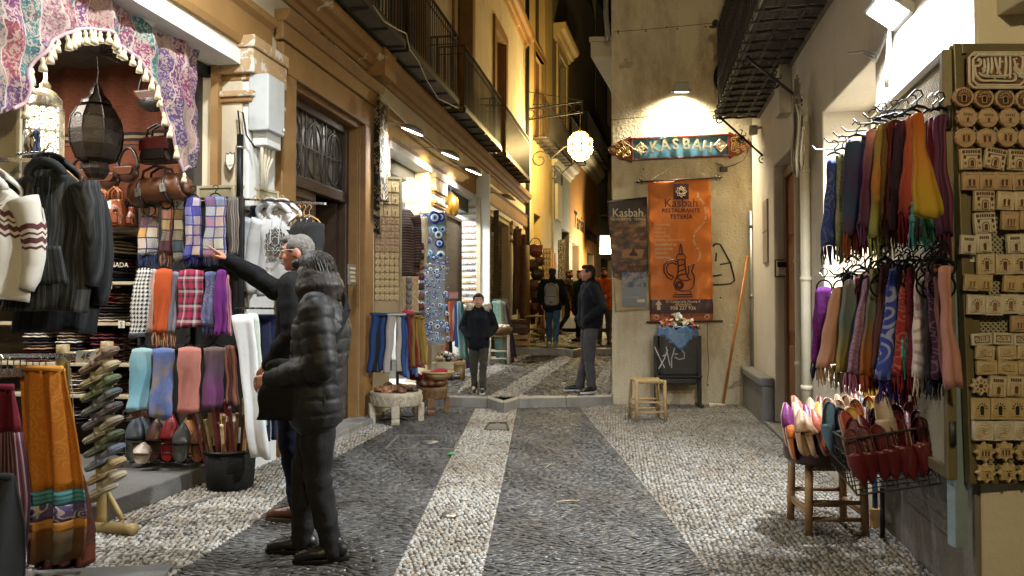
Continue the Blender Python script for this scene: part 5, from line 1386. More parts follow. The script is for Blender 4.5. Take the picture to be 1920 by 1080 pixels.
ROWS=[('round_dark','round dark brown keyhole-arch plaque',1,m_recess,37,37,[(1804,183),(1842,185),(1881,186),(1919,188)]),('round_gate','round tan plaque with small gate relief',1,None,37,37,[(1811,221),(1850,222),(1890,222),(1928,223)]),('round_twin','round tan plaque with twin arches',1,None,37,37,[(1808,259),(1847,260),(1886,258),(1924,260)]),('castle','square cream castle-gate tile',0,None,39,39,[(1818,299),(1863,298),(1908,301)]),('twin','square tan twin-window tile',1,None,30,34,[(1818,340),(1849,340),(1879,340),(1910,340)]),('castle','brownish castle-gate tile',0,None,37,38,[(1843,377)]),('twin','small light twin-arch tile',0,None,31,35,[(1883,377),(1915,377)]),('castle','pale castle-gate tile with grey shading',3,None,39,38,[(1844,418)]),('triple','greyish triple-arch tile',1,None,31,35,[(1891,414),(1925,414)]),('gate','narrow white gate tile',3,None,28,36,[(1813,459),(1842,456),(1900,457),(1928,457)]),('window','cream horseshoe-window tile with striped arch',0,m_recess,31,38,[(1846,495),(1880,496),(1910,495)]),('twin','small ochre twin-arch tile',2,lk,25,31,[(1819,530),(1845,530),(1892,532),(1917,532)]),('window','pale cream arch tile with soft relief',3,lk,32,37,[(1828,571),(1861,573),(1891,570),(1922,571)]),('triple','lone dark tan arcade tile',1,m_recess,32,30,[(1910,607)]),('script','cream calligraphy tile with red-brown ground',3,lk,36,21,[(1838,636),(1878,635),(1916,636)]),('script','thin ochre calligraphy tile',0,m_cast[2],34,26,[(1845,661),(1885,661),(1922,661)]),('script','wide ochre calligraphy tile',2,m_cast[0],37,26,[(1848,689),(1887,689),(1925,689)]),('star_flower','cream star tile with carved flower',0,None,36,36,[(1836,723)]),('gate','tall ochre gate tile',0,m_recess,31,39,[(1868,724),(1901,723)]),('window','ochre horseshoe-window tile with bit of mirror',2,m_mirror,32,40,[(1837,766),(1871,766),(1903,766)]),('medal','square cream tile with round script medallion',3,m_cast[0],37,36,[(1841,807),(1879,807),(1916,807)]),('star_twin','star-shaped ochre tile with three arches',2,None,37,38,[(1844,847),(1882,845),(1919,847)]),('star_gate','star-shaped ochre tile with gate relief',2,None,37,38,[(1847,886),(1887,885),(1924,886)])]
PLACE=['leftmost','second from left','third from left','rightmost, cut off']
for ri,(kind,lab,mi_,dark,w,h,pos)in enumerate(ROWS):
 s=3.17/FPX; me=tile_mesh(kind,w*s,h*s,m_cast[mi_],dark)
 for k,(u,v)in enumerate(pos):
  nm='souvenir_tile'
  o=link(nm,me,None,loc=at(u,v,3.165)); o.rotation_euler=(0,radians(RND.choice([-3,-1,0,1,2,4])+(7 if(ri,k)==(3,1)else 0)),0)
  full=f'{lab}, {PLACE[k]} of its row' if len(pos)>1 else f'{lab}, the only one of its kind'
  tag(o,full,'souvenir tile','souvenir tiles on the display board')
o_=at(1868,134,3.16); s=3.16/FPX; w,h=112*s,68*s
t=thing('calligraphy_plaque','large brown and cream plaque of raised Arabic calligraphy at the top of the display board','plaque',o_)
mb=MB(); mb.box(-w/2,w/2,-.012,.004,-h/2,h/2); mb.build('ground',M('plaque_brown',(.20,.085,.04),.8,(.12,.05,.025),1,40,.8,60),t,bevel=.003)
mb=MB()
for k in(.97,.84):
 a,b=w/2*(k+.02),h/2*k; c_=.02
 P=[(-a+c_,-b),(a-c_,-b),(a,-b+c_),(a,b-c_),(a-c_,b),(-a+c_,b),(-a,b-c_),(-a,-b+c_)]
 mb.tube([(p[0],-.016,p[1])for p in P+P[:1]],.006,5)
for i in range(9):
 mb.box(-w/2+.012+i*(w-.024)/9,-w/2+.006+(i+.8)*(w-.024)/9,-.02,-.01,h/2-.014,h/2-.004)
mb.build('border',m_cast[3],t)
X=lambda u:(u-1868)*s
Zp=lambda v:(134-v)*s
mb=MB()
STR=[[(1828,118),(1831,113),(1834,120),(1829,127),(1824,126),(1822,134),(1826,146),(1836,154),(1856,154),(1880,155),(1896,154),(1899,146),(1894,140)],[(1830,138),(1836,144),(1850,146),(1878,146),(1890,142)],[(1840,113),(1841,128),(1838,140)],[(1847,111),(1848,128),(1846,141),(1842,143)],[(1854,110),(1855,128),(1853,141)],[(1861,110),(1864,128),(1872,144)],[(1870,110),(1869,128),(1864,142)],[(1881,108),(1881,128),(1878,150)],[(1889,108),(1889,130),(1888,150)],[(1896,112),(1899,124),(1906,136),(1914,142),(1922,142)],[(1904,122),(1898,128),(1900,138),(1912,148),(1924,149)],[(1913,108),(1912,128),(1905,148)],[(1846,128),(1838,132),(1843,136)]]
for l in STR:
 n=len(l); cv=[catm(l,f)for f in np.linspace(0,1,5*n)]
 mb.tube([(X(u),-.018,Zp(v))for u,v in cv],[.0045+.002*sin(pi*k/len(cv))for k in range(len(cv))],5)
for u,v in((1836,107),(1875,118),(1901,112),(1860,150)):mb.ell((X(u),-.018,Zp(v)),(.005,.004,.005),6,4)
mb.build('raised_script',m_cast[3],t)
pa,pb=at(1776,92,3.19),at(1664,190,4.1); pb.z=pa.z; zlow=at(1775,900,3.19).z
d=(pb-pa); ang=atan2(d.y,d.x); ln=1.12
t=thing('scarf_board','punched-metal side panel in olive frame against the right wall, scarves hung before it','display panel',(pb.x-(ln-d.length)*-cos(ang),0,0))
t.location=pa+Vector((cos(ang),sin(ang),0))*ln; t.location.z=zlow; t.rotation_euler.z=ang+pi
ph=pa.z-zlow
mb=MB(); mb.box(0,.035,-.02,.02,0,ph); mb.box(ln-.04,ln,-.02,.02,0,ph); mb.box(.035,ln-.04,-.02,.02,ph-.045,ph); mb.box(.035,ln-.04,-.02,.02,0,.05); mb.build('frame',m_olive,t,bevel=.004)
perforated(t,.035,ln-.04,.05,ph-.045,m_perf,.022,.0075)
for z in(.2,ph-.3):mb=MB(); mb.tube([(ln+.012,0,z-.05),(ln+.012,0,z+.05)],.012,6); mb.build('hinge',m_black,t)
mb=MB(); mb.box(.0,.055,-.03,.03,.0,1.62); tag(mb.build('jamb_strip',m_pinned,loc=at(1796,660,3.24)-Vector((0,0,.85))+Vector((-.02,.03,0))),'weathered blue-grey strip seen in the gap between the two display panels','strip')
def rackY(u):return min(1/(1/4.25+(u-1530)/232*(1/3.3-1/4.25)),1.1/((u-960)/FPX-.224))
def arms(label,us,vfun,zoff,k0):
 for i,u in enumerate(us):
  Y=rackY(u); p=at(u,vfun(u),Y)
  wallx=1.48+.1763*Y-.08
  t=MB(); L_=max(.25,(wallx-p.x)); nx=Vector((.985,-.174,0))
  t.tube([(0,0,.025),(.025,0,0),tuple(nx*L_)],.0045,6)
  tag(t.build('scarf_hook',m_rail if i==0 else m_hook,loc=p),label,'hook','arms of the scarf rack')
arms('long metal display arm jutting over the lane with scarf hangers on it',[1522,1545,1562,1578,1600,1618,1640],lambda u:282-(u-1520)*.62,0,0)
arms('long metal display arm jutting over the lane with scarf hangers on it',[1535,1555,1580,1610,1640],lambda u:520-(u-1530)*.2,0,0)
GR='pashmina scarves on the right-hand rack'
SC=[('royal blue paisley scarf, leftmost on the upper rack',(1556,1574,301),(1544,1573,462),497,fab('swirl',((.03,.045,.20),(.10,.13,.24)),1),(.02,.02,.1)),('pale olive jacquard scarf beside the royal blue one, upper rack',(1572,1588,293),(1572,1588,462),493,fab('jacquard',((.22,.21,.10),(.15,.14,.06)),1.2),(.2,.2,.1)),('navy and teal changing-colour scarf on the upper rack',(1588,1624,268),(1588,1618,440),488,fab('ombre',((.02,.05,.07),(.04,.03,.07),(.03,.05,.10),(.10,.02,.03)),.7),(.25,.05,.01)),('dusty pink scarf turning dark plum, upper rack',(1628,1646,246),(1613,1640,425),466,fab('ombre',((.30,.13,.15),(.10,.03,.07),(.05,.02,.06)),.7),(.1,.03,.09)),('deep plum scarf behind the olive-gold one, upper rack',(1640,1656,240),(1625,1660,430),472,fab('plain',((.05,.012,.03),(.03,.01,.03))),(.08,.03,.02)),('olive-gold scarf with an orange patch, upper rack',(1647,1662,235),(1635,1668,443),484,fab('ombre',((.30,.20,.045),(.26,.19,.05),(.40,.14,.03),(.22,.20,.05),(.2,.22,.06)),.75),(.26,.28,.08)),('bronze brown scarf right of the olive-gold one, upper rack',(1660,1670,232),(1655,1676,410),440,fab('plain',((.16,.09,.025),(.1,.05,.015))),(.12,.06,.02)),('dark red scarf on the upper rack',(1670,1684,230),(1668,1688,420),455,fab('jacquard',((.12,.012,.015),(.06,.008,.01)),1),(.1,.01,.01)),('blackish aubergine scarf on the upper rack',(1682,1706,230),(1672,1708,430),470,fab('ombre',((.03,.008,.02),(.02,.012,.02),(.05,.02,.015)),1),(.03,.02,.02)),('rust-red scarf with grey edge left of the bright yellow shawl',(1704,1716,222),(1688,1716,405),462,fab('ombre',((.33,.09,.03),(.28,.05,.03),(.15,.02,.03)),.8),(.28,.02,.03)),('wide bright yellow and orange shawl spread out on the upper rack',(1711,1728,218),(1714,1766,405),None,fab('ombre',((.40,.09,.02),(.46,.20,.03),(.42,.30,.03),(.44,.34,.05)),.78),None),('turquoise fringed scarf hanging low under the yellow shawl',(1712,1748,380),(1710,1745,420),468,fab('plain',((.05,.2,.24),(.1,.28,.3))),(.12,.42,.46)),('green scarf end beside the turquoise fringe under the yellow shawl',(1735,1755,385),(1733,1752,425),466,fab('plain',((.02,.09,.07),(.03,.14,.1))),(.03,.16,.12)),('crimson satin scarf right of the yellow shawl',(1744,1756,222),(1748,1768,430),460,fab('plain',((.16,.015,.02),(.1,.01,.015))),(.15,.012,.02)),('purple striped scarf, rightmost on the upper rack',(1754,1770,220),(1762,1778,440),490,fab('stripe',((.07,.02,.06),(.03,.01,.04),(.12,.03,.05)),.6),(.08,.01,.03)),('bright purple paisley scarf, leftmost of the lower row',(1533,1558,541),(1525,1548,680),713,fab('paisley',((.13,.01,.13),(.03,.012,.11)),.8),(.015,.01,.07)),('plain peach-pink scarf in a round hanger, lower row',(1564,1592,541),(1537,1572,686),725,fab('plain',((.48,.26,.18),(.38,.19,.13))),(.38,.24,.12)),('grey scarf shading into teal and gold, lower row',(1586,1606,528),(1570,1596,700),735,fab('ombre',((.16,.14,.13),(.10,.15,.15),(.26,.2,.05),(.10,.09,.08)),.8),(.15,.12,.06)),('maroon scarf behind the grey one, lower row',(1606,1622,520),(1598,1615,690),720,fab('plain',((.09,.01,.03),(.06,.008,.02))),(.09,.01,.02)),('lilac paisley scarf with pink fringe, lower row',(1622,1638,525),(1591,1620,702),745,fab('paisley',((.28,.17,.26),(.18,.09,.19)),.8),(.42,.15,.27)),('sage green scarf turning burnt orange, lower row',(1636,1654,506),(1615,1640,705),740,fab('ombre',((.22,.21,.12),(.10,.11,.09),(.28,.09,.02),(.32,.07,.02)),.85),(.4,.08,.01)),('wine brown scarf left of the blue swirl one, lower row',(1654,1668,500),(1642,1656,690),720,fab('plain',((.1,.035,.035),(.06,.02,.02))),(.08,.02,.02)),('vivid blue scarf with large pale swirls, middle of the lower row',(1672,1698,505),(1650,1682,708),756,fab('swirl',((.03,.05,.27),(.28,.30,.42)),1.3),(.03,.015,.16)),('red scarf with light motif right of the blue swirl one, lower row',(1696,1706,505),(1680,1696,700),740,fab('jacquard',((.22,.02,.02),(.33,.1,.07)),1),(.2,.012,.02)),('turquoise green scarf with pale leaf motif, lower row',(1697,1705,540),(1692,1708,676),714,fab('swirl',((.03,.22,.22),(.24,.46,.42)),.9),(.03,.25,.24)),('dark red patterned scarf beside the white swirl one, lower row',(1704,1722,504),(1708,1720,700),748,fab('jacquard',((.15,.012,.018),(.08,.01,.012)),.9),(.22,.015,.02)),('white scarf with pink swirls near its fringe, lower row',(1720,1733,505),(1719,1742,704),744,fab('swirl',((.60,.54,.50),(.40,.24,.26)),1.5),(.58,.52,.46)),('beige plain scarf behind the white swirl one, lower row',(1732,1740,505),(1744,1757,708),None,fab('plain',((.30,.22,.18),(.22,.15,.12))),None),('dark purple paisley scarf, lower row',(1740,1754,500),(1756,1772,706),None,fab('paisley',((.07,.025,.06),(.22,.12,.16)),.8),None),('brownish rose scarf, lower row near the frame',(1752,1764,500),(1770,1784,704),None,fab('plain',((.24,.10,.08),(.16,.06,.05))),None),('salmon pink scarf, rightmost of the lower row',(1764,1774,503),(1778,1795,725),None,fab('plain',((.48,.24,.21),(.38,.18,.16))),None),('black scarf filling the gap behind the lower row near the frame',(1738,1770,520),(1740,1776,715),750,fab('plain',((.01,.01,.015),(.02,.015,.02))),(.015,.02,.05)),('bright red scarf hanging low over the slippers',(1688,1714,600),(1690,1712,735),765,fab('plain',((.24,.01,.02),(.15,.01,.015))),(.33,.012,.03)),('dark teal scarf peeping out under the blue swirl one',(1672,1694,600),(1674,1690,735),760,fab('plain',((.01,.04,.06),(.02,.05,.07))),(.02,.03,.15))]
for i,(lab,top,bot,fr,cm,fc)in enumerate(SC):
 Y=rackY((top[0]+top[1])/2)+(.08 if 'behind' in lab or 'low' in lab.split()or 'peeping' in lab else 0)
 if 'bright yellow and' in lab:Y=3.06
 if 'crimson satin' in lab or 'purple striped' in lab:Y+=.06
 e=1 if 'yellow and' in lab else 3
 top=(top[0]-e,top[1]+e,top[2]); bot=(bot[0]-1.6*e,bot[1]+1.6*e,bot[2])
 scarf(lab,top,bot,fr,cm,fab('plain',(fc,dk(fc,.6)),1)if fc else None,Y,GR,d=.045,folds=3)
 if 'end beside' not in lab and 'low' not in lab.split()and 'peeping' not in lab:
  c=at((top[0]+top[1])/2,top[2]-4,Y+.005)
  hanger('small black plastic hanger carrying a scarf on the right-hand rack',c+Vector((0,0,.085)),RND.uniform(-.5,.1),.085,None,'hangers on the right-hand rack',.05,.02,loop=(i>=15))
for k,(c_,nm)in enumerate((((.03,.012,.02),'blackish plum'),((.07,.02,.02),'oxblood'),((.03,.03,.05),'ink blue'),((.12,.06,.02),'bronze'),((.02,.04,.03),'bottle green'),((.09,.03,.06),'mulberry'))):
 for up_ in(0,1):
  u=1592+29*k+6*up_; Y=rackY(u)+.1; v=(266-(u-1590)*.25)if up_ else 515
  scarf(f'{nm} scarf in the back layer of the {"upper" if up_ else "lower"} rack',(u-11,u+11,v),(u-20,u+14,v+185),v+222,fab('plain',(c_,dk(c_,.5))),fab('plain',(dk(c_,1.5),c_)),Y,GR,d=.05,folds=4)
for i in range(30):
 u=RND.uniform(1575,1768); Y=rackY(u)+RND.uniform(-.04,.1)
 hanger('small empty black hanger crowded between the two rows of scarves',at(u,RND.uniform(455,505),Y),RND.uniform(-1.2,.6),RND.uniform(.08,.12),None,'empty hangers on the right-hand rack',.05,.03,loop=i%2==0)
tc=at(1508,800,4.05); Zt=tc.z
m_tub=LEA('dark_leather',(.055,.022,.022)); tubc=Vector((at(1512,810,4.0).x,4.02,0))
stool('brown wooden stool under the leather tub of slippers',Vector((at(1550,985,4.52).x,4.52,0)),-.05,.36,.41,m_stool3,m_rush,None,.022)
zb=.415
t=thing('leather_tub','shallow dark leather tub of slippers on the brown stool','tub',(at(1548,835,4.42).x,4.42,zb))
mb=MB(); r=.24; hh=.2
mb.lathe([(0,.004),(r*.92,.004),(r,.03),(r,hh),(r-.012,hh),(r-.012,.03),(0,.02)],(0,0,0),32,None,None,1,.9); mb.build('shell',m_tub,t)
mb=MB(); mb.tube([((r-.004)*cos(a),.9*(r-.004)*sin(a),hh)for a in np.linspace(0,2*pi,33)],.009,6); mb.build('rim',m_tub,t)
YB=3.5
ft,fb_=[at(1587,824,YB),at(1738,800,YB-.02)],[at(1607,928,YB-.02),at(1764,906,YB-.04)]
bt=[at(1700,780,4.1),at(1545,800,4.15)]; bb=[at(1712,850,4.1),at(1560,870,4.15)]
c=(ft[0]+fb_[1])/2; c.z=fb_[0].z
t=thing('wire_basket','tilted black wire basket full of dark red slippers below the scarves','basket',c)
basket_wire([p-c for p in(ft[0],ft[1],bt[0],bt[1])],[p-c for p in(fb_[0],fb_[1],bb[0],bb[1])],m_black,t,'wire',8,3)
pp=gnd(1655,1008); tag(MB().build('x')if 0 else(lambda m:(m.tube([(0,0,0),(0,0,at(1655,915,pp.y).z)],.014,8),m.build('prop_pole',m_black,loc=pp))[1])(MB()),'black pole propping up the wire basket','pole')
pp=gnd(1641,990); t=thing('blue_handle_brush','blue broom handle with wooden foot standing behind the wire basket','broom',pp)
mb=MB(); mb.tube([(0,0,.1),(.0,0,.36)],.016,8); mb.build('handle',M('blue_plastic',(.02,.1,.25),.4),t); mb=MB(); mb.box(-.025,.025,-.02,.02,0,.12); mb.build('foot',m_beech,t,bevel=.006)
SL={k:LEA('slipper_'+k,c)for k,c in dict(red=(.11,.006,.01),purple=(.14,.008,.11),orange=(.5,.13,.02),tan=(.42,.25,.14),peach=(.5,.3,.2),blue=(.08,.16,.22),yellow=(.5,.3,.03),brown=(.1,.03,.02),navy=(.015,.02,.05),beige=(.5,.38,.27),coral=(.45,.1,.05)).items()}
m_sole=LEA('pale_leather_sole',(.58,.43,.32)); GS='slippers in the tub and wire basket'
def basket_pt(i,j):return ft[0].lerp(ft[1],i).lerp(bt[1].lerp(bt[0],i),j)
def basket_lo(i,j):return fb_[0].lerp(fb_[1],i).lerp(bb[1].lerp(bb[0],i),j)
SLP=[('purple','bright purple slipper standing at the far left of the tub',(1480,800,4.02,1.35,0)),('brown','dark brown slipper right behind the purple one',(1492,800,4.15,1.2,.3)),('orange','orange slipper at the left edge of the tub',(1490,822,3.98,1.3,.1)),('orange','orange slipper leaning right inside the tub',(1506,818,3.98,1.25,.2)),('coral','coral slipper low at the front of the tub',(1520,832,3.95,1.2,.3)),('brown','brown slipper lying at the back of the tub',(1525,805,4.2,.6,.3)),('orange','orange slipper lying at the back beneath the scarves',(1600,790,4.2,.4,.2)),('coral','coral slipper at the back below the purple scarf',(1560,795,4.25,.3,.2))]
TB=[('tan','tan'),('peach','rose-beige'),('coral','vermilion'),('brown','cocoa'),('orange','amber'),('blue','steel blue'),('beige','ivory'),('purple','violet'),('yellow','golden'),('tan','fawn'),('navy','midnight blue'),('peach','apricot'),('coral','tomato red'),('tan','buff'),('red','ruby'),('beige','oatmeal')]
for k,(c_,nm)in enumerate(TB):SLP.append((c_,f'{nm} slipper crowded in the leather tub',(1508+(k%6)*19,812-(k//6)*14+(k%2)*4,3.86+(k//6)*.13,1.2,RND.uniform(-.3,.4))))
for c_,lab,(u,v,Y,pit,yaw)in SLP:
 p=at(u,v,Y+.34); put_slipper(lab,p-Vector((0,0,.13)),1.75+yaw,-pit,.4,SL[c_],m_sole,GS)
def standing(c_,lab,i,j,up=.0,down=True,roll=None,ln=.27):
 lo,hi=basket_lo(i,j),basket_pt(i,j); p=lo+(hi-lo)*.15+Vector((0,0,up)); tl=RND.uniform(1.1,1.4)
 if down:p+=Vector((RND.uniform(-.03,.03),ln*cos(tl)*.5,ln*sin(tl)))
 put_slipper(lab,p,(-pi/2 if down else pi/2)+RND.uniform(-.35,.35),tl if down else-tl,RND.uniform(.55,1.1)if roll is None else roll,SL[c_],m_sole,GS,ln,None,.085)
NTH=['leftmost','second','third','fourth','fifth','sixth','seventh','eighth']
for k in range(8):standing('red',f'dark red slipper with pale sole edge, {NTH[k]} along the front of the wire basket',.06+k*.12,.06,0,True)
for k in range(7):standing('red',f'dark red slipper, {NTH[k]} in the second rank of the wire basket',.1+k*.13,.2,.03,k%2==0)
for k in range(6):standing('red',f'dark red slipper, {NTH[k]} in the third rank of the wire basket',.3+k*.12,.36,.05,k%2==1)
for k,(c_,w_)in enumerate((('beige','long beige'),('peach','large pinkish'),('coral','coral'),('yellow','yellow'))):standing(c_,f'{w_} slipper standing tall among the red ones',(.34,.62,.02,.12)[k],(.15,.5,.3,.35)[k],(.13,.1,.06,.06)[k],True,.9 if k==0 else .2,.28)
for k,(c_,w_)in enumerate((('navy','navy'),('tan','tan'),('orange','orange'),('yellow','mustard yellow'),('beige','beige'),('coral','brick red'))):standing(c_,f'{w_} slipper in the fourth rank of the basket',.0+k*.13,.55,.06,k%2==0)
for k,(c_,w_)in enumerate((('blue','grey-blue'),('tan','pale tan'),('peach','peach'),('blue','slate blue'),('orange','deep orange'),('brown','brown'))):standing(c_,f'{w_} slipper in the fifth rank of the basket',.0+k*.12,.72,.07,k%2==0)
for k,(c_,w_)in enumerate((('peach','pale peach'),('tan','camel'),('tan','sandy'),('coral','reddish orange'),('yellow','tall yellow'),('beige','cream'))):standing(c_,f'{w_} slipper at the back of the basket under the scarf fringes',.0+k*.13,.9,.09+(.08 if k==4 else 0),k%2==0)
def on_wall(F,u,v,name,label,cat,y=0):x,z=F.hit(u,v,y); return thing(name,label,cat,F.p(x,y,z),F.a)
t=on_wall(R,1437,432,'wall_plaque','narrow grey information plaque beside the wooden doorway','plaque')
mb=MB(); mb.box(-.16,.16,-.02,0,-.39,.36); mb.build('plate',M('plaque_grey',(.34,.28,.21),.5,(.26,.21,.16)),t,bevel=.005)
mb=MB(); mb.box(-.163,.163,-.023,-.018,-.02,-.01); mb.build('seam',m_black,t)
x,z=R.hit(1466,503,0); t=thing('door_intercom','small black and steel door intercom beside the wooden doorway','intercom',R.p(-8.1+.3,.0,z)+R.ey*.0,0)
t.location=at(1466,503,8.22); t.rotation_euler.z=radians(-12)
mb=MB(); mb.box(-.075,.075,0,.04,-.1,.1); mb.build('case',m_black,t,bevel=.006)
mb=MB(); mb.box(-.06,.06,-.006,0,-.085,.085); mb.build('face_plate',m_steel,t); mb=MB(); mb.box(-.045,.03,-.012,-.006,-.06,-.045); mb.box(-.045,.03,-.012,-.006,-.035,-.02); mb.build('button',m_bone,t); mb=MB(); mb.box(-.05,.05,-.01,-.006,.01,.07); mb.build('speaker',m_plast,t)
t=on_wall(R,1502,225,'cable_bundle','looped bundle of pale and dark cables tied around the tops of the wall pipes','cable',-.1)
mb=MB()
for k in range(7):
 r1,r2=RND.uniform(.1,.17),RND.uniform(.22,.34); ox,oz=RND.uniform(.03,.1),RND.uniform(-.2,-.05)
 mb.tube([(ox+r1*cos(a)-.03,-.02*k*.5+.01*sin(3*a),oz+r2*sin(a))for a in np.linspace(.3*k,5.6+.3*k,26)],.008,5)
mb.build('cable_coil',M('cable_grey',(.34,.3,.22),.6),t)
mb=MB()
for k in range(8):x=-.12+k*.026; mb.tube([(x,-.02,.35+RND.uniform(-.05,.1)),(x+.02,-.04,.1),(x-.01,-.02,-.15+RND.uniform(-.1,.05)),(x+.01,0,-.4)],.009,5)
mb.build('cable_riser',M('cable_dark',(.14,.115,.08),.6),t)
t=on_wall(R,1480,170,'junction_box','cream square junction box under the end of the iron balcony','box'); mb=MB(); mb.box(-.13,.13,-.12,0,-.25,.25); mb.build('case',m_cream2,t,bevel=.01)
t=on_wall(R,1428,243,'security_camera','small white camera fixed under the balcony corner','camera'); mb=MB(); mb.lathe([(.05,-.06),(.055,0),(.05,.05),(0,.06)],(0,-.1,0),12); mb.build('dome',m_bone,t); mb=MB(); mb.tube([(0,-.1,0),(0,0,.03)],.014,6); mb.build('arm',m_bone,t)
a,b=at(1668,52,4.3),at(1590,100,4.95)
mb=MB()
for k in range(3):mb.tube([a+Vector((0,0,-.01*k)),a.lerp(b,.35)+Vector((.01,0,-.09-.03*k)),a.lerp(b,.6)+Vector((0,0,-.05)),b],.008,5)
mb.tube([a,a+Vector((-.02,0,-.35))],.012,6)
tag(mb.build('floodlight_cable',M('cable_grey2',(.35,.33,.28),.6)),'thin cables running along the wall below the bright floodlight','cable')
mb=MB(); p=at(1680,130,4.3); q=at(1680,420,4.2); mb.tube([p,q],.016,8); tag(mb.build('conduit',m_pipe),'white conduit dropping from the floodlight behind the scarf rack','pipe')
t=on_wall(R,1400,215,'x','x','x'); bpy.data.objects.remove(t)
# left-hand sweater shop
SIDE=-10
rzS=radians(SIDE)
def lp_(u,v,Y):return at(u,v,Y)
EMB=fab('embroid',((.20,.03,.09),(.13,.03,.10),(.26,.17,.16),(.02,.13,.12),(.22,.05,.06),(.07,.04,.11),(.30,.20,.17),(.03,.04,.10)),1)
EDGE=[(-60,250),(-10,215),(33,200),(46,193),(55,150),(72,110),(95,80),(117,63),(145,55),(173,53),(200,58),(217,70),(238,90),(260,113),(275,140),(293,167),(306,205),(320,240),(331,285),(337,322),(345,312),(372,315)]
TOPE=[(-60,-140),(225,-110),(236,-30),(250,15),(277,50),(320,52),(345,58),(372,70)]
def interp(P,u):
 for(a,b),(c,d)in zip(P,P[1:]):
  if a<=u<=c:return b+(d-b)*(u-a)/(c-a)
 return P[-1][1]
YV=.12
t=thing('embroidered_valance','colourful patchwork embroidered hanging with an arched cut-out and cream tassels over the sweater shop','hanging',L.p(5.6,YV,2.9),L.a)
o_=t.location; inv=Matrix.Rotation(-L.a,4,'Z')@Matrix.Translation(-Vector(o_))
def vp(i,j):
 u=-60+432*i; vb,vt=interp(EDGE,u),interp(TOPE,u); v=vt+(vb-vt)*j
 x,z=L.hit(u,v,YV); p=inv@L.p(x,YV,z)
 return(p.x,p.y+.018*sin(x*17)+.012*sin(x*31+z*9)+.01*sin(z*25+x*4),p.z)
mb=MB(); mb.grid(vp,150,34,EMB,lambda i,j:(lambda q:(q[0]*1.0+3,-q[2]+1))(vp(i,j))); mb.build('cloth',None,t,solid=.01)
mb=MB(); mb.tube([Vector(vp(i/150,1))+Vector((0,-.01,0))for i in range(28,148)],.011,6,fab('plain',((.55,.40,.38),(.4,.25,.3))))
mb.build('braid_edge',None,t)
m_tass=fab('plain',((.72,.62,.44),(.6,.5,.33)))
for k in range(30):
 i=.245+(.92-.245)*k/29; p=Vector(vp(i,1))+Vector((0,-.02,-.01))
 mb=MB(); h=RND.uniform(.07,.095); dx=RND.uniform(-.012,.012)
 mb.tube([p,p+Vector((0,0,-.02)),p+Vector((dx*.4,0,-.03)),p+Vector((dx,0,-h*.7)),p+Vector((dx,0,-h))],[.006,.014,.010,.02,.024],9); mb.build('tassel',m_tass,t)
mb=MB()
mb.bar(L.p(1.9,.3,3.27),L.p(6.08,.3,3.27),.1,.12); tag(mb.build('shutter_roll',m_void),'dark rolled shutter box under the lintel of the sweater shop','shutter')
mb=MB(); mb.bar(L.p(6.06,.2,.1),L.p(6.06,.2,3.38),.06,.1); tag(mb.build('door_post',m_ochre),'narrow ochre post beside the white pillar of the sweater shop','post')
SW=Frame(*L.p(6.28,.36,0)[:2],-10)
def sw(u,v,y=0):return SW.hit(u,v,y)
(xa,za),(xb,zb_)=sw(60,60,-.06),sw(338,380,-.06)
t=thing('woven_rug','red-brown woven rug with dark bands hung across the back of the sweater shop','rug',SW.p(xa,-.06,za),SW.a)
mb=MB(); RW=xb-xa; RHh=za-zb_
mb.grid(lambda i,j:(RW*i,.025*sin(i*19)+.015*sin(i*41+j*2),-RHh*j),60,24,fab('rug',((.17,.05,.022),(.10,.028,.013),(.015,.013,.013),(.24,.16,.08)),1),lambda i,j:(i*RW,j*RHh*.97)); mb.build('cloth',None,t,solid=.006)
m_shelf=M('pale_shelf_board',(.52,.44,.30),.5,(.42,.34,.22),1,6,.1,60)
SH=[(428,'top'),(528,'second'),(605,'third'),(682,'fourth'),(742,'lowest')]
shelf_x0,shelf_x1=sw(-140,500,-.3)[0],sw(262,500,-.3)[0]
for v,nm in SH:
 z=sw(215,v,-.36)[1]
 mb=MB(); mb.box(shelf_x0,shelf_x1,-.36,0,z-.025,z); o=mb.build('wall_shelf',m_shelf,loc=SW.o,rz=SW.a,bevel=.003); tag(o,f'{nm} pale shelf board at the back of the sweater shop','shelf','shelf boards of the sweater shop')
for u,v,s in((204,535,'M'),(172,608,'M'),(228,608,'S'),(137,613,'L')):
 x,z=sw(u,v,-.365); t=thing('size_card',f'small paper size card marked {s} on shelf edge, '+('under the GRANADA jumper' if v==535 else('on the third board' if u>150 else 'beside the dark jackets')),'card',SW.p(x,-.366,z),SW.a); mb=MB(); mb.box(-.03,.03,-.001,.001,-.03,.03); mb.build('paper',m_paper,t); txt(s,.05,m_black,'letter',t,(0,-.003,-.002),ext=.0004)
KN=[fab('plain',(c,dk(c,.6)))for c in((.50,.44,.36),(.34,.28,.23),(.015,.02,.018),(.14,.01,.02),(.02,.025,.09),(.04,.03,.03),(.45,.40,.36),(.02,.05,.03))]
FI=[fab('knit',(a,b),s)for a,b,s in(((.5,.45,.4),(.08,.02,.02),.35),((.05,.03,.03),(.45,.4,.34),.3),((.25,.16,.1),(.04,.03,.03),.3),((.10,.02,.03),(.5,.46,.4),.4),((.4,.34,.28),(.04,.05,.09),.3))]
CN={0:'beige',1:'taupe',2:'black',3:'dark red',4:'navy',5:'charcoal',6:'cream',7:'dark green'}
FN=['cream and brown patterned','black and cream patterned','tan and black patterned','dark red patterned','beige and navy patterned']
GSW='folded sweaters on the shop shelves'
_fm={}
COLS=[(212,'right-hand'),(150,'middle'),(88,'left-hand')]
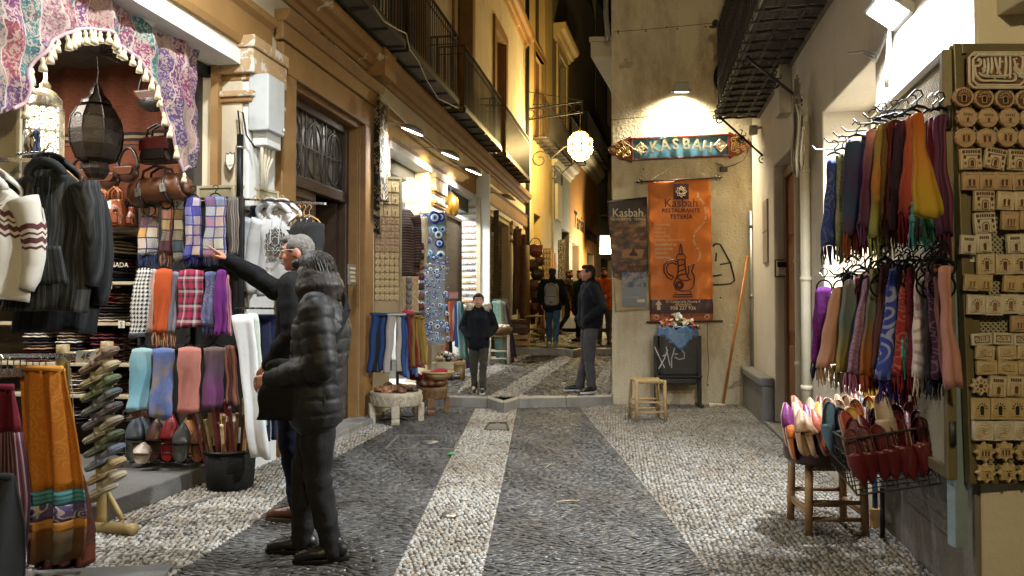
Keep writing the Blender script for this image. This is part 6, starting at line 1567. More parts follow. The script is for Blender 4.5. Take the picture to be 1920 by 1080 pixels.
for si,(v,nm)in enumerate(SH[1:]+[(800,'floor')]):
 base=sw(215,v,-.36)[1]; top_=sw(215,SH[si][0]if si<4 else 742,-.36)[1]-.04
 for u,cn in COLS:
  x=sw(u,v,-.18)[0]; z=base+.003; k=0
  n=5 if si else 6
  for k in range(n):
   h=min(.07,(top_-base-.04)/n)*RND.uniform(.85,1.1)
   if si==0:ci=[4,5,3,2,0,1][k]if u==212 else RND.choice([0,2,3,4,5,6]); mat,lab=KN[ci],CN[ci]
   else:ci=RND.randrange(5)if RND.random()<.75 else-1; mat,lab=(FI[ci],FN[ci])if ci>=0 else(KN[5],'charcoal')
   key=(id(mat),k%3)
   if key not in _fm:_fm[key]=folded_mesh(.27,.32,.055,mat,k)
   o=link('folded_sweater',_fm[key],None,loc=SW.p(x+RND.uniform(-.012,.012),-.18,z),rz=SW.a+RND.uniform(-.06,.06)); o.scale.z=h/.055; z+=h*.98
   lv='on the floor' if si==4 else f'under the {["top","second","third","fourth"][si]} board'
   tag(o,f'{lab} folded sweater, {["lowest", "second", "third", "fourth", "fifth", "sixth"][k]} from below in {cn} stack {lv}','sweater',GSW)
x,z=sw(212,496,-.345); txt('GRANADA',.055,m_paper,'lettering',None,SW.p(x,-.348,z-.005),(pi/2,0,SW.a+.08),.0006); o=[q for q in bpy.data.objects if q.name.startswith('lettering')and q.parent is None][-1]
o.parent=[q for q in bpy.data.objects if q.get('label','').startswith('black folded sweater, fourth from below in right-hand stack under the top')][0]; o.matrix_parent_inverse=o.parent.matrix_basis.inverted()
m_duf,m_duf2,m_tan=LEA('brown_duffel_leather',(.14,.05,.022)),LEA('black_strap',(.02,.015,.013)),LEA('cognac_leather',(.32,.09,.02))
def duffel(label,loc,rz,ln,r,mat,strap,tilt=0,name='duffel_bag'):
 t=thing(name,label,'bag',loc,rz); t.rotation_euler=(0,tilt,rz)
 mb=MB(); mb.tube([(-ln/2,0,0),(-ln*.46,0,.0),(-ln*.3,0,.01),(0,0,0),(ln*.3,0,.005),(ln*.46,0,0),(ln/2,0,0)],[r*.72,r*.94,r*1.02,r,r*1.03,r*.95,r*.7],18); mb.build('body',mat,t)
 for x in(-.24,.24):
  mb=MB(); mb.tube([(x*ln,1.04*r*cos(a),1.06*r*sin(a))for a in np.linspace(0,2*pi,25)],.011,6); mb.build('strap',strap,t)
  mb=MB(); mb.box(x*ln-.022,x*ln+.022,-r*1.12,-r*1.0,-.04,.02); mb.build('buckle',m_steel,t)
 mb=MB()
 for s in(-1,1):mb.tube([(-.24*ln,s*r*.5,r*.8),(-.2*ln,s*r*.4,r*1.5),(0,s*r*.3,r*1.75),(.2*ln,s*r*.4,r*1.5),(.24*ln,s*r*.5,r*.8)],.010,6)
 mb.build('handle',strap,t); mb=MB(); mb.box(-ln*.4,ln*.4,-.01,.01,r*.99,r*1.04); mb.build('zipper',m_steel,t)
 for s in(-1,1):mb=MB(); mb.lathe([(r*.7,0),(r*.5,.03),(0,.04)],(0,0,0),16,None,Matrix.Translation((s*ln/2,0,0))@Matrix.Rotation(s*pi/2,4,'Y')); mb.build('end_cap',mat,t)
 return t
duffel('brown leather duffel bag with black straps hanging above the patterned scarves',at(300,358,5.55),radians(-12),.44,.105,m_duf,m_duf2,radians(-8))
def tote(label,loc,rz,w,h,d,mat,strap,name='handbag',flap=None):
 t=thing(name,label,'bag',loc,rz); mb=MB()
 mb.grid(lambda i,j:((w/2)*(1-.18*j+.0)*np.sign(cos(2*pi*i))*abs(cos(2*pi*i))**.5,(d/2)*(1-.4*j)*np.sign(sin(2*pi*i))*abs(sin(2*pi*i))**.5+.006*sin(25*i+9*j),h*j),40,12,mat); b0=0
 mb.f.append(list(range(40))); mb.m.append(0); mb.sm.append(False); b0=len(mb.v)-41; mb.f.append(list(range(b0,b0+40))); mb.m.append(0); mb.sm.append(False); mb.build('body',None,t)
 mb=MB()
 for s in(-1,1):mb.tube([(-w*.28,s*d*.25,h*.95),(-w*.25,s*d*.2,h*1.3),(0,s*d*.15,h*1.48),(w*.25,s*d*.2,h*1.3),(w*.28,s*d*.25,h*.95)],.009,6)
 mb.build('handle',strap,t)
 mb=MB(); mb.box(-w*.32,w*.32,-d*.56,-d*.45,h*.1,h*.5); mb.build('pocket',mat,t,bevel=.01)
 if flap:mb=MB(); mb.box(-w*.44,w*.44,-d*.5,-d*.34,h*.45,h*.95); mb.build('flap',flap,t,bevel=.015)
 return t
zt_=lambda u,v:at(u,v,5.95)
tote('glossy cognac leather handbag standing on the top shelf, left of the tagged one',at(191,425,5.9),rzS,.19,.2,.1,m_tan,m_tan)
tote('cognac leather handbag with a white tag on the top shelf',at(216,424,5.88),rzS,.17,.21,.1,LEA('cognac_dark',(.24,.06,.016)),m_tan)
tote('small red-brown leather bag at the right end of the top shelf',at(243,424,5.92),rzS,.13,.15,.09,LEA('red_brown_leather',(.2,.045,.02)),m_duf2)
mb=MB(); mb.box(-.018,.018,-.002,.002,-.03,.03); tag(mb.build('price_tag',m_paper,loc=at(205,384,5.8),rz=rzS),'white paper tag on a cognac handbag of the top shelf','tag')
tote('black leather shoulder bag with red top hanging under the tassels',at(297,306,5.6),radians(-14),.3,.2,.12,LEA('black_bag',(.02,.012,.012)),m_duf2,flap=LEA('dark_red_flap',(.12,.012,.015)))
def satchel(label,c,w,h,d,mat):
 t=thing('shoulder_bag',label,'bag',c,radians(-14)); mb=MB()
 mb.ell((0,0,0),(w/2,d/2,h/2),18,10); mb.build('body',mat,t); mb=MB(); mb.tube([(w*.48*cos(a),0,h*.2+h*1.1*sin(a))for a in np.linspace(0,pi,17)],.012,6); mb.build('strap',m_duf2,t); mb=MB(); mb.grid(lambda i,j:(w*.46*(2*i-1)*sqrt(max(0,1-(j*.9)**2)),-d*.5*(1-.3*j)-.008,h*.3-h*.42*j),12,6); mb.build('flap',m_duf,t,solid=.008); return t
satchel('brown and black round shoulder bag hanging high beside the dark lantern',at(290,186,5.7),.3,.2,.12,m_duf2)
for k,(u,v)in enumerate(((170,330),(205,338),(240,325),(150,345))):satchel(f'dark brown leather pouch, {["leftmost but one", "second from right", "rightmost", "leftmost"][k]} of the pouches under the rug',at(u,v,6.0),.2,.16,.1,LEA('dark_pouch',(.06,.022,.014)))
m_dl=M('dark_bronze',(.016,.010,.007),.5,(.03,.02,.012),1,30,.4,70,metal=.5)
lc=at(181,240,5.35); t=thing('moroccan_lantern','large dark bronze lantern with a bulging panelled body hanging inside the sweater shop','lantern',lc)
mb=MB(); s=5.35/FPX; prof=[(12,96),(18,88),(22,78),(20,66),(34,60),(44,34),(46,8),(43,-14),(32,-36),(20,-42),(26,-44),(24,-50),(12,-62),(8,-74),(2,-84)]
mb.lathe([(a*s,-b*s)for a,b in prof],(0,0,0),8); mb.build('body',m_dl,t)
mb=MB()
for j in range(8):
 a=2*pi*j/8; mb.tube([(q*s*1.02*cos(a),q*s*1.02*sin(a),-b*s)for q,b in prof],.005,4)
 a+=pi/8; mb.tube([(.158*cos(a)*.96+.045*cos(e)*-sin(a),.158*sin(a)*.96+.045*cos(e)*cos(a),.03+.05*sin(e))for e in np.linspace(0,6.3,13)],.004,4)
mb.tube([(0,0,84*s),(.01,0,.4),(0,0,.52)],.006,5); mb.build('ribs',m_dl,t)
mb=MB()
for k in range(9):a=k*.8; mb.tube([at(186+RND.uniform(-70,60),85+RND.uniform(-5,18),5.4),at(186,100,5.38),at(186+RND.uniform(-60,60),92+RND.uniform(0,30),5.42)],.004,4)
tag(mb.build('tangled_wires',m_plast),'tangle of thin black wires hanging above the dark bronze lantern','wire')
lc=at(84,232,4.75); t=thing('filigree_lantern','lit pale filigree lantern with square body hanging below the left end of the valance','lantern',lc,radians(25))
s=4.75/FPX; m_fil=M('pale_filigree',(.55,.47,.33),.4,(.4,.32,.2),1,30,.5,60,metal=.4)
mb=MB(); a=29*s; hz=46*s
mb.box(-a*.9,a*.9,-a*.9,a*.9,-hz-.06,hz-.06); mb.build('lit_glass',emis('lit_lantern_glass',(1,.9,.66),2.2),t)
mb=MB()
for face in range(4):
 m4=Matrix.Rotation(face*pi/2,4,'Z')
 for k in range(2):
  for q in range(4):
   c=((k-.5)*a*.9,-a*.93,-hz-.06+(q+.5)*hz/2); P=[m4@Vector((c[0]+a*.4*cos(e),c[1],c[2]+a*.4*sin(e)))for e in np.linspace(0,2*pi,9)]
   mb.tube(P,.004,4); mb.tube([m4@Vector((c[0]+a*.2*cos(e),c[1],c[2]+a*.2*sin(e)))for e in np.linspace(0,2*pi,7)],.004,4)
   for e in np.linspace(0,2*pi,9)[:-1]:mb.tube([m4@Vector((c[0]+a*.2*cos(e),c[1],c[2]+a*.2*sin(e))),m4@Vector((c[0]+a*.5*cos(e),c[1],c[2]+a*.5*sin(e)))],.003,4)
 p,q=m4@Vector((a*.95,-a*.95,-hz-.07)),m4@Vector((a*.95,-a*.95,hz-.05)); mb.bar(p,q,.012)
 for z in(-hz-.06,hz-.06,-.06):mb.bar(m4@Vector((-a*.95,-a*.95,z)),m4@Vector((a*.95,-a*.95,z)),.012)
mb.build('filigree',m_fil,t)
mb=MB(); mb.lathe([(a*1.1,hz-.06),(a*1.0,hz-.04),(a*.98,hz),(a*.6,hz+.05),(a*.3,hz+.07),(a*.35,hz+.09),(.012,hz+.12),(.005,hz+.3)],(0,0,0),12); mb.build('dome',m_fil,t); mb=MB(); mb.lathe([(a*.2,-hz-.12),(a*1.05,-hz-.06)],(0,0,0),8); mb.build('base',m_fil,t)
lamp('lantern_bulb','POINT',(0,0,.35),4,(1,.86,.6),t,.05)
def perf_board(label,p,rz,w,h):
 t=thing('punched_board',label,'board',p,rz); mb=MB(); f=.022; mb.box(0,f,-.012,.012,-h,0); mb.box(w-f,w,-.012,.012,-h,0); mb.box(f,w-f,-.012,.012,-f,0); mb.box(f,w-f,-.012,.012,-h,-h+f); mb.build('frame',m_bf,t,bevel=.003)
 perforated(t,f,w-f,-h+f,-f,m_bf,.016,.007); mb=MB(); mb.box(.01,w-.01,.008,.011,-h+.01,-.01); mb.build('back_sheet',M('board_back',(.2,.16,.09),.8),t); return t
m_bf=M('beige_punched_metal',(.46,.40,.25),.5,(.38,.32,.19),1,5,.1,60)
perf_board('beige punched metal board at the far left below the valance, top corner showing',at(-60,190,4.05),radians(5),.28,.42)
perf_board('beige punched metal board behind the tops of the patterned scarves',at(370,349,5.9),rzS,.32,.7)
perf_board('beige punched metal board behind the grey hoodies beside the door',at(449,346,5.99),radians(62),.42,.4)
t=thing('scarf_rail','black rail frame carrying three tiers of scarves in front of the sweater shop pillar','rack',at(345,800,5.72),rzS)
s=5.72/FPX; mb=MB()
for v in(372,508,650):mb.bar((-105*s,.05,(800-v)*s),(105*s,.05,(800-v)*s),.018)
for u in(-105,0,105):mb.bar((u*s,.06,0),(u*s,.06,432*s),.022)
mb.build('frame',m_black,t); mb=MB(); mb.box(-106*s,106*s,.08,.1,.1,425*s); mb.build('shade_backing',m_void,t)  # added near-black sheet stands in for the darkness behind the scarves
PA=lambda*c:fab('patch',c,.6)
GL='scarves on the left-hand rack'
LS=[('navy, gold and salmon patchwork scarf with blue fringe, leftmost of the top tier',(263,297,390),(257,296,478),503,PA((.025,.03,.09),(.42,.16,.08),(.40,.25,.06),(.45,.42,.38),(.03,.03,.07)),(.04,.06,.16),5.55),('red and ochre patchwork scarf with pale fringe, second of the top tier',(304,325,376),(300,322,475),502,PA((.25,.03,.02),(.42,.36,.26),(.35,.18,.04),(.06,.03,.04),(.08,.02,.02)),(.38,.2,.14),5.52),('black and yellow narrow patterned scarf in the top tier',(326,343,376),(324,343,490),None,PA((.02,.018,.018),(.38,.22,.04),(.3,.27,.22),(.06,.08,.1),(.015,.015,.015)),None,5.5),('violet-blue and white patchwork scarf in the top tier',(350,376,372),(343,380,484),500,fab('patch',((.06,.05,.28),(.42,.40,.50),(.10,.11,.34),(.48,.36,.30),(.035,.03,.20)),.55),(.03,.03,.15),5.48),('white, blue and pink rosette-patterned scarf in the top tier',(386,424,370),(382,424,484),500,fab('patch',((.50,.48,.44),(.09,.16,.34),(.45,.18,.19),(.42,.36,.28),(.05,.06,.16)),.6),(.03,.03,.06),5.45),('dark striped scarves bunched at the right end of the top tier',(425,447,371),(426,448,480),None,fab('stripe',((.3,.26,.22),(.02,.02,.02),(.12,.1,.1),(.04,.02,.02),(.2,.16,.12)),.35),None,5.5),('black and white houndstooth scarf with grey end',(254,287,505),(238,276,633),None,fab('hound',((.62,.6,.56),(.015,.015,.018),(.11,.12,.14)),1),None,5.45),('pale pink scarf edge folded left of the orange one',(284,294,507),(275,289,622),None,fab('plain',((.55,.33,.28),(.45,.26,.22))),None,5.46),('bright orange-red scarf with peach fringe in the middle tier',(293,324,506),(287,313,624),651,fab('plain',((.42,.075,.015),(.36,.055,.012))),(.45,.2,.1),5.44),('grey-lilac pleated scarf with peach fringe right of the orange one',(322,334,512),(306,330,626),654,fab('plain',((.27,.26,.32),(.18,.17,.22))),(.48,.22,.12),5.47),('crimson, white and black tartan scarf in the middle tier',(336,381,508),(330,377,614),None,fab('plaid',((.34,.02,.07),(.34,.02,.07),(.02,.015,.02),(.45,.4,.38),(.28,.03,.08),(.03,.02,.02)),.8),None,5.42),('slate-blue and lilac floral scarf in the middle tier',(385,404,512),(379,400,612),632,fab('swirl',((.10,.11,.22),(.24,.19,.30)),.8),(.05,.04,.1),5.43),('plain purple scarf in the middle tier',(404,424,508),(399,426,628),None,fab('plain',((.15,.02,.16),(.10,.012,.12))),None,5.4),('navy scarf edge behind the purple one',(398,408,512),(395,405,622),None,fab('plain',((.02,.025,.08),(.015,.02,.05))),None,5.46),('pink scarf edge right of the purple one',(424,430,518),(427,436,628),None,fab('plain',((.45,.2,.25),(.3,.12,.16))),None,5.45),('pale turquoise scarf, leftmost of the bottom tier',(247,286,655),(235,277,770),782,fab('ombre',((.22,.34,.36),(.16,.38,.50),(.24,.42,.50)),.6),(.2,.1,.07),5.4),('blue scarf with tan dots in the bottom tier',(288,328,655),(281,322,784),None,fab('jacquard',((.08,.13,.32),(.16,.17,.30),(.22,.18,.16)),.5),None,5.38),('terracotta pink scarf in the bottom tier',(335,377,653),(332,374,774),None,fab('plain',((.42,.17,.14),(.36,.13,.11))),None,5.36),('grey scarf shot with purple in the bottom tier',(382,421,653),(379,416,766),None,fab('ombre',((.15,.10,.10),(.10,.06,.10),(.14,.04,.13),(.12,.05,.10)),.6),None,5.36),('brown and rust scarves bunched at the right end of the bottom tier',(422,440,650),(424,448,758),None,fab('stripe',((.1,.05,.035),(.22,.06,.03),(.06,.03,.03)),.8),None,5.42),('orange-brown scarf end under the pale turquoise scarf',(252,280,740),(246,280,784),None,fab('plain',((.26,.09,.05),(.15,.06,.03))),None,5.45)]
for lab,top,bot,fr,cm,fc,Y in LS:scarf(lab,top,bot,fr,cm,fab('plain',(fc,dk(fc,.55)))if fc else None,Y,GL,d=.03,folds=2 if top[1]-top[0]>28 else 3)
for u,v in((280,386),(312,372),(335,370),(362,368),(404,366),(268,502),(308,503),(357,504),(394,508),(414,504),(266,650),(306,650),(355,648),(400,648)):
 hanger('small black loop hanger holding a scarf on the left-hand rack',at(u,v,5.5)+Vector((0,0,.06)),.1,.09,None,'hangers on the left-hand rack',.045,.02,loop=True)
HE=fab('heather',((.007,.0075,.008),(.020,.021,.022),(.07,.07,.066)),1)
gp=at(92,318,4.0)
t=garment('dark grey striped cotton hooded jacket on a wooden hanger at the front of the shop',gp,radians(8),.44,.76,HE,'hooded_jacket','jacket',None,hood=HE,sleeve=.58,spread=.035,depth=.14,collar=m_plast,folds=.013,pocket=(.42,.62,.28),pocket_mat=HE,zipper=m_plast)
hanger('beech hanger in the neck of the dark striped jacket',gp+Vector((0,.0,.11)),radians(8),.3,m_beech,'wooden hangers',.07,.1)
gp2=at(108,352,4.22)
garment('black striped jacket hanging behind the front striped one, its hem showing below',gp2,radians(8),.46,.82,fab('heather',((.006,.006,.007),(.012,.012,.013),(.03,.03,.03)),1.1),'hooded_jacket','jacket',None,sleeve=.62,spread=.04,depth=.18)
gp3=at(-22,345,3.85)
KNIT=fab('knit',((.55,.51,.44),(.10,.03,.03)),.9)
garment('cream knitted jumper with dark zigzag bands, half out of the picture at far left',gp3,radians(15),.40,.60,KNIT,'knitted_jumper','jumper',None,hood=fab('plain',((.6,.56,.5),(.5,.46,.4))),sleeve=.5,spread=.06,depth=.12,bend=-.03)
t=thing('clothes_rail','metal rail at the front of the shop from which the striped jackets hang','rail',at(30,290,3.9))
mb=MB(); mb.bar(at(-40,300,3.7)-t.location,at(115,300,4.4)-t.location,.022); mb.build('bar',m_rail,t)
mb=MB(); mb.tube([(0,0,0),(.12,.03,.02),(.16,.03,.06)],.008,6); mb.build('hook',m_rail,t)
for i,(c,nm)in enumerate((((.55,.5,.42),'cream'),((.3,.2,.1),'tan'),((.06,.08,.14),'navy patterned'))):
 scarf(f'{nm} small pouch hanging below the lit filigree lantern',(40+i*12,50+i*12,248),(38+i*12,52+i*12,296),None,fab('plain',(c,dk(c,.6))),None,4.5,'small pouches below the lit lantern',cat='pouch',name='small_pouch')
SPIR=fab('swirl',((.52,.17,.02),(.56,.24,.04)),.55); PURP=fab('swirl',((.10,.07,.17),(.52,.46,.42)),.7); TEAL=fab('hstripe',((.07,.26,.30),(.03,.15,.18),(.14,.30,.30)),.35); OST=fab('hstripe',((.5,.18,.03),(.42,.24,.06)),.4); BRN=fab('jacquard',((.10,.055,.025),(.05,.07,.05),(.14,.05,.02)),.9)
ED=[(38,124,690),(40,128,720),(44,140,780),(48,150,840),(52,160,900),(52,168,950),(54,172,985),(58,170,1042)]
skirt('bright orange wrap skirt with teal, purple and brown border bands',None,ED,None,3.75,'wrap_skirt',[(.61,SPIR),(.685,TEAL),(.79,PURP),(.86,OST),(1,BRN)],folds=2.4)
skirt('dark red patterned underskirt hanging behind the orange skirt',None,[(60,130,800),(62,160,900),(66,178,990),(80,180,1052)],None,3.9,'skirt',[(1,fab('jacquard',((.12,.02,.02),(.06,.07,.04),(.2,.05,.03)),.8))],folds=4)
skirt('crimson and white striped trousers-skirt at the far left corner',None,[(-40,32,724),(-44,44,780),(-48,54,850),(-50,62,930),(-50,58,1010),(-50,45,1085)],None,3.55,'striped_skirt',[(.28,fab('plain',((.13,.008,.02),(.09,.006,.015)))),(1,fab('stripe',((.12,.03,.05),(.26,.2,.2),(.09,.02,.035),(.03,.012,.02)),.3))],folds=3)
skirt('black skirt hanging lowest in the left corner',None,[(-50,30,890),(-60,45,980),(-60,52,1090)],None,3.45,'skirt',[(1,fab('plain',((.01,.01,.01),(.02,.02,.02))))],folds=2)
t=thing('skirt_rail','chrome rail with clip hangers above the orange skirt','rail',at(20,668,3.7)); mb=MB(); mb.bar(at(-60,668,3.4)-t.location,at(140,666,4.0)-t.location,.02); mb.build('bar',m_rail,t)
for k in range(9):
 u=-10+12*k; c=at(u,672,3.5+.05*k); mb=MB(); mb.tube([c+Vector((0,0,.02)),c+Vector((.012,0,0)),c,c+Vector((0,0,-.05))],.003,5); mb.box(c.x-.012,c.x+.012,c.y-.008,c.y+.008,c.z-.09,c.z-.05)
 tag(mb.build('clip_hanger',m_rail),'chrome clip hanger on the skirt rail','hanger','clip hangers on the skirt rail')
m_bam=M('bamboo',(.36,.26,.11),.45,(.26,.18,.07),1,7,.2,50)
bz_=gnd(214,990); t=thing('bamboo_stand','bamboo pole stand strung with rows of painted slippers at the shop step','stand',bz_)
def bamboo(mb,a,b,r):
 a,b=Vector(a),Vector(b); n=max(4,int((b-a).length/.05)); pts=[]; rr=[]
 for k in range(n+1):pts.append(a.lerp(b,k/n)); rr.append(r*(1.13 if k%5==0 else 1))
 mb.tube(pts,rr,12)
Yb=bz_.y; rel=lambda u,v,Y=Yb:at(u,v,Y)-bz_
mb=MB(); bamboo(mb,rel(192,980),rel(201,640),.034); mb.build('pole',m_bam,t); mb=MB(); bamboo(mb,rel(120,985,Yb+.05),rel(118,646,Yb+.05),.036); mb.build('pole',m_bam,t)
mb=MB(); bamboo(mb,rel(128,668),rel(194,660),.024); mb.build('crossbar',m_bam,t); mb=MB(); bamboo(mb,rel(150,990),rel(252,992,Yb-.15),.036); mb.build('foot',m_bam,t); mb=MB(); bamboo(mb,rel(198,915),rel(230,975),.016); mb.build('strut',m_bam,t); mb=MB(); bamboo(mb,rel(170,935),rel(200,930),.026); mb.build('crossbar',m_bam,t)
mb=MB(); mb.tube([rel(210,680),rel(214,800),rel(208,905)],.003,4); mb.tube([rel(132,690),rel(140,800),rel(150,920)],.003,4); mb.build('cord',m_bone,t)
p=at(161,669,Yb-.04); t2=thing('price_card','white card with a handwritten price on the bamboo stand','card',p,0); mb=MB(); mb.box(-.06,.06,-.001,.001,-.035,.035); mb.build('paper',m_paper,t2); txt('4€',.055,m_black,'handwriting',t2,(0,-.003,0),(pi/2,-.1,0),.0005,shear=.2)
CLG=[((.08,.03,.02),'dark brown'),((.42,.34,.2),'cream with dark motifs'),((.04,.11,.04),'green'),((.05,.10,.14),'blue-green'),((.04,.05,.12),'dark blue'),((.4,.36,.3),'pale grey'),((.03,.09,.06),'dark green'),((.05,.1,.2),'mid blue'),((.32,.22,.1),'straw'),((.35,.3,.22),'sand')]
for k in range(10):
 v=700+26*k; c=CLG[k]; mt=M('clog_cloth',c[0],.8,(.42,.34,.22),.55,30,.3,50)
 for s in(0,1):
  p=at(150+1.5*k+30*s,v+4-22*s,Yb-.1)
  put_slipper(f'{c[1]} clog, {"left" if s == 0 else "right"} one of the {ORD[k]} row on the bamboo stand',p,.0+(.15 if s==0 else .1),-.42 if s==0 else-.55,-.25,mt,mt,'clogs on the bamboo stand',ln=.19 if s==0 else .16,w=.075,name='clog')
ty=5.62; trp=[at(222,858,ty),at(392,856,ty-.05),at(398,850,ty+.25),at(230,850,ty+.25)]; c=gnd(305,893); c.z=.115
t=thing('wire_tray','low black wire tray holding upright slippers on the shop step','tray',c)
tb=[Vector((p.x,p.y,.16))-c for p in trp]; tt=[Vector((p.x,p.y,.30))-c for p in trp]
basket_wire(tt,tb,m_black,t,'wire',12,2); mb=MB()
for p in tb:mb.tube([p,(p.x,p.y,0)],.006,5)
mb.build('foot',m_black,t)
for i,(u,v,Y,c_,lab,ln,rl)in enumerate(((247,886,5.6,(.07,.09,.12),'grey-blue striped slipper, leftmost in the wire tray',.36,.5),(262,886,5.7,(.06,.08,.10),'second grey-blue slipper behind the leftmost one',.36,.3),(266,886,5.52,(.5,.42,.36),'small pale slipper low in front of the wire tray',.16,.2),(287,886,5.6,(.07,.025,.015),'dark brown slipper in the wire tray',.33,.1),(299,880,5.7,(.05,.02,.012),'blackish brown slipper behind the dark brown one',.34,.2),(315,886,5.6,(.26,.01,.015),'bright red slipper in the middle of the wire tray',.36,.05),(350,880,5.75,(.42,.15,.03),'orange-tan slipper at the back of the wire tray',.34,-.2),(338,888,5.56,(.13,.14,.16),'grey felt slipper in the wire tray',.30,.05),(372,888,5.56,(.16,.06,.025),'chestnut leather slipper, rightmost in the wire tray',.30,-.1))):
 p=at(u,v,Y); p.z=max(p.z,.165); put_slipper(lab,p,pi/2,-1.36,rl-.05,LEA('upper',c_),M('dark_sole',(.05,.03,.02),.6),'slippers standing in the wire tray',ln,None,.125,.0)
bc_=gnd(432,914); t=thing('black_basket','tall round black basket full of fans and canes beside the white trousers','basket',bc_)
rt=46*bc_.y/FPX; hb=at(432,842,bc_.y).z
mb=MB(); mb.lathe([(rt*.85,0),(rt*.9,.02),(rt,hb),(rt*.96,hb),(rt*.85,.04),(0,.04)],(0,0,0),28); mb.build('body',M('black_wicker',(.004,.004,.004),.8,(.008,.008,.008),1,60,.5,60,spec=.2),t)
mb=MB(); mb.tube([(rt*cos(a),rt*sin(a),hb)for a in np.linspace(0,2*pi,29)],.012,6); mb.build('rim',m_plast,t)
FC=[((.45,.28,.11),'pale wooden'),((.12,.02,.02),'dark red lacquered'),((.2,.08,.03),'brown'),((.5,.36,.16),'straw-coloured'),((.16,.02,.03),'wine red'),((.3,.14,.05),'chestnut'),((.55,.42,.22),'light bamboo')]
for k in range(26):
 c_,nm=FC[k%7]; a=RND.uniform(0,6.28); q=rt*.8*RND.random()**.5; p=bc_+Vector((q*cos(a),q*sin(a),.06)); h=RND.uniform(.42,.62)
 mb=MB(); top=Vector((q*cos(a)*.35+RND.uniform(-.06,.06)-.03,q*sin(a)*.3,h)); mb.bar((0,0,0),top,.026,.014)
 mb.tube([top*.96,top,top*1.02],[.016,.017,.008],8)
 tag(mb.build('folding_fan',M('fan_'+nm.split()[0],c_,.45,dk(c_,.6),1,20,.2,60),loc=p,bevel=.002),f'closed {nm} folding fan standing in the black basket','fan',f'{nm} fans in the black basket')
for k in range(4):
 p=bc_+Vector((-.05+.03*k,-rt*.3,.05)); mb=MB(); mb.box(-.012,.012,-.001,.001,hb+.16,hb+.2); tag(mb.build('price_tag',m_paper if k%2 else M('yellow_paper',(.6,.5,.06),.7),loc=p),'small price tag on a fan in the black basket','tag','price tags in the black basket')
GH=fab('plain',((.66,.66,.66),(.55,.55,.56)))
rh=thing('clothes_rail','thin rail with wooden hangers carrying grey hoodies beside the street door','rail',at(470,372,5.75)); mb=MB(); mb.bar(at(430,372,6.05)-rh.location,at(610,382,5.3)-rh.location,.016); mb.build('bar',m_rail,rh)
HD=[('white T-shirt, leftmost behind the grey hoodies',478,6.0,(.55,.56,.57),'tee',False,.66),('navy sweatshirt between the white T-shirt and grey hoodies',490,5.92,(.012,.016,.04),'sweatshirt',False,.66),('pale blue-grey hoodie behind the printed one',506,5.84,(.58,.6,.64),'hoodie',True,.66)]
for lab,u,Y,c_,nm,hd,h in HD:
 m_=fab('plain',(c_,dk(c_,.8))); p=at(u,392,Y); garment(lab,p,radians(-22),.40,h,m_,nm,nm,'tops beside the street door',hood=m_ if hd else None,sleeve=.6,spread=.05,depth=.12,collar=m_)
 hanger(f'beech hanger of the {lab.split(",")[0].split(" between")[0].split(" behind")[0]}',p+Vector((0,0,.09)),radians(-22),.3,m_beech,'wooden hangers',.06,.09)
p=at(528,394,5.74); t=garment('light grey hoodie printed with a dark rosette, front of the row by the door',p,radians(-12),.42,.66,GH,'hoodie','hoodie','tops beside the street door',hood=GH,sleeve=.6,spread=.06,depth=.14,collar=GH)
hanger('beech hanger of the printed grey hoodie',p+Vector((0,0,.1)),radians(-12),.32,m_beech,'wooden hangers',.06,.1)
mb=MB(); m_pr=M('print_dark_grey',(.06,.055,.05),.8,(.12,.11,.1),1,60,0)
mb.prism([((.085+.008*cos(12*a))*cos(a),-.25+(.1+.008*cos(12*a))*sin(a))for a in np.linspace(0,2*pi,49)[:-1]],-.094,-.09); mb.build('printed_rosette',m_pr,t)
mb=MB()
for r in(.03,.055,.075):mb.tube([((r*(1+.15*cos(8*a)))*cos(a),-.095,-.25+r*1.15*(1+.15*cos(8*a))*sin(a))for a in np.linspace(0,2*pi,49)],.002,4)
mb.build('print_line',GH,t); txt('granada',.05,m_pr,'lettering',t,(0,-.092,-.39),shear=.1,ext=.001)
for k,u in enumerate((560,570,580)):
 p=at(u,408,5.6-.07*k); bm_=fab('plain',((.012,.012,.013),(.02,.02,.02)))
 garment(f'black T-shirt, {["left", "middle", "right"][k]} one of three hanging in front of the door',p,radians(-62),.34,.6,bm_,'tee','T-shirt','tops beside the street door',sleeve=.3,spread=.04,depth=.06)
 hanger(f'beech hanger of the {["left", "middle", "right"][k]} black T-shirt',p+Vector((0,0,.08)),radians(-35),.3,m_beech,'wooden hangers',.06,.09)
scarf('long white cotton trousers hanging in front of the pillar',(436,474,592),(472,506,858),None,fab('plain',((.68,.68,.68),(.58,.58,.6))),None,5.3,None,d=.05,folds=2.5,cat='trousers',name='trousers')
scarf('second white trousers, with a greenish edge, behind the first',(464,484,590),(478,500,800),None,fab('plain',((.58,.6,.56),(.4,.46,.36))),None,5.42,None,d=.05,folds=2,cat='trousers',name='trousers')
for k,u in enumerate((488,500,512)):trousers(f'navy cotton trousers, {ORD[k]} one right of the white trousers',at(u,592,5.5+.06*k),radians(-20),.16,.95,fab('plain',((.012,.016,.045),(.008,.01,.03))),'navy trousers by the door')
t=thing('clothes_rail','short rail above the white and navy trousers','rail',at(440,585,5.55)); mb=MB(); mb.bar((0,0,.03),at(530,586,5.7)-t.location+Vector((0,0,.03)),.014); mb.build('bar',m_rail,t)
m_ebox=M('enamelled_box',(.5,.52,.52),.5,(.42,.42,.4),.8,4,.1,50,dirt=((.3,.27,.2),3,.6,.8))
t=on_wall(L,482,200,'electric_box','white metal electrical box on the pillar beside the ochre door surround','electric box',-.06)
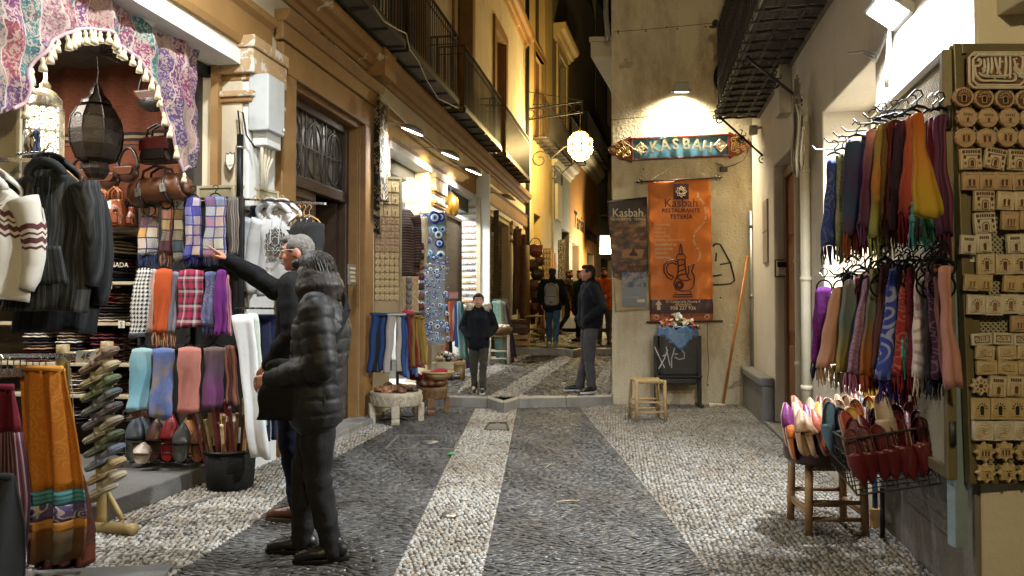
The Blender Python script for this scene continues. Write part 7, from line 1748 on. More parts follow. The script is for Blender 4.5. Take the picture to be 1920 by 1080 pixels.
mb=MB(); mb.box(-.14,.14,-.17,0,-.23,.23); mb.build('case',m_ebox,t,bevel=.008); mb=MB(); mb.box(-.135,.135,-.176,-.17,-.225,.225); mb.build('door',m_ebox,t,bevel=.003); mb=MB(); mb.lathe([(.012,0),(.012,.02),(0,.022)],(.1,-.19,-.19),8,None,Matrix.Identity(4)); mb.build('lock',m_steel,t)
t=on_wall(L,487,262,'electric_box','smaller white box with pipes below the large electrical box','electric box',-.06)
mb=MB(); mb.box(-.12,.12,-.13,0,-.075,.075); mb.build('case',m_white,t,bevel=.008)
mb=MB()
for k in range(4):mb.tube([(-.09+k*.055,-.07,-.07),(-.09+k*.055,-.07,-.16),(-.05+k*.03,-.05,-.25),(-.04+k*.025,-.04,-.42)],.014,8)
mb.build('conduit',m_pipe,t)
t=thing('black_conduit','thick black pipe with a looped cable on the pillar face','pipe',at(450,300,5.93)); s=5.93/FPX
mb=MB(); mb.tube([(0,0,-.5),(0,0,48*s)],.026,10); mb.build('tube',m_plast,t); mb=MB(); mb.tube([(0,0,48*s),(-.01,0,.32),(-.02,0,.4),(.02,0,.38),(.05,0,.2),(.12,.0,.1)],.007,6); mb.build('cable',m_plast,t); mb=MB(); mb.lathe([(.03,-.01),(.034,0),(.03,.01)],(0,0,.1),10); mb.build('clamp',m_steel,t)
p=at(430,302,5.93); t=thing('shield_sticker','black-edged shield sticker with small lettering on the white pillar','sticker',p+Vector((0,.02,0)),rzS); s=5.93/FPX
sh_=[(-.04,.075),(-.02,.065),(0,.08),(.02,.065),(.04,.075),(.043,0),(.03,-.05),(0,-.085),(-.03,-.05),(-.043,0)]
mb=MB(); mb.prism(sh_,-.002,0); mb.build('outline',m_black,t); mb=MB(); mb.prism([(x*.82,z*.82)for x,z in sh_],-.004,-.002); mb.build('field',m_paper,t); txt('acacio',.028,m_black,'lettering',t,(0,-.005,-.03),ext=.0003)
for z in(.035,.015,-.005):txt('·····',.03,m_black,'lettering',t,(0,-.005,z),ext=.0003)
t=on_wall(L,612,72,'number_plaque','dark arched ceramic house-number plaque above the street door','plaque')
mb=MB(); mb.prism([(-.16,-.22),(.16,-.22),(.16,.12),(.11,.13),(.08,.2),(0,.25),(-.08,.2),(-.11,.13),(-.16,.12)],-.03,0); mb.build('plate',M('dark_ceramic',(.07,.045,.03),.35,(.04,.03,.02)),t,bevel=.008)
mb=MB(); mb.prism([(-.13,-.19),(.13,-.19),(.13,.09),(-.13,.09)],-.034,-.03); mb.build('field',M('ochre_ceramic',(.16,.10,.05),.4),t); txt('Nº 3',.13,m_black,'lettering',t,(0,-.037,-.06),ext=.002,bold=.003)
t=on_wall(L,657,515,'door_intercom','steel door intercom with call buttons on the ochre jamb of the street door','intercom',-.08)
mb=MB(); mb.box(-.1,.1,-.025,0,-.11,.11); mb.build('face_plate',m_steel,t,bevel=.004)
mb=MB()
for k in range(4):mb.box(-.06,.06,-.032,-.025,-.08+k*.045,-.055+k*.045)
mb.build('button',m_bone,t)
# shops further along
LN=Frame(*L.o[:2],80)
def lface(u,v,y):x,z=L.hit(u,v,y); return L.p(x,y,z)
def eleph_mat():
 m,nt,b=newmat('elephant_tapestry'); uv=nd(nt,'TexCoord').outputs['UV']; xy=nd(nt,'SeparateXYZ',{0:uv}); X,Y=xy.outputs[0],xy.outputs[1]
 fx=mth(nt,'ABSOLUTE',mth(nt,'SUBTRACT',mth(nt,'FRACT',mth(nt,'DIVIDE',X,.24)),.5)); fy=mth(nt,'ABSOLUTE',mth(nt,'SUBTRACT',mth(nt,'FRACT',mth(nt,'DIVIDE',Y,.40)),.5))
 bd=mth(nt,'MAXIMUM',mth(nt,'GREATER_THAN',fx,.36),mth(nt,'GREATER_THAN',fy,.41))
 ck=mth(nt,'GREATER_THAN',mth(nt,'MULTIPLY',mth(nt,'SINE',mth(nt,'MULTIPLY',X,130)),mth(nt,'SINE',mth(nt,'MULTIPLY',Y,130))),.15)
 n=nd(nt,'TexNoise',{'Vector':uv,'Scale':13,'Detail':2}).outputs[0]
 c=mixc(nt,mth(nt,'GREATER_THAN',n,.52),(.012,.011,.012),(.28,.21,.12)); c=mixc(nt,bd,c,mixc(nt,ck,(.015,.013,.012),(.26,.2,.11)))
 nt.links.new(c,b.inputs['Base Color']); b.inputs['Roughness'].default_value=.9; return m
m_el=eleph_mat()
def hang_cloth(name,label,cat,F,corners,mat,y=0,amp=.012,fr=None):
 P=[F.hit(*q,y)for q in corners]; t=thing(name,label,cat,F.p(P[0][0],y,P[0][1]),F.a)
 def fn(i,j):
  a=[P[0][d]+(P[1][d]-P[0][d])*i for d in(0,1)]; b=[P[3][d]+(P[2][d]-P[3][d])*i for d in(0,1)]
  return(a[0]+(b[0]-a[0])*j-P[0][0],amp*sin(i*8+3*j)*j+amp*.5*sin(j*20+i*4),a[1]+(b[1]-a[1])*j-P[0][1])
 mb=MB(); mb.grid(fn,16,36,mat,lambda i,j:(fn(i,j)[0],-fn(i,j)[2])); mb.build('cloth',None,t,solid=.006); return t
EL=Frame(*L.p(8.98,-.1,0)[:2],-16)
hang_cloth('elephant_tapestry','long black and beige elephant tapestry at the left of the pair by the door jamb','tapestry',EL,[(688,168),(713,180),(713,440),(690,432)],m_el)
hang_cloth('elephant_tapestry','narrow black and beige elephant tapestry angled along the wall beside the first','tapestry',L,[(712,185),(727,200),(726,380),(713,378)],m_el,-.16)
bp0=at(698,330,9.0); t=thing('plaque_board','tall olive board of small wooden plaques beside the elephant tapestries','display board',bp0,radians(15)); s=9.0/FPX; bw,bh=.36,262*s
mb=MB(); mb.box(0,.03,-.02,.02,-bh,0); mb.box(bw-.03,bw,-.02,.02,-bh,0); mb.box(.03,bw-.03,-.02,.02,-.03,0); mb.box(.03,bw-.03,-.02,.02,-bh,-bh+.03); mb.build('frame',m_olive,t); mb=MB(); mb.box(.02,bw-.02,.0,.01,-bh+.02,-.02); mb.build('back_sheet',M('board_tan',(.34,.25,.13),.7,(.26,.18,.09)),t)
inv=Matrix.Translation(bp0)@Matrix.Rotation(radians(15),4,'Z'); z=-.05; plq={}
for r in range(15):
 h=.15 if r<1 else(.19 if r<3 else .085); n=3 if r<3 else 5; w=(bw-.07)/n
 if r in(1,2):h=.15
 if z-h<-bh+.03:break
 rk=r>=8
 if(n,h,rk)not in plq:plq[(n,h,rk)]=tile_mesh('round_gate' if rk else('gate' if n==3 else 'window'),w*.9,h*.92,m_cast[1 if r%2 else 2],lk)
 for k in range(n):
  o=link('wooden_plaque',plq[(n,h,rk)],None,loc=inv@Vector((.035+w*(k+.5),-.012,z-h/2)),rz=radians(15))
  tag(o,f'{"round" if rk else "oblong"} wooden plaque, {["first","second","third","fourth","fifth"][k]} from left in {["top","second","third","fourth","fifth","sixth","seventh","eighth","ninth","tenth","eleventh","twelfth","thirteenth","fourteenth","fifteenth"][r]} row of the plaque board','plaque','wooden plaques on the board')
 z-=h
garment('black and brown striped cardigan hanging beside the plaque board',at(760,393,9.2),radians(10),.28,.82,fab('hstripe',((.02,.014,.012),(.10,.05,.03),(.012,.01,.01)),.55),'cardigan','cardigan',None,sleeve=.66,spread=.02,depth=.16)
garment('beige fringed cardigan behind the striped one',at(778,398,9.5),radians(-15),.22,.82,fab('heather',((.3,.24,.15),(.42,.34,.22),(.5,.42,.3)),1),'cardigan','cardigan',None,sleeve=.66,spread=.03,depth=.16)
p=at(765,518,9.1); s=9.1/FPX
t=thing('ring_card','tan board of round bangles with columns of grey bracelets below the cardigans','display board',p,radians(8)); mb=MB(); mb.box(-20*s,20*s,0,.015,-70*s,0); mb.build('board',M('tan_card',(.42,.29,.15),.7,(.34,.22,.1)),t)
for q in range(2):
 for k in range(5):mb=MB(); c=((-13 if q==0 else 13)*s,-.006,-(9+13*k)*s); mb.tube([(c[0]+5.2*s*cos(e),c[1],c[2]+5.2*s*sin(e))for e in np.linspace(0,2*pi,15)],.008,5); mb.build('bangle',m_cast[1],t)
for k in range(5):mb=MB(); mb.lathe([(4.5*s,0),(5*s,.01),(5*s,9*s),(4.5*s,10*s)],(1.5*s,-.035,-(64-13*k)*s),14,None,None,1,.6); mb.build('bracelet_roll',M('grey_beads',(.16,.16,.17),.5,(.05,.05,.06),1,200,.6,90),t)
for k in range(8):
 v=468+19*k; p=at(787,v,9.3); mb=MB(); mb.lathe([(.05,0),(.06,.02),(.06,.07),(.05,.085)],(0,0,0),12); c_=[(.12,.02,.02),(.05,.03,.02),(.2,.08,.04)][k%3]
 tag(mb.build('bracelet_roll',M('beads',c_,.5,dk(c_,.3),1,150,.6,80),loc=p),f'{["dark red", "dark brown", "rust"][k % 3]} roll of beaded bracelets, {ORD[k]} down the column beside the blue eye charms','bracelet roll','bracelet rolls')
YR=8.6
t=thing('clothes_rack','round metal rack of small striped trousers in front of the plaque board','rack',gnd(745,785)); c=t.location; s=YR/FPX
mb=MB(); mb.tube([(0,0,.0),(0,0,at(745,588,YR).z)],.018,8); zr=at(745,588,YR).z; mb.tube([(.34*cos(a),.2*sin(a),zr)for a in np.linspace(0,2*pi,29)],.012,6)
for a in range(4):mb.bar((0,0,zr),(.34*cos(a*pi/2),.2*sin(a*pi/2),zr),.012); mb.bar((0,0,.03),(.25*cos(a*pi/2+.7),.25*sin(a*pi/2+.7),.0),.02)
mb.build('frame',m_black,t)
TR=[('dark blue',(.02,.05,.16),None,692,722,698),('black',(.012,.013,.016),None,702,728,695),('grey-striped navy',(.05,.06,.09),(.2,.2,.22),708,735,693),('white and brown striped',(.42,.38,.34),(.14,.1,.08),722,757,700),('denim blue',(.03,.07,.22),None,745,768,703),('light blue striped',(.06,.12,.26),(.14,.22,.36),757,775,705),('dark red',(.18,.015,.015),None,764,778,690),('olive gold striped',(.2,.13,.03),(.1,.06,.02),768,790,685),('mustard',(.3,.17,.03),None,776,796,682)]
for k,(nm,a,b,u0,u1,vb)in enumerate(TR):
 m_=fab('stripe',(a,b,a,dk(a,.7)),.35)if b else fab('plain',(a,dk(a,.6)))
 trousers(f'{nm} small trousers on the round rack beside the street door',at((u0+u1)/2+4*(k<5),590+3*(k%3),YR-.12+.03*(k%3)),.1,(u1-u0)*s*.95,(vb-592)*s,m_,'small trousers on the round rack',.008,lean=(-.06 if k<4 else .06))
scarf('long red and white tie-dyed dress at the right of the round rack',(752,776,582),(762,798,690),None,fab('swirl',((.32,.02,.025),(.45,.3,.28)),1.2),None,8.9,'dresses near the round rack',d=.12,cat='dress',name='dress')
scarf('sky-blue dress sleeve beside the red tie-dyed dress',(748,760,588),(750,772,650),None,fab('plain',((.1,.2,.32),(.08,.14,.25))),None,8.95,'dresses near the round rack',d=.08,cat='dress',name='dress')
m_cw,m_cb=M('whitewashed_carved_wood',(.52,.46,.36),.7,(.32,.26,.18),1,22,.8,55),M('brown_carved_wood',(.20,.11,.045),.6,(.1,.05,.02),1,22,.8,55)
def carved_table(label,u,vfoot,w_px,h_px,mat):
 c=gnd(u,vfoot-4); s=c.y/FPX; r=w_px*s/2; h=h_px*s; c.y+=r*.8; t=thing('carved_table',label,'table',c)
 mb=MB(); mb.lathe([(r*.8,h*.55),(r*.97,h*.55),(r,h*.6),(r,h*.9),(r*1.01,h),(r*.9,h),(0,h-.01)],(0,0,0),30)
 mb.build('top',mat,t)
 mb=MB()
 for k in range(24):a=2*pi*k/24; mb.tube([(r*1.005*cos(a+e),r*1.005*sin(a+e),h*(.62+.26*abs(sin(e*12))))for e in np.linspace(0,.26,6)],.005,4)
 mb.build('carved_band',mat,t)
 for a in(-1.45,.1,1.7,3.05,-2.75):mb=MB(); q=(r*.95*cos(a),r*.95*sin(a)); m4=Matrix.Translation((*q,0))@Matrix.Rotation(a,4,'Z'); mb.prism([(-.03,0),(.03,0),(.04,.04),(.028,.06),(.04,.09),(.04,h*.6),(-.03,h*.6)],-.045,.045,None,m4); mb.build('leg',mat,t,bevel=.008)
 return t,c,r,h
tA,cA,rA,hA=carved_table('round whitewashed carved table heaped with coiled belts, nearest the street door',737,800,98,58,m_cw)
tB,cB,rB,hB=carved_table('darker brown carved table with bags and a red scarf, behind the whitewashed one',805,781,62,50,m_cb)
BL=[((.30,.11,.04),'tan'),((.05,.03,.02),'black'),((.16,.06,.025),'brown'),((.4,.2,.09),'light tan')]
for k in range(15):
 a=k*2.4; q=rA*.78*sqrt((k+.5)/15); col,nm=BL[k%4]; mb=MB(); rr=RND.uniform(.045,.075)
 mb.lathe([(rr,0),(rr,.035),(rr*.8,.035),(rr*.8,.012),(rr*.55,.012),(rr*.55,.034),(rr*.4,.034),(rr*.4,0)],(0,0,0),18)
 o=mb.build('coiled_belt',LEA('belt_'+nm.replace(' ','_'),col),loc=cA+Vector((q*cos(a),q*sin(a),hA+.012*(k%3)))); o.rotation_euler=(RND.uniform(-.5,.5),RND.uniform(-.4,.4),0); tag(o,f'{nm} leather belt rolled up on the whitewashed carved table','belt',f'{nm} belts on the whitewashed table')
for k in range(9):
 a=k*2.4; q=rB*.7*sqrt((k+.5)/9); col,nm=[((.04,.02,.018),'black'),((.12,.05,.025),'dark brown'),((.2,.09,.04),'chestnut')][k%3]; mb=MB(); mb.ell((0,0,.05),(.09,.06,.05),14,8); mb.tube([(.07*cos(e),0,.07+.07*sin(e))for e in np.linspace(0,pi,9)],.006,5)
 o=mb.build('leather_purse',LEA('purse_'+nm.replace(' ','_'),col),loc=cB+Vector((q*cos(a),q*sin(a),hB)),rz=a); tag(o,f'small {nm} leather purse on the brown carved table','purse',f'{nm} purses on the brown table')
t=thing('wicker_bowl','round tan wicker bowl at the right rim of the brown carved table','bowl',cB+Vector((rB*.45,-.05,hB+.08))); mb=MB(); mb.lathe([(.1,0),(.17,.05),(.2,.1),(.185,.1),(.1,.02),(0,.02)],(0,0,0),22); mb.build('shell',m_rush,t); mb=MB(); mb.tube([(.195*cos(a),.195*sin(a),.1)for a in np.linspace(0,2*pi,23)],.014,6); mb.build('rim',m_rush,t)
mb=MB(); mb.grid(lambda i,j:(-.3+.6*i,-.12+.24*j+.03*sin(9*i),.05+.05*sin(7*i+3*j)+.03*cos(11*j)),18,10,fab('plain',((.28,.02,.03),(.18,.012,.02)))); tag(mb.build('crumpled_scarf',None,loc=cB+Vector((-.1,0,hB+.09)),solid=.008),'crumpled dark red scarf thrown over the purses of the brown table','scarf')
m_nz=[M('eye_blue',(.01,.03,.30),.12,bump=0,var=.2),M('eye_sky',(.12,.36,.55),.15,bump=0,var=.2),M('eye_white',(.75,.77,.8),.2,bump=0,var=.1),M('eye_navy',(.008,.015,.10),.12,bump=0,var=.2),M('eye_pale',(.42,.46,.6),.2,bump=0,var=.3)]
def eye_mesh(r,a,b,c):
 mb=MB(); m4=Matrix.Rotation(pi/2,4,'X'); f=r*.25
 for k,(q,m)in enumerate(((1,a),(.62,c),(.42,b),(.2,m_nz[3]))):mb.lathe([(r*q,f*(.0+.22*k)-f*.5),(r*q*.96,f*(.3+.22*k)),(0,f*(.42+.22*k))],(0,0,0),18,m,m4)
 return mb.mesh('eye_charm')
EY=[eye_mesh(1,m_nz[0],m_nz[1],m_nz[2]),eye_mesh(1,m_nz[1],m_nz[0],m_nz[2]),eye_mesh(1,m_nz[4],m_nz[1],m_nz[0]),eye_mesh(1,m_nz[2],m_nz[0],m_nz[1])]
EN=['dark blue','sky blue','pale lilac','white and blue']
pc=at(812,398,10.15); s=10.15/FPX; t=thing('charm_board','pale backing board hung with blue eye charms beside the second shop pillar','display board',pc,radians(5)); mb=MB(); mb.box(-24*s,24*s,.03,.05,-250*s,0); mb.build('board',M('pale_board',(.34,.36,.38),.6,(.26,.28,.3)),t); mb=MB(); mb.box(-25*s,-23*s,.0,.05,-252*s,0); mb.box(23*s,25*s,.0,.05,-252*s,0); mb.build('frame',m_olive,t)
for u,v,r,k in((797,407,9,2),(812,403,8,1),(815,408,12,0),(799,432,8,2),(816,431,10,1),(826,407,9,0),(803,452,8,2),(824,456,9,0),(800,478,9,1),(806,474,8,1),(826,478,8,3),(793,430,7,0),(822,440,7,3),(830,430,7,1)):
 o=link('eye_charm',EY[k],None,loc=at(u,v,10.08+RND.uniform(-.04,.04))); q=r*s; o.scale=(q,q,q); tag(o,f'large {EN[k]} eye disc on the upper half of the charm board','eye charm',f'large {EN[k]} eye discs')
for c_ in range(9):
 for r_ in range(15):
  if RND.random()<.1:continue
  k=RND.choice([0,0,0,2,3,1]); o=link('eye_charm',EY[k],None,loc=at(788+c_*6.2+RND.uniform(-2,2),482+r_*11+RND.uniform(-4,4),9.98+RND.uniform(-.06,.06))); q=RND.uniform(2.2,4.6)*s; o.scale=(q,q,q); tag(o,f'small {EN[k]} eye charm in the dangling cluster below the big discs','eye charm',f'small {EN[k]} eye charms')
t=on_wall(L,846,495,'wall_carving','dark carved panel on the pillar between eye charms and magnet wall','panel',-.15); mb=MB(); mb.box(-.5,.5,-.03,.05,-.75,.75); mb.build('panel',M('dark_carving',(.03,.022,.014),.6,(.09,.065,.04),1,26,1.0,26),t); mb=MB(); frame_around(mb,-.48,.48,-.73,.73,.05,-.05,.05); mb.box(-.53,.53,-.05,.05,-.78,-.73); mb.build('frame',m_dkwood,t)
MG=Frame(*L.p(14.5,.45,0)[:2],-14)
t=thing('magnet_wall','bright white board crowded with colourful fridge magnets inside the second shop opening','display board',MG.p(0,0,0),MG.a)
xa,za=MG.hit(852,372); xb,zb2=MG.hit(899,575); mb=MB(); mb.box(xa,xb+.2,0,.05,zb2-.3,za+.45); mb.build('board',m_shopwhite,t); mb=MB(); mb.box(xb-.05,xb+.03,-.04,-.002,zb2-.3,za); mb.build('edge_post',m_bf,t)
MC=[('white',(.6,.58,.52)),('yellow',(.55,.40,.03)),('red',(.40,.04,.03)),('light blue',(.12,.26,.42)),('orange',(.5,.17,.03)),('navy',(.03,.06,.18)),('tan',(.4,.26,.12)),('green',(.08,.2,.07))]
mm=[]
for nm,c_ in MC:
 mb=MB(); mb.box(-.06,.06,-.018,0,-.05,.05,M('magnet_'+nm.replace(' ','_'),c_,.4,dk(c_,.5),1,20,.3,40)); mb.box(-.035,.035,-.024,-.018,-.02,.03,m_cast[RND.randrange(4)]); mb.box(-.045,.045,-.022,-.018,-.042,-.03,m_ink); mm.append(mb.mesh('magnet'))
nv,nu=19,8
for r_ in range(nv):
 for c_ in range(nu):
  x=xa+(xb-.08-xa)*(c_+.5)/nu; z=za-.12-(za-zb2+.2)*(r_+.5)/nv
  k=RND.choice([0,0,0,6]if r_<7 else([0,4,3,6]if r_<10 else[[1,1,4,7],[2,3,0,2],[3,5,0,3],[1,4,1,2]][r_%4]))
  o=link('fridge_magnet',mm[k],None,loc=MG.p(x+RND.uniform(-.01,.01),-.002,z),rz=MG.a); sc=RND.uniform(.8,1.05)*(xb-xa)/nu/.13; o.scale=(sc,1,sc*1.1)
  tag(o,f'small {MC[k][0]} souvenir magnet on the bright magnet wall','magnet',f'{MC[k][0]} magnets on the magnet wall')
t=thing('brass_lantern','small brass lantern hanging in the upper left of the magnet shop opening','lantern',at(845,382,12.6)); mb=MB(); mb.lathe([(.02,.2),(.12,.1),(.15,-.05),(.11,-.2),(.02,-.25)],(0,0,0),10); mb.build('body',M('bright_brass',(.55,.3,.05),.3,(.4,.2,.03),metal=.9),t); mb=MB(); mb.tube([(0,0,.2),(0,0,.5)],.008,5); mb.build('chain',m_black,t)
PLT=Frame(*L.p(11.2,.5,0)[:2],12)
def plate_mat():
 m,nt,b=newmat('painted_plate'); g=nd(nt,'TexCoord').outputs['Object']; d=nd(nt,'TexVoronoi',{'Vector':g,'Scale':14}).outputs[0]
 c=mixc(nt,ramp(nt,mth(nt,'SINE',mth(nt,'MULTIPLY',d,18)),[(.4,BW(0)),(.6,BW(.75))]),(.62,.64,.62),(.16,.34,.42)); nt.links.new(c,b.inputs['Base Color']); b.inputs['Roughness'].default_value=.25; return m
m_plt=plate_mat()
for u,v,r,lab in((766,358,25,'large round white and turquoise painted plate in the lit shop window'),(736,338,13,'smaller blue painted plate at the left edge of the lit shop window')):
 Y=10.9; p=at(u,v,Y); s=Y/FPX; t=thing('painted_plate',lab,'plate',p,radians(18)); m4=Matrix.Rotation(pi/2,4,'X'); mb=MB(); mb.lathe([(r*s*.5,-.03),(r*s,.03),(r*s*.97,.045),(r*s*.6,.0),(0,-.01)],(0,0,0),36,None,m4); mb.build('dish',m_plt,t); mb=MB(); mb.tube([(r*s*.985*cos(a),-.04,r*s*.985*sin(a))for a in np.linspace(0,2*pi,37)],.008,5); mb.build('rim',m_cast[0],t)
def plank_table(label,u,v,w_px,h_px,dep,mat=m_cast[1],drawer=True):
 c=gnd(u,v,.125)if v<745 else gnd(u,v); c.z=zs(c.y); s=c.y/FPX; w,h=w_px*s,h_px*s; t=thing('low_table',label,'table',c); mb=MB(); mb.box(-w/2,w/2,0,dep,h-.05,h); mb.build('top',mat,t,bevel=.006); mb=MB(); mb.box(-w/2+.03,w/2-.03,.02,dep-.02,h-.16,h-.05); mb.build('apron',mat,t)
 for x in(-w/2+.05,w/2-.05):
  for y in(.05,dep-.05):mb=MB(); mb.tube([(x,y,0),(x,y,h-.05)],[.025,.035],8); mb.build('leg',mat,t)
 return t,c,w,h
m_pine=M('pine_table',(.42,.29,.13),.55,(.32,.2,.08),1,8,.2,50)
tT,cT,wT,hT=plank_table('low pine table heaped with small silvery trinkets beside the step',840,718,62,34,.55,m_pine)
m_tr=[M('trinket_white',(.6,.58,.55),.4),M('trinket_black',(.02,.02,.022),.3),M('trinket_silver',(.5,.5,.52),.25,metal=.9)]
tme=[]
for k in range(3):
 mb=MB(); mb.lathe([(.02,0),(.045,.015),(.05,.03),(.03,.05),(.015,.06),(0,.065)],(0,0,0),9); mb.tube([(.05,0,.03),(.08,0,.05)],.008,5); tme.append(mb.mesh('trinket',m_tr[k]))
for k in range(54):
 i=k%3; o=link('trinket',tme[i],None,loc=cT+Vector((RND.uniform(-wT/2+.03,wT/2-.03)-.1*(k%2),RND.uniform(.04,.5),hT+.03*(k//18)))); o.rotation_euler=(RND.uniform(-1,1),RND.uniform(-1,1),RND.uniform(0,6)); o.scale=(1.1,)*3
 tag(o,f'small {["white", "black", "silvery"][i]} trinket in the heap on the low pine table','trinket',f'{["white", "black", "silvery"][i]} trinkets on the pine table')
mb=MB(); mb.box(-.14,.14,-.002,.0,-.06,.06); tag(mb.build('price_card',m_paper,loc=cT+Vector((-.05,-.01,hT-.06))),'cream price card on the front edge of the low pine table','card')
GD='scarves beside the magnet wall'
for lab,top,bot,c_,Y,pat in(('orange-yellow shawl with purple hem at the left of the magnet wall',(832,838,590),(826,842,656),((.5,.22,.02),(.45,.2,.02),(.25,.04,.14)),10.6,'ombre'),('dark green shawl in the cluster left of the boy',(836,844,575),(838,848,660),((.04,.06,.05),(.02,.03,.03)),10.7,'plain'),('orange-red scarf in the cluster left of the boy',(841,852,566),(840,849,640),((.42,.08,.03),(.5,.25,.18)),10.6,'ombre'),('white and red scarf in the cluster left of the boy',(848,857,568),(846,854,640),((.5,.42,.38),(.4,.1,.08)),10.6,'ombre'),('royal blue scarf in the cluster left of the boy',(853,860,568),(853,862,650),((.03,.07,.3),(.02,.04,.2)),10.55,'plain'),('pale turquoise scarf, longest beside the boy',(856,864,566),(860,876,672),((.25,.42,.44),(.12,.25,.3),(.2,.36,.36)),10.5,'ombre'),('sea-green scarf right of the turquoise one',(862,869,570),(870,880,676),((.08,.22,.16),(.05,.15,.12)),10.55,'plain'),('violet scarf low beside the boy\'s knee',(866,872,620),(874,884,690),((.14,.07,.2),(.09,.04,.14)),10.6,'plain')):
 scarf(lab,top,bot,None,fab(pat,c_,.8),None,Y,GD,d=.08,folds=3)
for k in range(7):hanger('small black hanger in the scarf cluster left of the boy',at(838+k*5,562,10.6),.3,.1,m_plast,'hangers beside the magnet wall',.05,.03)
t=thing('pink_box','small pink box topping the scarf cluster left of the boy','box',at(848,560,10.6)); mb=MB(); mb.box(-.06,.08,-.04,.04,0,.09); mb.build('carton',M('pink_card',(.5,.25,.25),.6),t,bevel=.006); mb=MB(); mb.box(-.063,.083,-.043,.043,.07,.095); mb.build('lid',M('pink_card_dark',(.42,.18,.2),.6),t)
GK='dresses on the rack beyond the boy'
for lab,top,bot,c_,Y in(('teal patterned dress, leftmost on the rack beyond the boy',(924,934,565),(930,942,672),((.12,.24,.22),(.2,.32,.28)),14.0),('grey-green floral dress on the rack beyond the boy',(931,942,564),(938,954,682),((.16,.24,.2),(.3,.3,.24)),13.9),('pale green dress with pink flowers on the rack beyond the boy',(938,947,566),(948,960,680),((.2,.28,.22),(.36,.2,.2)),14.0),('dark plum dress on the rack beyond the boy',(945,951,570),(955,966,684),((.1,.03,.06),(.16,.06,.08)),14.1),('dark blue dress, rightmost on the rack beyond the boy',(949,954,580),(960,970,670),((.03,.04,.09),(.06,.06,.1)),14.2)):
 scarf(lab,top,bot,None,fab('jacquard',c_,.8),None,Y,GK,d=.12,folds=3,cat='dress',name='dress')
for k in range(6):hanger('wire hanger on the dress rack beyond the boy',at(924+k*5,562,14),.4,.12,m_rail,'hangers beyond the boy',.05,.03)
def up(u,v):
 x,y=gs(u,v); return Vector((x,y,zs(y)))
p=up(934,685); stool('white-painted stool with a basket of pale goods behind the boy',p+Vector((0,.15,0)),.1,.4,.56,M('white_stool',(.62,.58,.48),.6),m_rush,None,.026)
t=thing('round_basket','round brown basket of pale goods on the white stool behind the boy','basket',p+Vector((0,.15,.56))); mb=MB(); mb.lathe([(.2,0),(.25,.02),(.26,.13),(.24,.13),(.22,.03),(0,.03)],(0,0,0),22); mb.build('body',m_cb,t); mb=MB()
for k in range(26):a=k*2.4; q=.2*sqrt(k/26); mb.ell((q*cos(a),q*sin(a),.13+.03*(1-q/.2)+RND.uniform(0,.02)),(.045,.035,.03),8,5)
mb.build('contents',m_bone,t)
p=up(975,662); t=thing('wooden_crate','small pale wooden crate with folded textiles beside the dress rack','crate',p+Vector((0,.1,0)),-.1); mb=MB()
for z in(.04,.17,.3):mb.box(-.22,.22,-.15,-.135,z,z+.09); mb.box(-.22,.22,.135,.15,z,z+.09); mb.box(-.22,-.205,-.135,.135,z,z+.09); mb.box(.205,.22,-.135,.135,z,z+.09)
mb.build('slats',m_stool,t); mb=MB()
for x in(-.2,.2):
 for y in(-.12,.12):mb.box(x-.02,x+.02,y-.02,y+.02,0,.42)
mb.build('corner_post',m_stool,t)
for k in range(5):c_=[(.3,.05,.05),(.06,.07,.15),(.35,.25,.15),(.2,.03,.05),(.1,.05,.03)][k]; o=link('folded_textile',folded_mesh(.4,.28,.07,fab('hstripe',(c_,dk(c_,.4),(.3,.25,.2)),.5),k),None,loc=p+Vector((-.01*k,.1,.42+.06*k)),rz=.1*k); tag(o,f'{["red", "navy", "sand", "crimson", "brown"][k]} striped folded textile, {ORD[k]} from below on the pale crate','textile','folded textiles on the crate')
BGC=[(1004,470,14,'chestnut',(.2,.06,.025)),(998,498,13,'dark brown',(.07,.03,.02)),(1008,515,13,'black',(.02,.015,.013)),(999,535,13,'tobacco',(.13,.06,.03)),(1006,556,14,'deep brown',(.05,.025,.018)),(1000,578,13,'russet',(.15,.05,.02)),(1012,490,10,'umber',(.1,.045,.02)),(1012,538,9,'coffee',(.06,.03,.02))]
for u,v,r,nm,c_ in BGC:
 Y=18.6; s=Y/FPX; t=thing('leather_satchel',f'{nm} leather satchel hanging in the bag column by the yellow house','bag',at(u,v,Y),RND.uniform(-.3,.3),'satchels by the yellow house'); mb=MB(); mb.ell((0,0,0),(r*s,.1,r*s*.95),16,9); mb.build('body',LEA('satchel_'+nm.replace(' ','_'),c_),t); mb=MB(); mb.grid(lambda i,j:(r*s*.9*(2*i-1)*(1-.25*j*j),-.1-.02*sin(pi*i),r*s*(.75-1.0*j)),8,6); mb.build('flap',LEA('flap_'+nm.replace(' ','_'),dk(c_,1.4)),t,solid=.012); mb=MB(); mb.tube([(r*s*.8*cos(a),0,r*s*.6+r*s*1.1*sin(a))for a in np.linspace(0,pi,13)],.012,5); mb.build('strap',m_duf2,t)
for k,(u0,u1,c_,nm)in enumerate(((988,994,(.08,.02,.02),'maroon'),(1010,1016,(.1,.04,.02),'brown'),(996,1003,(.04,.02,.018),'blackish'),(1014,1019,(.14,.03,.025),'dark red'))):scarf(f'{nm} leather strap bunch hanging below the satchels',(u0,u1,560),(u0-1,u1+1,608),None,fab('stripe',(c_,dk(c_,.5)),.5),None,18.5,'strap bunches below the satchels',d=.08)
p=up(1000,640); stool('brown square stool in front of the bag column',p+Vector((0,.1,0)),.1,.5,.62,m_stool2,m_rush,None,.03); p=up(1022,634); stool('second brown stool, right of the square one under the bags',p+Vector((0,.3,0)),-.1,.4,.55,m_stool2,m_rush,None,.03)
GE='hangings at the end of the cream town house'
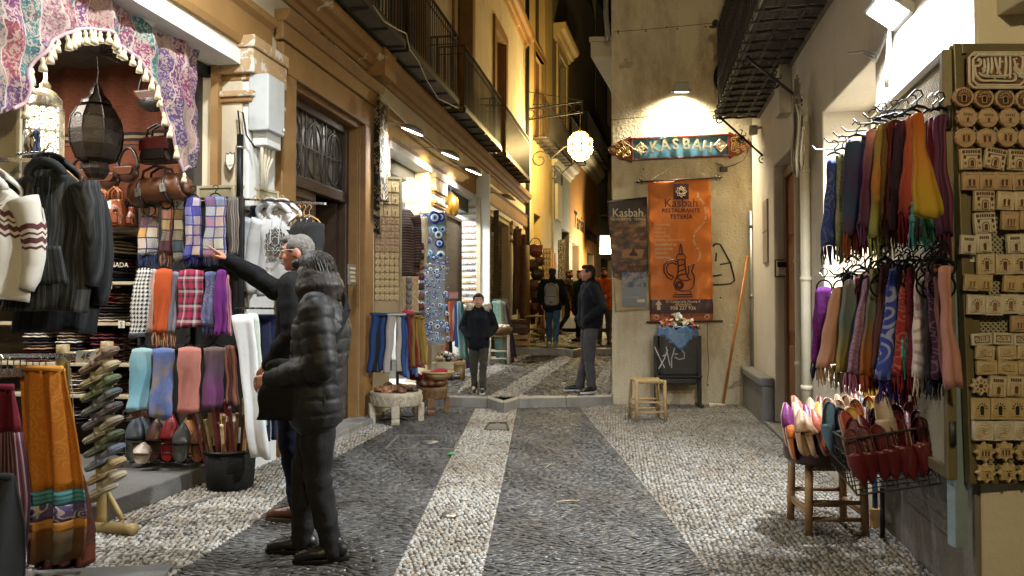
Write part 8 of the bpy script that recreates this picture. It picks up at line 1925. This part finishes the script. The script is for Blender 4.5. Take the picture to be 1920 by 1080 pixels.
for lab,u0,u1,v0,v1,c_,Y,pat in(('dark carved strip hanging at the left of the shutter',926,935,395,560,((.05,.035,.025),(.14,.1,.07)),15.9,'jacquard'),('black and grey striped textile right of the shutter',962,968,430,590,((.03,.03,.03),(.14,.12,.12)),18.3,'stripe'),('pink and brown striped textile right of the shutter',967,973,425,580,((.3,.14,.14),(.06,.03,.03)),18.3,'stripe'),('tan kilim strip right of the shutter',972,978,430,585,((.2,.13,.07),(.1,.05,.03)),18.3,'jacquard'),('red-brown kilim hanging beside the drainpipe',977,986,440,570,((.14,.07,.04),(.07,.03,.02)),18.4,'jacquard'),('red felt bag hanging below the textiles',975,982,560,590,((.22,.02,.02),(.15,.01,.01)),18.2,'plain')):scarf(lab,(u0,u1,v0),(u0-1,u1+1,v1),None,fab(pat,c_,.8),None,Y,GE,d=.06,folds=2,cat='textile',name='hanging_textile')
p=up(984,640); mb=MB(); zt2=at(984,460,p.y).z; mb.tube([p,(p.x,p.y,zt2)],[.13,.12],10); tag(mb.build('carved_log',m_cb),'thick weathered carved log standing upright beside the hanging textiles','log')
PWF=Frame(*at(1018,570,21.2)[:2],-14)
xa,za=PWF.hit(1017,465); xb,zb3=PWF.hit(1033,600); t=thing('plaque_rack','warm-lit rack of small golden plaques beside the satchels','display board',PWF.p(0,0,0),PWF.a); mb=MB(); mb.box(xa,xb,0,.05,zb3,za); mb.build('board',M('lit_tan_board',(.45,.34,.16),.6),t)
plm=tile_mesh('gate',.11,.13,m_cast[2])
for r_ in range(13):
 for c_ in range(3):o=link('golden_plaque',plm,None,loc=PWF.p(xa+(xb-xa)*(c_+.5)/3,-.01,za-(za-zb3)*(r_+.5)/13),rz=PWF.a); tag(o,'small golden plaque on the warm-lit rack beside the satchels','plaque','golden plaques by the yellow house')
for lab,u0,u1,v0,v1,c_,pat in(('striped pale scarves bunched on the grey house front',1034,1043,475,540,((.5,.4,.32),(.4,.15,.1),(.2,.18,.16)),'stripe'),('black dotted cloth hanging in the grey house doorway',1046,1060,450,560,((.03,.03,.03),(.4,.36,.3)),'paisley')):scarf(lab,(u0,u1,v0),(u0,u1,v1),None,fab(pat,c_,1.5),None,23.5,'goods of the grey house',d=.1,folds=3,cat='textile',name='hanging_textile')
p=at(1138,458,30); t=thing('lit_sign_box','white lit box sign far up the street behind the orange jacket','sign',p); mb=MB(); mb.box(-.3,.5,-.15,.15,-.4,.35); mb.build('case',m_lampmetal,t); mb=MB(); mb.box(-.26,.46,-.16,-.151,-.35,.3); mb.build('lit_face',emis('lit_sign_face',(1,.9,.6),1.3),t); lamp('sign_light','POINT',(0,-.6,-.5),420,(1,.85,.55),t,.2)
for u,v,Y,lab in((1037,325,24.3,'black iron scroll bracket under the grey house balcony'),(1012,300,21.2,'black curved cable bracket on the yellow house')):
 mb=MB(); c=at(u,v,Y); mb.tube([c+Vector((.28*(1-k/22)*cos(k*.5),-.05,.28*(1-k/22)*sin(k*.5)))for k in range(18)],.02,5); mb.tube([c+Vector((.28,-.05,0)),c+Vector((.7,-.1,.35)),c+Vector((1.1,-.1,.45))],.02,5); tag(mb.build('scroll_bracket',m_black),lab,'bracket')
mb=MB(); pts=[]
for u,v in((700,10),(720,40),(745,55),(762,63),(768,92),(785,115),(800,150),(822,185),(860,203)):x,z=L.hit(u,v,-.5); pts.append(L.p(x,-.5,z))
mb.tube(pts,.006,5); tag(mb.build('loose_cable',m_bone),'thin pale cable looping along under the iron balconies','cable')
mb=MB(); pts=[]
for k,(u,v)in enumerate(((712,175),(735,205),(770,238),(800,262),(835,292),(880,318),(940,362))):x,z=L.hit(u,v,-.12); pts.append(L.p(x,-.12,z))
mb.tube(pts,.012,5); tag(mb.build('lamp_cable',m_bone),'cable strung along the shop fascia between the facade lamps','cable')
for u,v,l,r_,nm,c_ in((1028,877,.09,1.2,'dry twig lying on the dark paving',(.34,.28,.18)),(1065,944,.08,.15,'second dry twig lying nearer on the dark paving',(.4,.33,.2)),(845,855,.03,.3,'small green leaf beside the white pebble strip',(.08,.3,.1))):
 p=gnd(u,v); mb=MB(); mb.tube([p+Vector((-l*cos(r_),-l*sin(r_),.016)),p+Vector((0,0,.02)),p+Vector((l*cos(r_),l*sin(r_),.018))],[.003,.005,.003]if 'twig' in nm else[.006,.022,.006],5); tag(mb.build('twig' if 'twig' in nm else 'leaf',M('scrap',c_,.8)),nm,'twig' if 'twig' in nm else 'leaf')
 # people
def skin_mat(name,c):
 m,nt,b=newmat(name); n=nd(nt,'TexNoise',{'Vector':nd(nt,'TexCoord').outputs['Object'],'Scale':22,'Detail':4}).outputs[0]
 nt.links.new(mixc(nt,n,dk(c,1.05),(c[0]*.85,c[1]*.68,c[2]*.62)),b.inputs['Base Color']); b.inputs['Roughness'].default_value=.5; b.inputs['Subsurface Weight'].default_value=.08; b.inputs['Subsurface Radius'].default_value=(.02,.01,.006); return m
m_skin,m_skin2=skin_mat('skin',(.50,.28,.19)),skin_mat('skin_ruddy',(.50,.24,.17))
m_eye,m_iris,m_lip=M('eye_white',(.7,.68,.65),.2,bump=0,var=0),M('iris',(.03,.018,.01),.2,bump=0,var=0),M('lips',(.33,.12,.10),.5,bump=0,var=.2)
def hairmat(name,a,b_):return M(name,a,.62,b_,1,60,.6,120,spec=.25)
m_hlady=M('glossy_dark_hair',(.010,.007,.006),.55,(.02,.013,.010),1,20,.1,60,spec=.4)
m_hblack,m_hgrey,m_hbrown=hairmat('dark_hair',(.012,.009,.008),(.03,.02,.016)),hairmat('grey_hair',(.11,.10,.09),(.19,.175,.16)),hairmat('brown_hair',(.03,.018,.01),(.06,.035,.02))
def cloth(name,a,rough=.8,b_=None,bump=.3):return M(name,a,rough,b_ or dk(a,.55),1,9,bump,70,spec=.15)
def remesh(mb,vox,it=6,fac=.5):
 o=mb.build('tmp',None,fix=True)
 d=o.modifiers.new('r','REMESH'); d.mode='VOXEL'; d.voxel_size=vox
 s=o.modifiers.new('s','SMOOTH'); s.factor=fac; s.iterations=it
 me=bpy.data.meshes.new_from_object(o.evaluated_get(bpy.context.evaluated_depsgraph_get()))
 old=o.data; bpy.data.objects.remove(o); bpy.data.meshes.remove(old)
 me.materials.clear(); me.polygons.foreach_set('use_smooth',np.ones(len(me.polygons),bool)); return me
def caps(mb,chain):
 for(a,ra),(b,rb)in zip(chain,chain[1:]):
  a,b=Vector(a),Vector(b)
  if(b-a).length>1e-4:mb.tube([a,b],[ra,rb],14)
 for a,r in chain:mb.ell(a,(r,r,r),14,9)
def push(me,fn):
 n=len(me.vertices); co=np.zeros(n*3,np.float32); no=np.zeros(n*3,np.float32); me.vertices.foreach_get('co',co); me.vertices.foreach_get('normal',no); co=co.reshape(-1,3); no=no.reshape(-1,3)
 d=np.array([fn(Vector(p))for p in co.tolist()],np.float32); me.vertices.foreach_set('co',(co+no*d[:,None]).ravel()); me.update()
def crumple(amp,f):return lambda p:amp*(mnoise.noise(p*f)+.5*mnoise.noise(p*f*2.3))
def seg_t(p,a,b):ab=b-a; t=max(0,min(1,(p-a).dot(ab)/ab.length_squared)); return t,(a+ab*t-p).length
def hand(mb,w,d,up,k=1,point=False,curl=.6):
 """palm, four fingers of their own length and a thumb from the side of the palm; d points along the hand, up is the back of it"""
 d=Vector(d).normalized(); side=d.cross(Vector(up)).normalized(); up=side.cross(d)
 for s in(-.024,-.008,.008,.024):caps(mb,[(w+d*.02*k+side*s*.7*k,.015*k),(w+d*.085*k+side*s*k,.0125*k)])
 for i,(s,l)in enumerate(((-.027,.072),(-.009,.08),(.009,.075),(.026,.06))):
  c=0.08 if point and i==0 else(1.75 if point else curl); p=w+d*.088*k+side*s*k; q=0; ch=[(p,.0095*k)]
  for f in(.42,.33,.25):
   q+=c*.75; p=p+(d*cos(q)-up*sin(q))*(l*f*1.15*k); ch.append((p,(.0092-.0012*len(ch))*k))
  caps(mb,ch)
 a=w+d*.03*k-side*.026*k; b_=a+(d*.5-side*.75-up*.25).normalized()*.036*k; c_=b_+(d*.85-side*.2-up*.4).normalized()*.032*k
 caps(mb,[(a,.014*k),(b_,.0115*k),(c_,.009*k)])
def person(label,loc,rz,H,J=None,head=(0,0),skin=None,hair=None,hair_len=0,jacket=None,trous=None,shoe=None,hem=.78,quilt=0,bulk=1.0,collar=True,group=None,vox=.007,beard=None,fuzz=0,hands=('rest','rest'),sole=None,leg_r=1.0,fur=None,glasses=False,hairy=1.0,inner=None,child=1.0,scarfm=None):
 t=thing('person',label,'person',loc,rz,group); k=H/1.75; V=lambda*a:Vector(a)*k
 P=dict(hipL=(.09,0,.92),hipR=(-.09,0,.92),kneeL=(.10,-.01,.49),kneeR=(-.10,-.01,.49),footL=(.11,0,.08),footR=(-.11,0,.08),shL=(.185,.01,1.42),shR=(-.185,.01,1.42),elL=(.26,.04,1.15),elR=(-.26,.04,1.15),haL=(.25,-.08,.93),haR=(-.25,-.08,.93),pel=(0,0,.96),che=(0,.01,1.3),neck=(0,.015,1.48),hd=(0,-.01,1.635),ftL=0,ftR=0,pitchL=0,pitchR=0)
 P.update(J or{}); Q={a:(Vector(b)*k if isinstance(b,tuple)else b)for a,b in P.items()}; skin=skin or m_skin; hk=.115*k*child/.115
 RH_=Matrix.Translation(Q['hd'])@Matrix.Rotation(head[0],4,'Z')@Matrix.Rotation(head[1],4,'X')@Matrix.Scale(hk,4); hp=lambda*a:RH_@Vector(a)
 mb=MB()
 mb.ell((0,0,0),(.074,.093,.098),22,14,None,None); b0=0
 for c,r in(((0,-.028,-.055),(.056,.062,.062)),((0,-.066,-.094),(.026,.022,.02)),((.03,-.06,-.035),(.03,.028,.03)),((-.03,-.06,-.035),(.03,.028,.03)),((0,-.083,.024),(.05,.012,.011)),((.079,.008,-.012),(.009,.022,.032)),((-.079,.008,-.012),(.009,.022,.032)),((0,-.089,-.068),(.024,.010,.012))):mb.ell(c,r,14,9)
 caps(mb,[((0,-.088,.012),.010),((0,-.108,-.026),.0145)]); mb.ell((0,-.098,-.033),(.018,.012,.009),10,6)
 mb.v=[tuple(RH_@Vector(p))for p in mb.v]
 caps(mb,[(Q['neck']-V(0,0,.06),.062*k),(hp(0,.015,-.07),.055*k)])
 caps(mb,[(Q['pel']+V(s*.05,0,0),.10*k)for s in(-1,1)]+[(Q['che']+V(.06,0,.02),.10*k),(Q['che']+V(-.06,0,.02),.10*k),(Q['pel']+V(-.05,0,0),.10*k)]); caps(mb,[(Q['shL'],.055*k),(Q['neck']-V(0,0,.05),.06*k),(Q['shR'],.055*k)])
 for s in 'LR':
  caps(mb,[(Q['hip'+s],.085*k),(Q['knee'+s],.055*k),(Q['foot'+s],.038*k)]); caps(mb,[(Q['sh'+s],.05*k),(Q['el'+s],.038*k),(Q['ha'+s],.027*k)]); caps(mb,[(Q['foot'+s],.036*k),(Q['foot'+s]+V(0,-.1,-.04),.03*k)])
  hm=hands[0 if s=='L' else 1]
  if hm:d=(Q['ha'+s]-Q['el'+s]).normalized(); hand(mb,Q['ha'+s],d if hm!='point' else d+Vector((0,-.02,.12)),(0,.3,1)if hm=='point' else((1,0,.2)if s=='L' else(-1,0,.2)),k*child,hm=='point',.55)
 link('body',remesh(mb,vox*k if vox<.008 else vox,3,.35),t).data.materials.append(skin)
 for s in(-1,1):
  mb=MB(); mb.ell((s*.031,-.081,.006),(.013,.009,.0075),10,6,m_eye); mb.ell((s*.031,-.0875,.006),(.0062,.004,.0062),8,5,m_iris); mb.v=[tuple(RH_@Vector(p))for p in mb.v]; mb.build('eye',None,t)
  mb=MB(); mb.tube([hp(s*.013,-.094,.026),hp(s*.032,-.094,.033),hp(s*.05,-.082,.026)],[.004*k,.005*k,.003*k],6); mb.build('eyebrow',hair or m_hblack,t)
 mb=MB(); mb.ell((0,0,0),(.024,.007,.0065),12,6); mb.v=[tuple(hp(0,-.098,-.066)+(RH_.to_3x3()@Vector(p)))for p in mb.v]; mb.build('mouth',m_lip,t)
 if beard:
  mb=MB()
  for c,r in(((0,-.032,-.075),(.058,.066,.05)),((0,-.096,-.05),(.028,.009,.006)),((.05,-.03,-.05),(.02,.04,.045)),((-.05,-.03,-.05),(.02,.04,.045))):mb.ell(c,r,14,8)
  mb.v=[tuple(RH_@Vector(p))for p in mb.v]; me=remesh(mb,.006,2); push(me,crumple(.003,120)); link('beard',me,t).data.materials.append(beard)
 if hair:
  mb=MB(); hs=hairy
  for c,r in(((0,.018,.022),(.079*hs,.087*hs,.088*hs)),((0,.05,-.015),(.070*hs,.055*hs,.075*hs)),((0,-.045,.075),(.055*hs,.05,.034*hs)),((.062,-.005,.03),(.022*hs,.05,.045)),((-.062,-.005,.03),(.022*hs,.05,.045))):mb.ell(c,r,16,10)
  if hair_len:
   for q in range(24):
    a=pi*(-.12+1.24*q/23); x,y=.085*hs*cos(a),.085*hs*sin(a)+.01; l=hair_len*(1-.1*sin(a)); caps(mb,[((x*.9,y*.9,.03),.03),((x*1.2,y*1.2+.005,-l*.5),.036),((x*1.1,y*1.15,-l),.022)])
   caps(mb,[((-.06,-.07,.075),.03),((0,-.085,.07),.028),((.06,-.07,.075),.03)])
  mb.v=[tuple(RH_@Vector(p))for p in mb.v]; me=remesh(mb,.006 if fuzz else .007,2); push(me,crumple(.0022+fuzz*.001,30 if fuzz else 90)); link('hair',me,t).data.materials.append(hair)
  if fuzz:
   mb=MB()
   for q in range(300):
    a=RND.uniform(0,2*pi); fr=sin(a)<-.35; L_=RND.uniform(.55,1.0)*(.5 if fr else 1); ph=RND.uniform(0,6); pts=[]; kk=RND.uniform(1.0,1.13)
    for e in range(11):
     f=e/10*L_; th=.1+min(f*2.6,1.45); dz=max(0,f-.56)/.44*hair_len*1.15; w=.008*sin(ph+e*1.1)
     r=kk*hs*(1+.25*dz); pts.append(RH_@Vector((.086*r*sin(th)*cos(a)+w*sin(a),.094*r*sin(th)*sin(a)+.018-w*cos(a),.024+.094*kk*hs*cos(th)-dz+.004*sin(ph+e))))
    mb.tube(pts,[.006]*8+[.005,.004,.0015],5)
   mb.build('curls',hair,t)
 if glasses:
  mb=MB()
  for s in(-1,1):mb.tube([hp(s*.033+.021*cos(e),-.106,.004+.016*sin(e))for e in np.linspace(0,2*pi,17)],.0017*k,5); mb.tube([hp(s*.054,-.105,.008),hp(s*.080,-.06,.01),hp(s*.082,.02,.006)],.0017*k,5)
  mb.tube([hp(-.012,-.106,.008),hp(.012,-.106,.008)],.0017*k,5); mb.build('spectacles',m_steel,t)
 mb=MB(); lr=leg_r
 caps(mb,[(Q['pel']+V(-.065,0,.0),.108*k),(Q['pel']+V(.065,0,.0),.108*k)]); caps(mb,[(Q['pel']+V(-.06,0,.12),.10*k),(Q['pel']+V(.06,0,.12),.10*k),(Q['pel']+V(.06,0,0),.108*k)])
 for s in 'LR':f=Q['foot'+s]; kn=Q['knee'+s]; caps(mb,[(Q['hip'+s],.098*k*lr),(kn.lerp(Q['hip'+s],.4),.088*k*lr),(kn,.070*k*lr),(kn.lerp(f,.5),.064*k*lr),(f+V(0,0,-.015),.056*k*lr)])
 me=remesh(mb,.011,5)
 def tw(p):
  z=p.z/k; w=.0028*sin(z*42+6*mnoise.noise(p*6))*(1 if z<.24 or .4<z<.56 else .25); return w+.009*mnoise.noise(p*8)+.005*mnoise.noise(p*19)
 push(me,tw); link('trousers',me,t).data.materials.append(trous)
 for s in 'LR':
  f=Q['foot'+s]; m4=Matrix.Translation((f.x,f.y,f.z-.08*k))@Matrix.Rotation(Q['ft'+s],4,'Z')@Matrix.Rotation(Q['pitch'+s],4,'X')@Matrix.Scale(k*1.04,4)
  mb=MB(); caps(mb,[((0,.05,.06),.038),((0,-.01,.062),.042),((0,-.08,.048),.041),((0,-.135,.038),.037),((0,-.17,.034),.028)]); mb.ell((0,-.06,.05),(.048,.12,.034),14,8); caps(mb,[((0,.03,.06),.042),((0,.02,.10),.044)])
  mb.v=[tuple(m4@Vector((p[0],p[1],max(p[2],.02))))for p in mb.v]; me=remesh(mb,.008,3); sh_o=link('shoe',me,t); me.materials.append(shoe)
  n=28; out=[]
  for e in range(n):a=2*pi*e/n; y=-.055-.15*sin(a); out.append(((.047-.012*(y>0)-.008*abs(y<-.15))*cos(a),y))
  mb=MB(); mb.slab(out,0,.024); mb.v=[tuple(m4@Vector(p))for p in mb.v]; mb.build('sole',sole or m_plast,sh_o,bevel=.004)
  mb=MB()
  for e in range(3):mb.tube([m4@Vector((-.022,-.05-.022*e,.092-.005*e)),m4@Vector((.022,-.056-.022*e,.092-.005*e))],.003,5)
  mb.build('laces',sole or m_plast,sh_o)
 if jacket:
  B=bulk; mb=MB(); he=hem*k; hz=Vector((0,0,1)); P0=Q['pel']; C0=Q['che']
  lo=Vector((P0.x,P0.y,he+.05*k))
  for s in(-1,1):caps(mb,[(lo+V(s*.075,0,0),.125*k*B),(P0+V(s*.075,0,.1),.122*k*B),(C0+V(s*.078,0,0),.128*k*B),(C0+V(s*.075,.0,.08),.105*k*B)])
  caps(mb,[(lo+V(-.07,0,0),.12*k*B),(lo+V(.07,0,0),.12*k*B),(C0+V(.07,0,.0),.12*k*B),(C0+V(-.07,0,0),.12*k*B)])
  caps(mb,[(Q['shL']-V(.03,0,.01),.082*k*B),(Q['neck']-V(0,0,.05),.08*k),(Q['shR']+V(.03,0,-.01),.082*k*B)])
  if collar:caps(mb,[(Q['neck']-V(0,0,.04),.083*k),(Q['neck']+V(0,-.005,.03),.078*k)])
  for s in 'LR':caps(mb,[(Q['sh'+s],.078*k*B),(Q['sh'+s].lerp(Q['el'+s],.5),.074*k*B),(Q['el'+s],.067*k*B),(Q['el'+s].lerp(Q['ha'+s],.5),.06*k*B),(Q['ha'+s]-(Q['ha'+s]-Q['el'+s]).normalized()*.005,.046*k*B)])
  me=remesh(mb,.011,5)
  arms=[[(Q['sh'+s],Q['el'+s]),(Q['el'+s],Q['ha'+s])]for s in 'LR']
  def jk(p):
   w=.006*mnoise.noise(p*8)+.004*mnoise.noise(p*19); best=None
   for ch in arms:
    acc=0
    for a,b_ in ch:
     tt,dd=seg_t(p,a,b_)
     if dd<.10*k*B and(best is None or dd<best[1]):best=(acc+tt*(b_-a).length,dd,tt)
     acc+=(b_-a).length
   u=best[0]if best and(best[1]<.085*k*B)and not(abs(p.x)<.13*k and p.z>.9*k and best[0]<.03)else p.z
   if quilt:w+=.003-.010*(1-abs(sin(pi*(u+.010*mnoise.noise(p*7))/quilt)))**5+.002*mnoise.noise(p*30)
   else:w+=.005*sin(u*48+7*mnoise.noise(p*6))*(1 if best else .3)*(.4+mnoise.noise(p*4))
   return w
  push(me,jk); jo=link('jacket',me,t); me.materials.append(jacket)
  if inner:mb=MB(); caps(mb,[(Q['neck']+V(0,-.05,-.02),.05*k),(C0+V(0,-.105*B,.02),.035*k),(P0+V(0,-.115*B,.05),.03*k)]); me=remesh(mb,.009,4); link('shirt',me,t).data.materials.append(inner)
  if fur:
   mb=MB()
   for q in range(210):a=pi*(-.18+1.36*RND.random()); c=Q['neck']+V(.165*cos(a),.11*sin(a)-.01,.015+RND.uniform(-.03,.035)); d=Vector((cos(a)+RND.uniform(-.6,.6),sin(a)+RND.uniform(-.8,.3),RND.uniform(-.3,.9))).normalized(); mb.tube([c,c+d*.04*k,c+d*.075*k],[.014*k,.011*k,.002],5)
   caps(mb,[(Q['neck']+V(.165*cos(a),.11*sin(a)-.01,.01),.045*k)for a in np.linspace(-.5,pi+.5,11)]); mb.build('fur_hood',fur,t)
 if scarfm:mb=MB(); caps(mb,[(Q['neck']+V(.07*cos(a),.07*sin(a),.0+.02*sin(2*a)),.042*k)for a in np.linspace(0,2*pi,13)]); me=remesh(mb,.009,4); push(me,crumple(.008,22)); link('scarf',me,t).data.materials.append(scarfm)
 return t,Q
m_puffer=M('black_puffer_nylon',(.010,.0095,.0095),.58,(.016,.015,.014),1,12,.25,45,spec=.3)
m_bjack,m_navyj,m_bparka=cloth('black_wool',(.010,.010,.011)),cloth('dark_navy_jacket',(.010,.012,.02)),cloth('black_parka',(.009,.011,.016))
m_jblack,m_jnavy,m_jgrey,m_jblue,m_olv=cloth('black_jeans',(.022,.021,.022),.8),cloth('navy_jeans',(.010,.012,.026),.8),cloth('grey_jeans',(.085,.083,.088),.85),cloth('blue_jeans',(.06,.13,.25),.85,(.03,.07,.15)),cloth('olive_trousers',(.06,.058,.045),.85)
m_shoeb,m_shoebr,m_shoew=LEA('black_shoe',(.010,.010,.011)),LEA('brown_shoe',(.11,.038,.018)),M('white_sneaker',(.6,.6,.58),.6)
def foot(u,v,base,rz,H,z=0):
 q=Matrix.Rotation(-rz,4,'Z')@(gnd(u,v,z)-base); kk=1.75/H; return(q.x*kk,q.y*kk,.08)
W0=gnd(592,1050); W0.y+=.02; rzW=radians(-84)
fa,fb2=foot(622,1052,W0,rzW,1.64),foot(566,1036,W0,rzW,1.64)
tW,QW=person('woman with wavy black hair in black quilted puffer jacket and black jeans',W0,rzW,1.64,dict(footL=fa,footR=fb2,kneeL=(fa[0]*.9+.01,fa[1]*.5-.04,.49),kneeR=(-.07,fb2[1]*.5-.03,.49),hipL=(.08,0.02,.92),hipR=(-.08,.02,.92),che=(0,.025,1.29),elL=(.245,.06,1.10),haL=(.12,-.23,1.03),elR=(-.24,.03,1.10),haR=(-.05,-.24,1.01),hd=(0,-.02,1.60),ftL=.12,ftR=-.1),(radians(-28),.12),m_skin,m_hlady,.15,m_puffer,m_jblack,m_shoeb,0.80,.078,1.22,True,'couple before the sweater shop',leg_r=1.1,fuzz=1,hairy=1.07,hands=('rest','rest'),scarfm=m_bjack,sole=m_plast)
M0=gnd(548,978); rzM=radians(-97); fm=foot(528,976,M0,rzM,1.80); M0.x+=.06
tM,QM=person('grey-haired man in glasses and black jacket pointing at the scarves',M0,rzM,1.80,dict(footL=(fm[0],fm[1]+.05,.08),footR=(-.1,.08,.08),kneeL=(.1,-.03,.49),haR=(-.10,-.525,1.585),elR=(-.20,-.265,1.40),shR=(-.18,-.03,1.43),elL=(.25,.05,1.14),haL=(.2,-.12,.96),hd=(0,-.035,1.63),ftL=.05),(radians(8),.06),m_skin2,m_hgrey,0,m_bjack,m_jnavy,m_shoebr,.80,0,1.08,True,'couple before the sweater shop',glasses=True,hands=('rest','point'),hairy=.985,inner=M('shirt_print',(.05,.05,.05),.8,(.4,.38,.35),1,24),sole=M('brown_sole',(.05,.03,.02),.6))
bz=W0+Matrix.Rotation(rzW,3,'Z')@(Vector((.12,-.10,1.01))*(1.64/1.75)); t=thing('shoulder_bag','soft black shoulder bag with olive strap patches hanging at the woman\'s front','bag',bz,radians(4))
m_bagc,m_bago=cloth('bag_canvas',(.012,.011,.011)),cloth('olive_webbing',(.035,.04,.03))
mb=MB(); mb.grid(lambda i,j:(.19*(.80+.26*j)*np.sign(cos(2*pi*i))*abs(cos(2*pi*i))**.7+.012*sin(9*j),.055*(.6+.6*sin(pi*min(1,j*.8+.1)))*np.sign(sin(2*pi*i))*abs(sin(2*pi*i))**.6+.004*sin(20*i+8*j),.13-.32*j-(.03*(cos(2*pi*i)*.5+.5)+.05*abs(cos(2*pi*i))**5)*(1-j)),44,14)
b0=len(mb.v)-45; mb.f.append(list(range(b0,b0+44))); mb.m.append(0); mb.sm.append(False); mb.f.append(list(range(44))); mb.m.append(0); mb.sm.append(False); mb.build('body',m_bagc,t)
mb=MB(); mb.box(.02,.17,-.075,-.05,-.18,.05); mb.build('front_pocket',m_bagc,t,bevel=.015); mb=MB(); mb.box(.03,.165,-.082,-.075,-.11,-.06); mb.box(.0,.17,-.07,-.045,.065,.095); mb.build('webbing_patch',m_bago,t,bevel=.004)
sp=[Matrix.Rotation(-radians(4),3,'Z')@((W0+Matrix.Rotation(rzW,3,'Z')@(Vector(q)*(1.64/1.75)))-bz)for q in((.14,-.02,.95),(.235,.03,1.06),(.215,.12,1.24),(.10,.175,1.40),(-.06,.13,1.50))]
mb=MB()
for a,b_ in zip([Vector((.15,-.03,.11))]+sp,sp):mb.bar(a,b_,.035,.008,None,(0,-1,.2))
mb.build('strap',m_bagc,t); mb=MB(); mb.tube([Vector((.15,-.05,.12))+Vector((.02*cos(e),0,.02*sin(e)))for e in np.linspace(0,6.28,13)],.005,5); mb.build('strap_ring',m_steel,t)
def uppt(u,v):x,y=gs(u,v); return Vector((x,y,zs(y)))
B0=uppt(897,737); person('boy in black parka with pale fur hood and olive trousers',B0,radians(-3),1.36,dict(footL=(.085,-.10,.08),footR=(-.085,.12,.10),kneeR=(-.085,.02,.49),kneeL=(.09,-.06,.49),elL=(.29,.06,1.16),haL=(.17,-.12,.99),elR=(-.29,.06,1.16),haR=(-.17,-.12,.99),pitchR=.35,hd=(0,-.015,1.63)),(radians(6),.06),m_skin,m_hblack,0,m_bparka,m_olv,m_shoeb,.80,0,1.05,True,None,.008,hands=(None,None),fur=M('pale_fur',(.42,.35,.25),.9,(.6,.52,.4),1,30),hairy=1.02,child=1.16,sole=m_shoew,leg_r=1.02)
N0=uppt(1106,735); person('man in black jacket and grey jeans standing at the step by the wall corner',N0,radians(-78),1.77,dict(footL=(.13,-.02,.08),footR=(-.12,-.12,.08),kneeL=(.12,-.05,.49),elL=(.29,.08,1.14),haL=(.19,-.10,.98),elR=(-.27,.06,1.13),haR=(-.18,-.12,.98),ftL=.5,ftR=-.1,hd=(0,-.02,1.63)),(radians(-8),0),m_skin2,m_hblack,0,m_bparka,m_jgrey,m_shoeb,.90,0,1.16,True,None,.008,beard=None,hands=(None,None),sole=m_shoew,leg_r=1.06)
S0=uppt(1036,660); person('walker seen from behind in blue jeans, wearing a light grey backpack',S0,radians(172),1.74,dict(footL=(.09,-.22,.08),footR=(-.09,.26,.14),kneeR=(-.09,.04,.50),kneeL=(.09,-.16,.50),haL=(.24,.05,.95),haR=(-.24,-.1,.95),pitchR=.7),(0,0),m_skin,m_hblack,0,m_navyj,m_jblue,m_shoew,.84,0,1.12,True,None,.009,hands=('rest','rest'),sole=m_shoew)
kp=S0+Matrix.Rotation(radians(172),3,'Z')@Vector((0,.21,1.16)); t=thing('backpack','light grey backpack with a front pocket worn by the walker in blue jeans','backpack',kp,radians(172)); m_bkp=cloth('grey_canvas',(.26,.26,.25),.8,(.2,.2,.19))
mb=MB(); caps(mb,[((s*.07,.0,z),.09)for s,z in((-1,-.17),(1,-.17),(1,.12),(-1,.12),(-1,-.17))]); caps(mb,[((0,0,.15),.09),((0,0,-.17),.1)]); me=remesh(mb,.012,5); link('body',me,t).data.materials.append(m_bkp)
mb=MB(); mb.box(-.12,.12,.07,.125,-.24,-.03); mb.build('front_pocket',m_bkp,t,bevel=.03); mb=MB(); mb.tube([(.14*cos(a),.075,-.05+.25*sin(a))for a in np.linspace(0,pi,15)],.006,5); mb.box(-.10,.10,.124,.13,-.065,-.055); mb.build('zipper',m_plast,t); mb=MB(); mb.box(-.035,.035,.124,.13,-.2,-.17); mb.build('badge',m_black,t)
for s in(-1,1):mb=MB(); mb.tube([(s*.09,-.05,.2),(s*.11,-.15,.24),(s*.12,-.3,.18),(s*.13,-.33,0),(s*.13,-.2,-.2)],.018,6); mb.build('strap',m_bkp,t)
C0_=uppt(1067,627); person('bearded man in dark brown jacket and black trousers striding behind the backpacker',C0_,radians(70),1.78,dict(footL=(.09,-.32,.08),footR=(-.09,.30,.12),kneeR=(-.09,.02,.50),kneeL=(.09,-.20,.50),haL=(.26,-.25,1.02),elL=(.27,.0,1.14),pitchR=.5),(0,0),m_skin2,m_hbrown,0,cloth('dark_brown_jacket',(.035,.022,.016)),m_jblack,m_shoebr,.82,0,1.1,True,None,.01,beard=m_hbrown)
G0=uppt(1089,640); person('pedestrian in a dark green jacket mostly hidden behind the man in grey jeans',G0,radians(-60),1.72,None,(0,0),m_skin,m_hbrown,0,cloth('dark_green_jacket',(.012,.03,.022)),m_jblack,m_shoeb,.82,0,1.1,True,None,.01)
O0=uppt(1133,644); person('smiling man with a short beard in a bright orange hooded jacket at the wall corner',O0,radians(-12),1.76,dict(haL=(.1,-.2,1.1)),(radians(10),0),m_skin2,m_hblack,0,cloth('orange_jacket',(.55,.10,.012)),m_jgrey,m_shoeb,.82,.1,1.12,True,None,.01,beard=m_hblack)
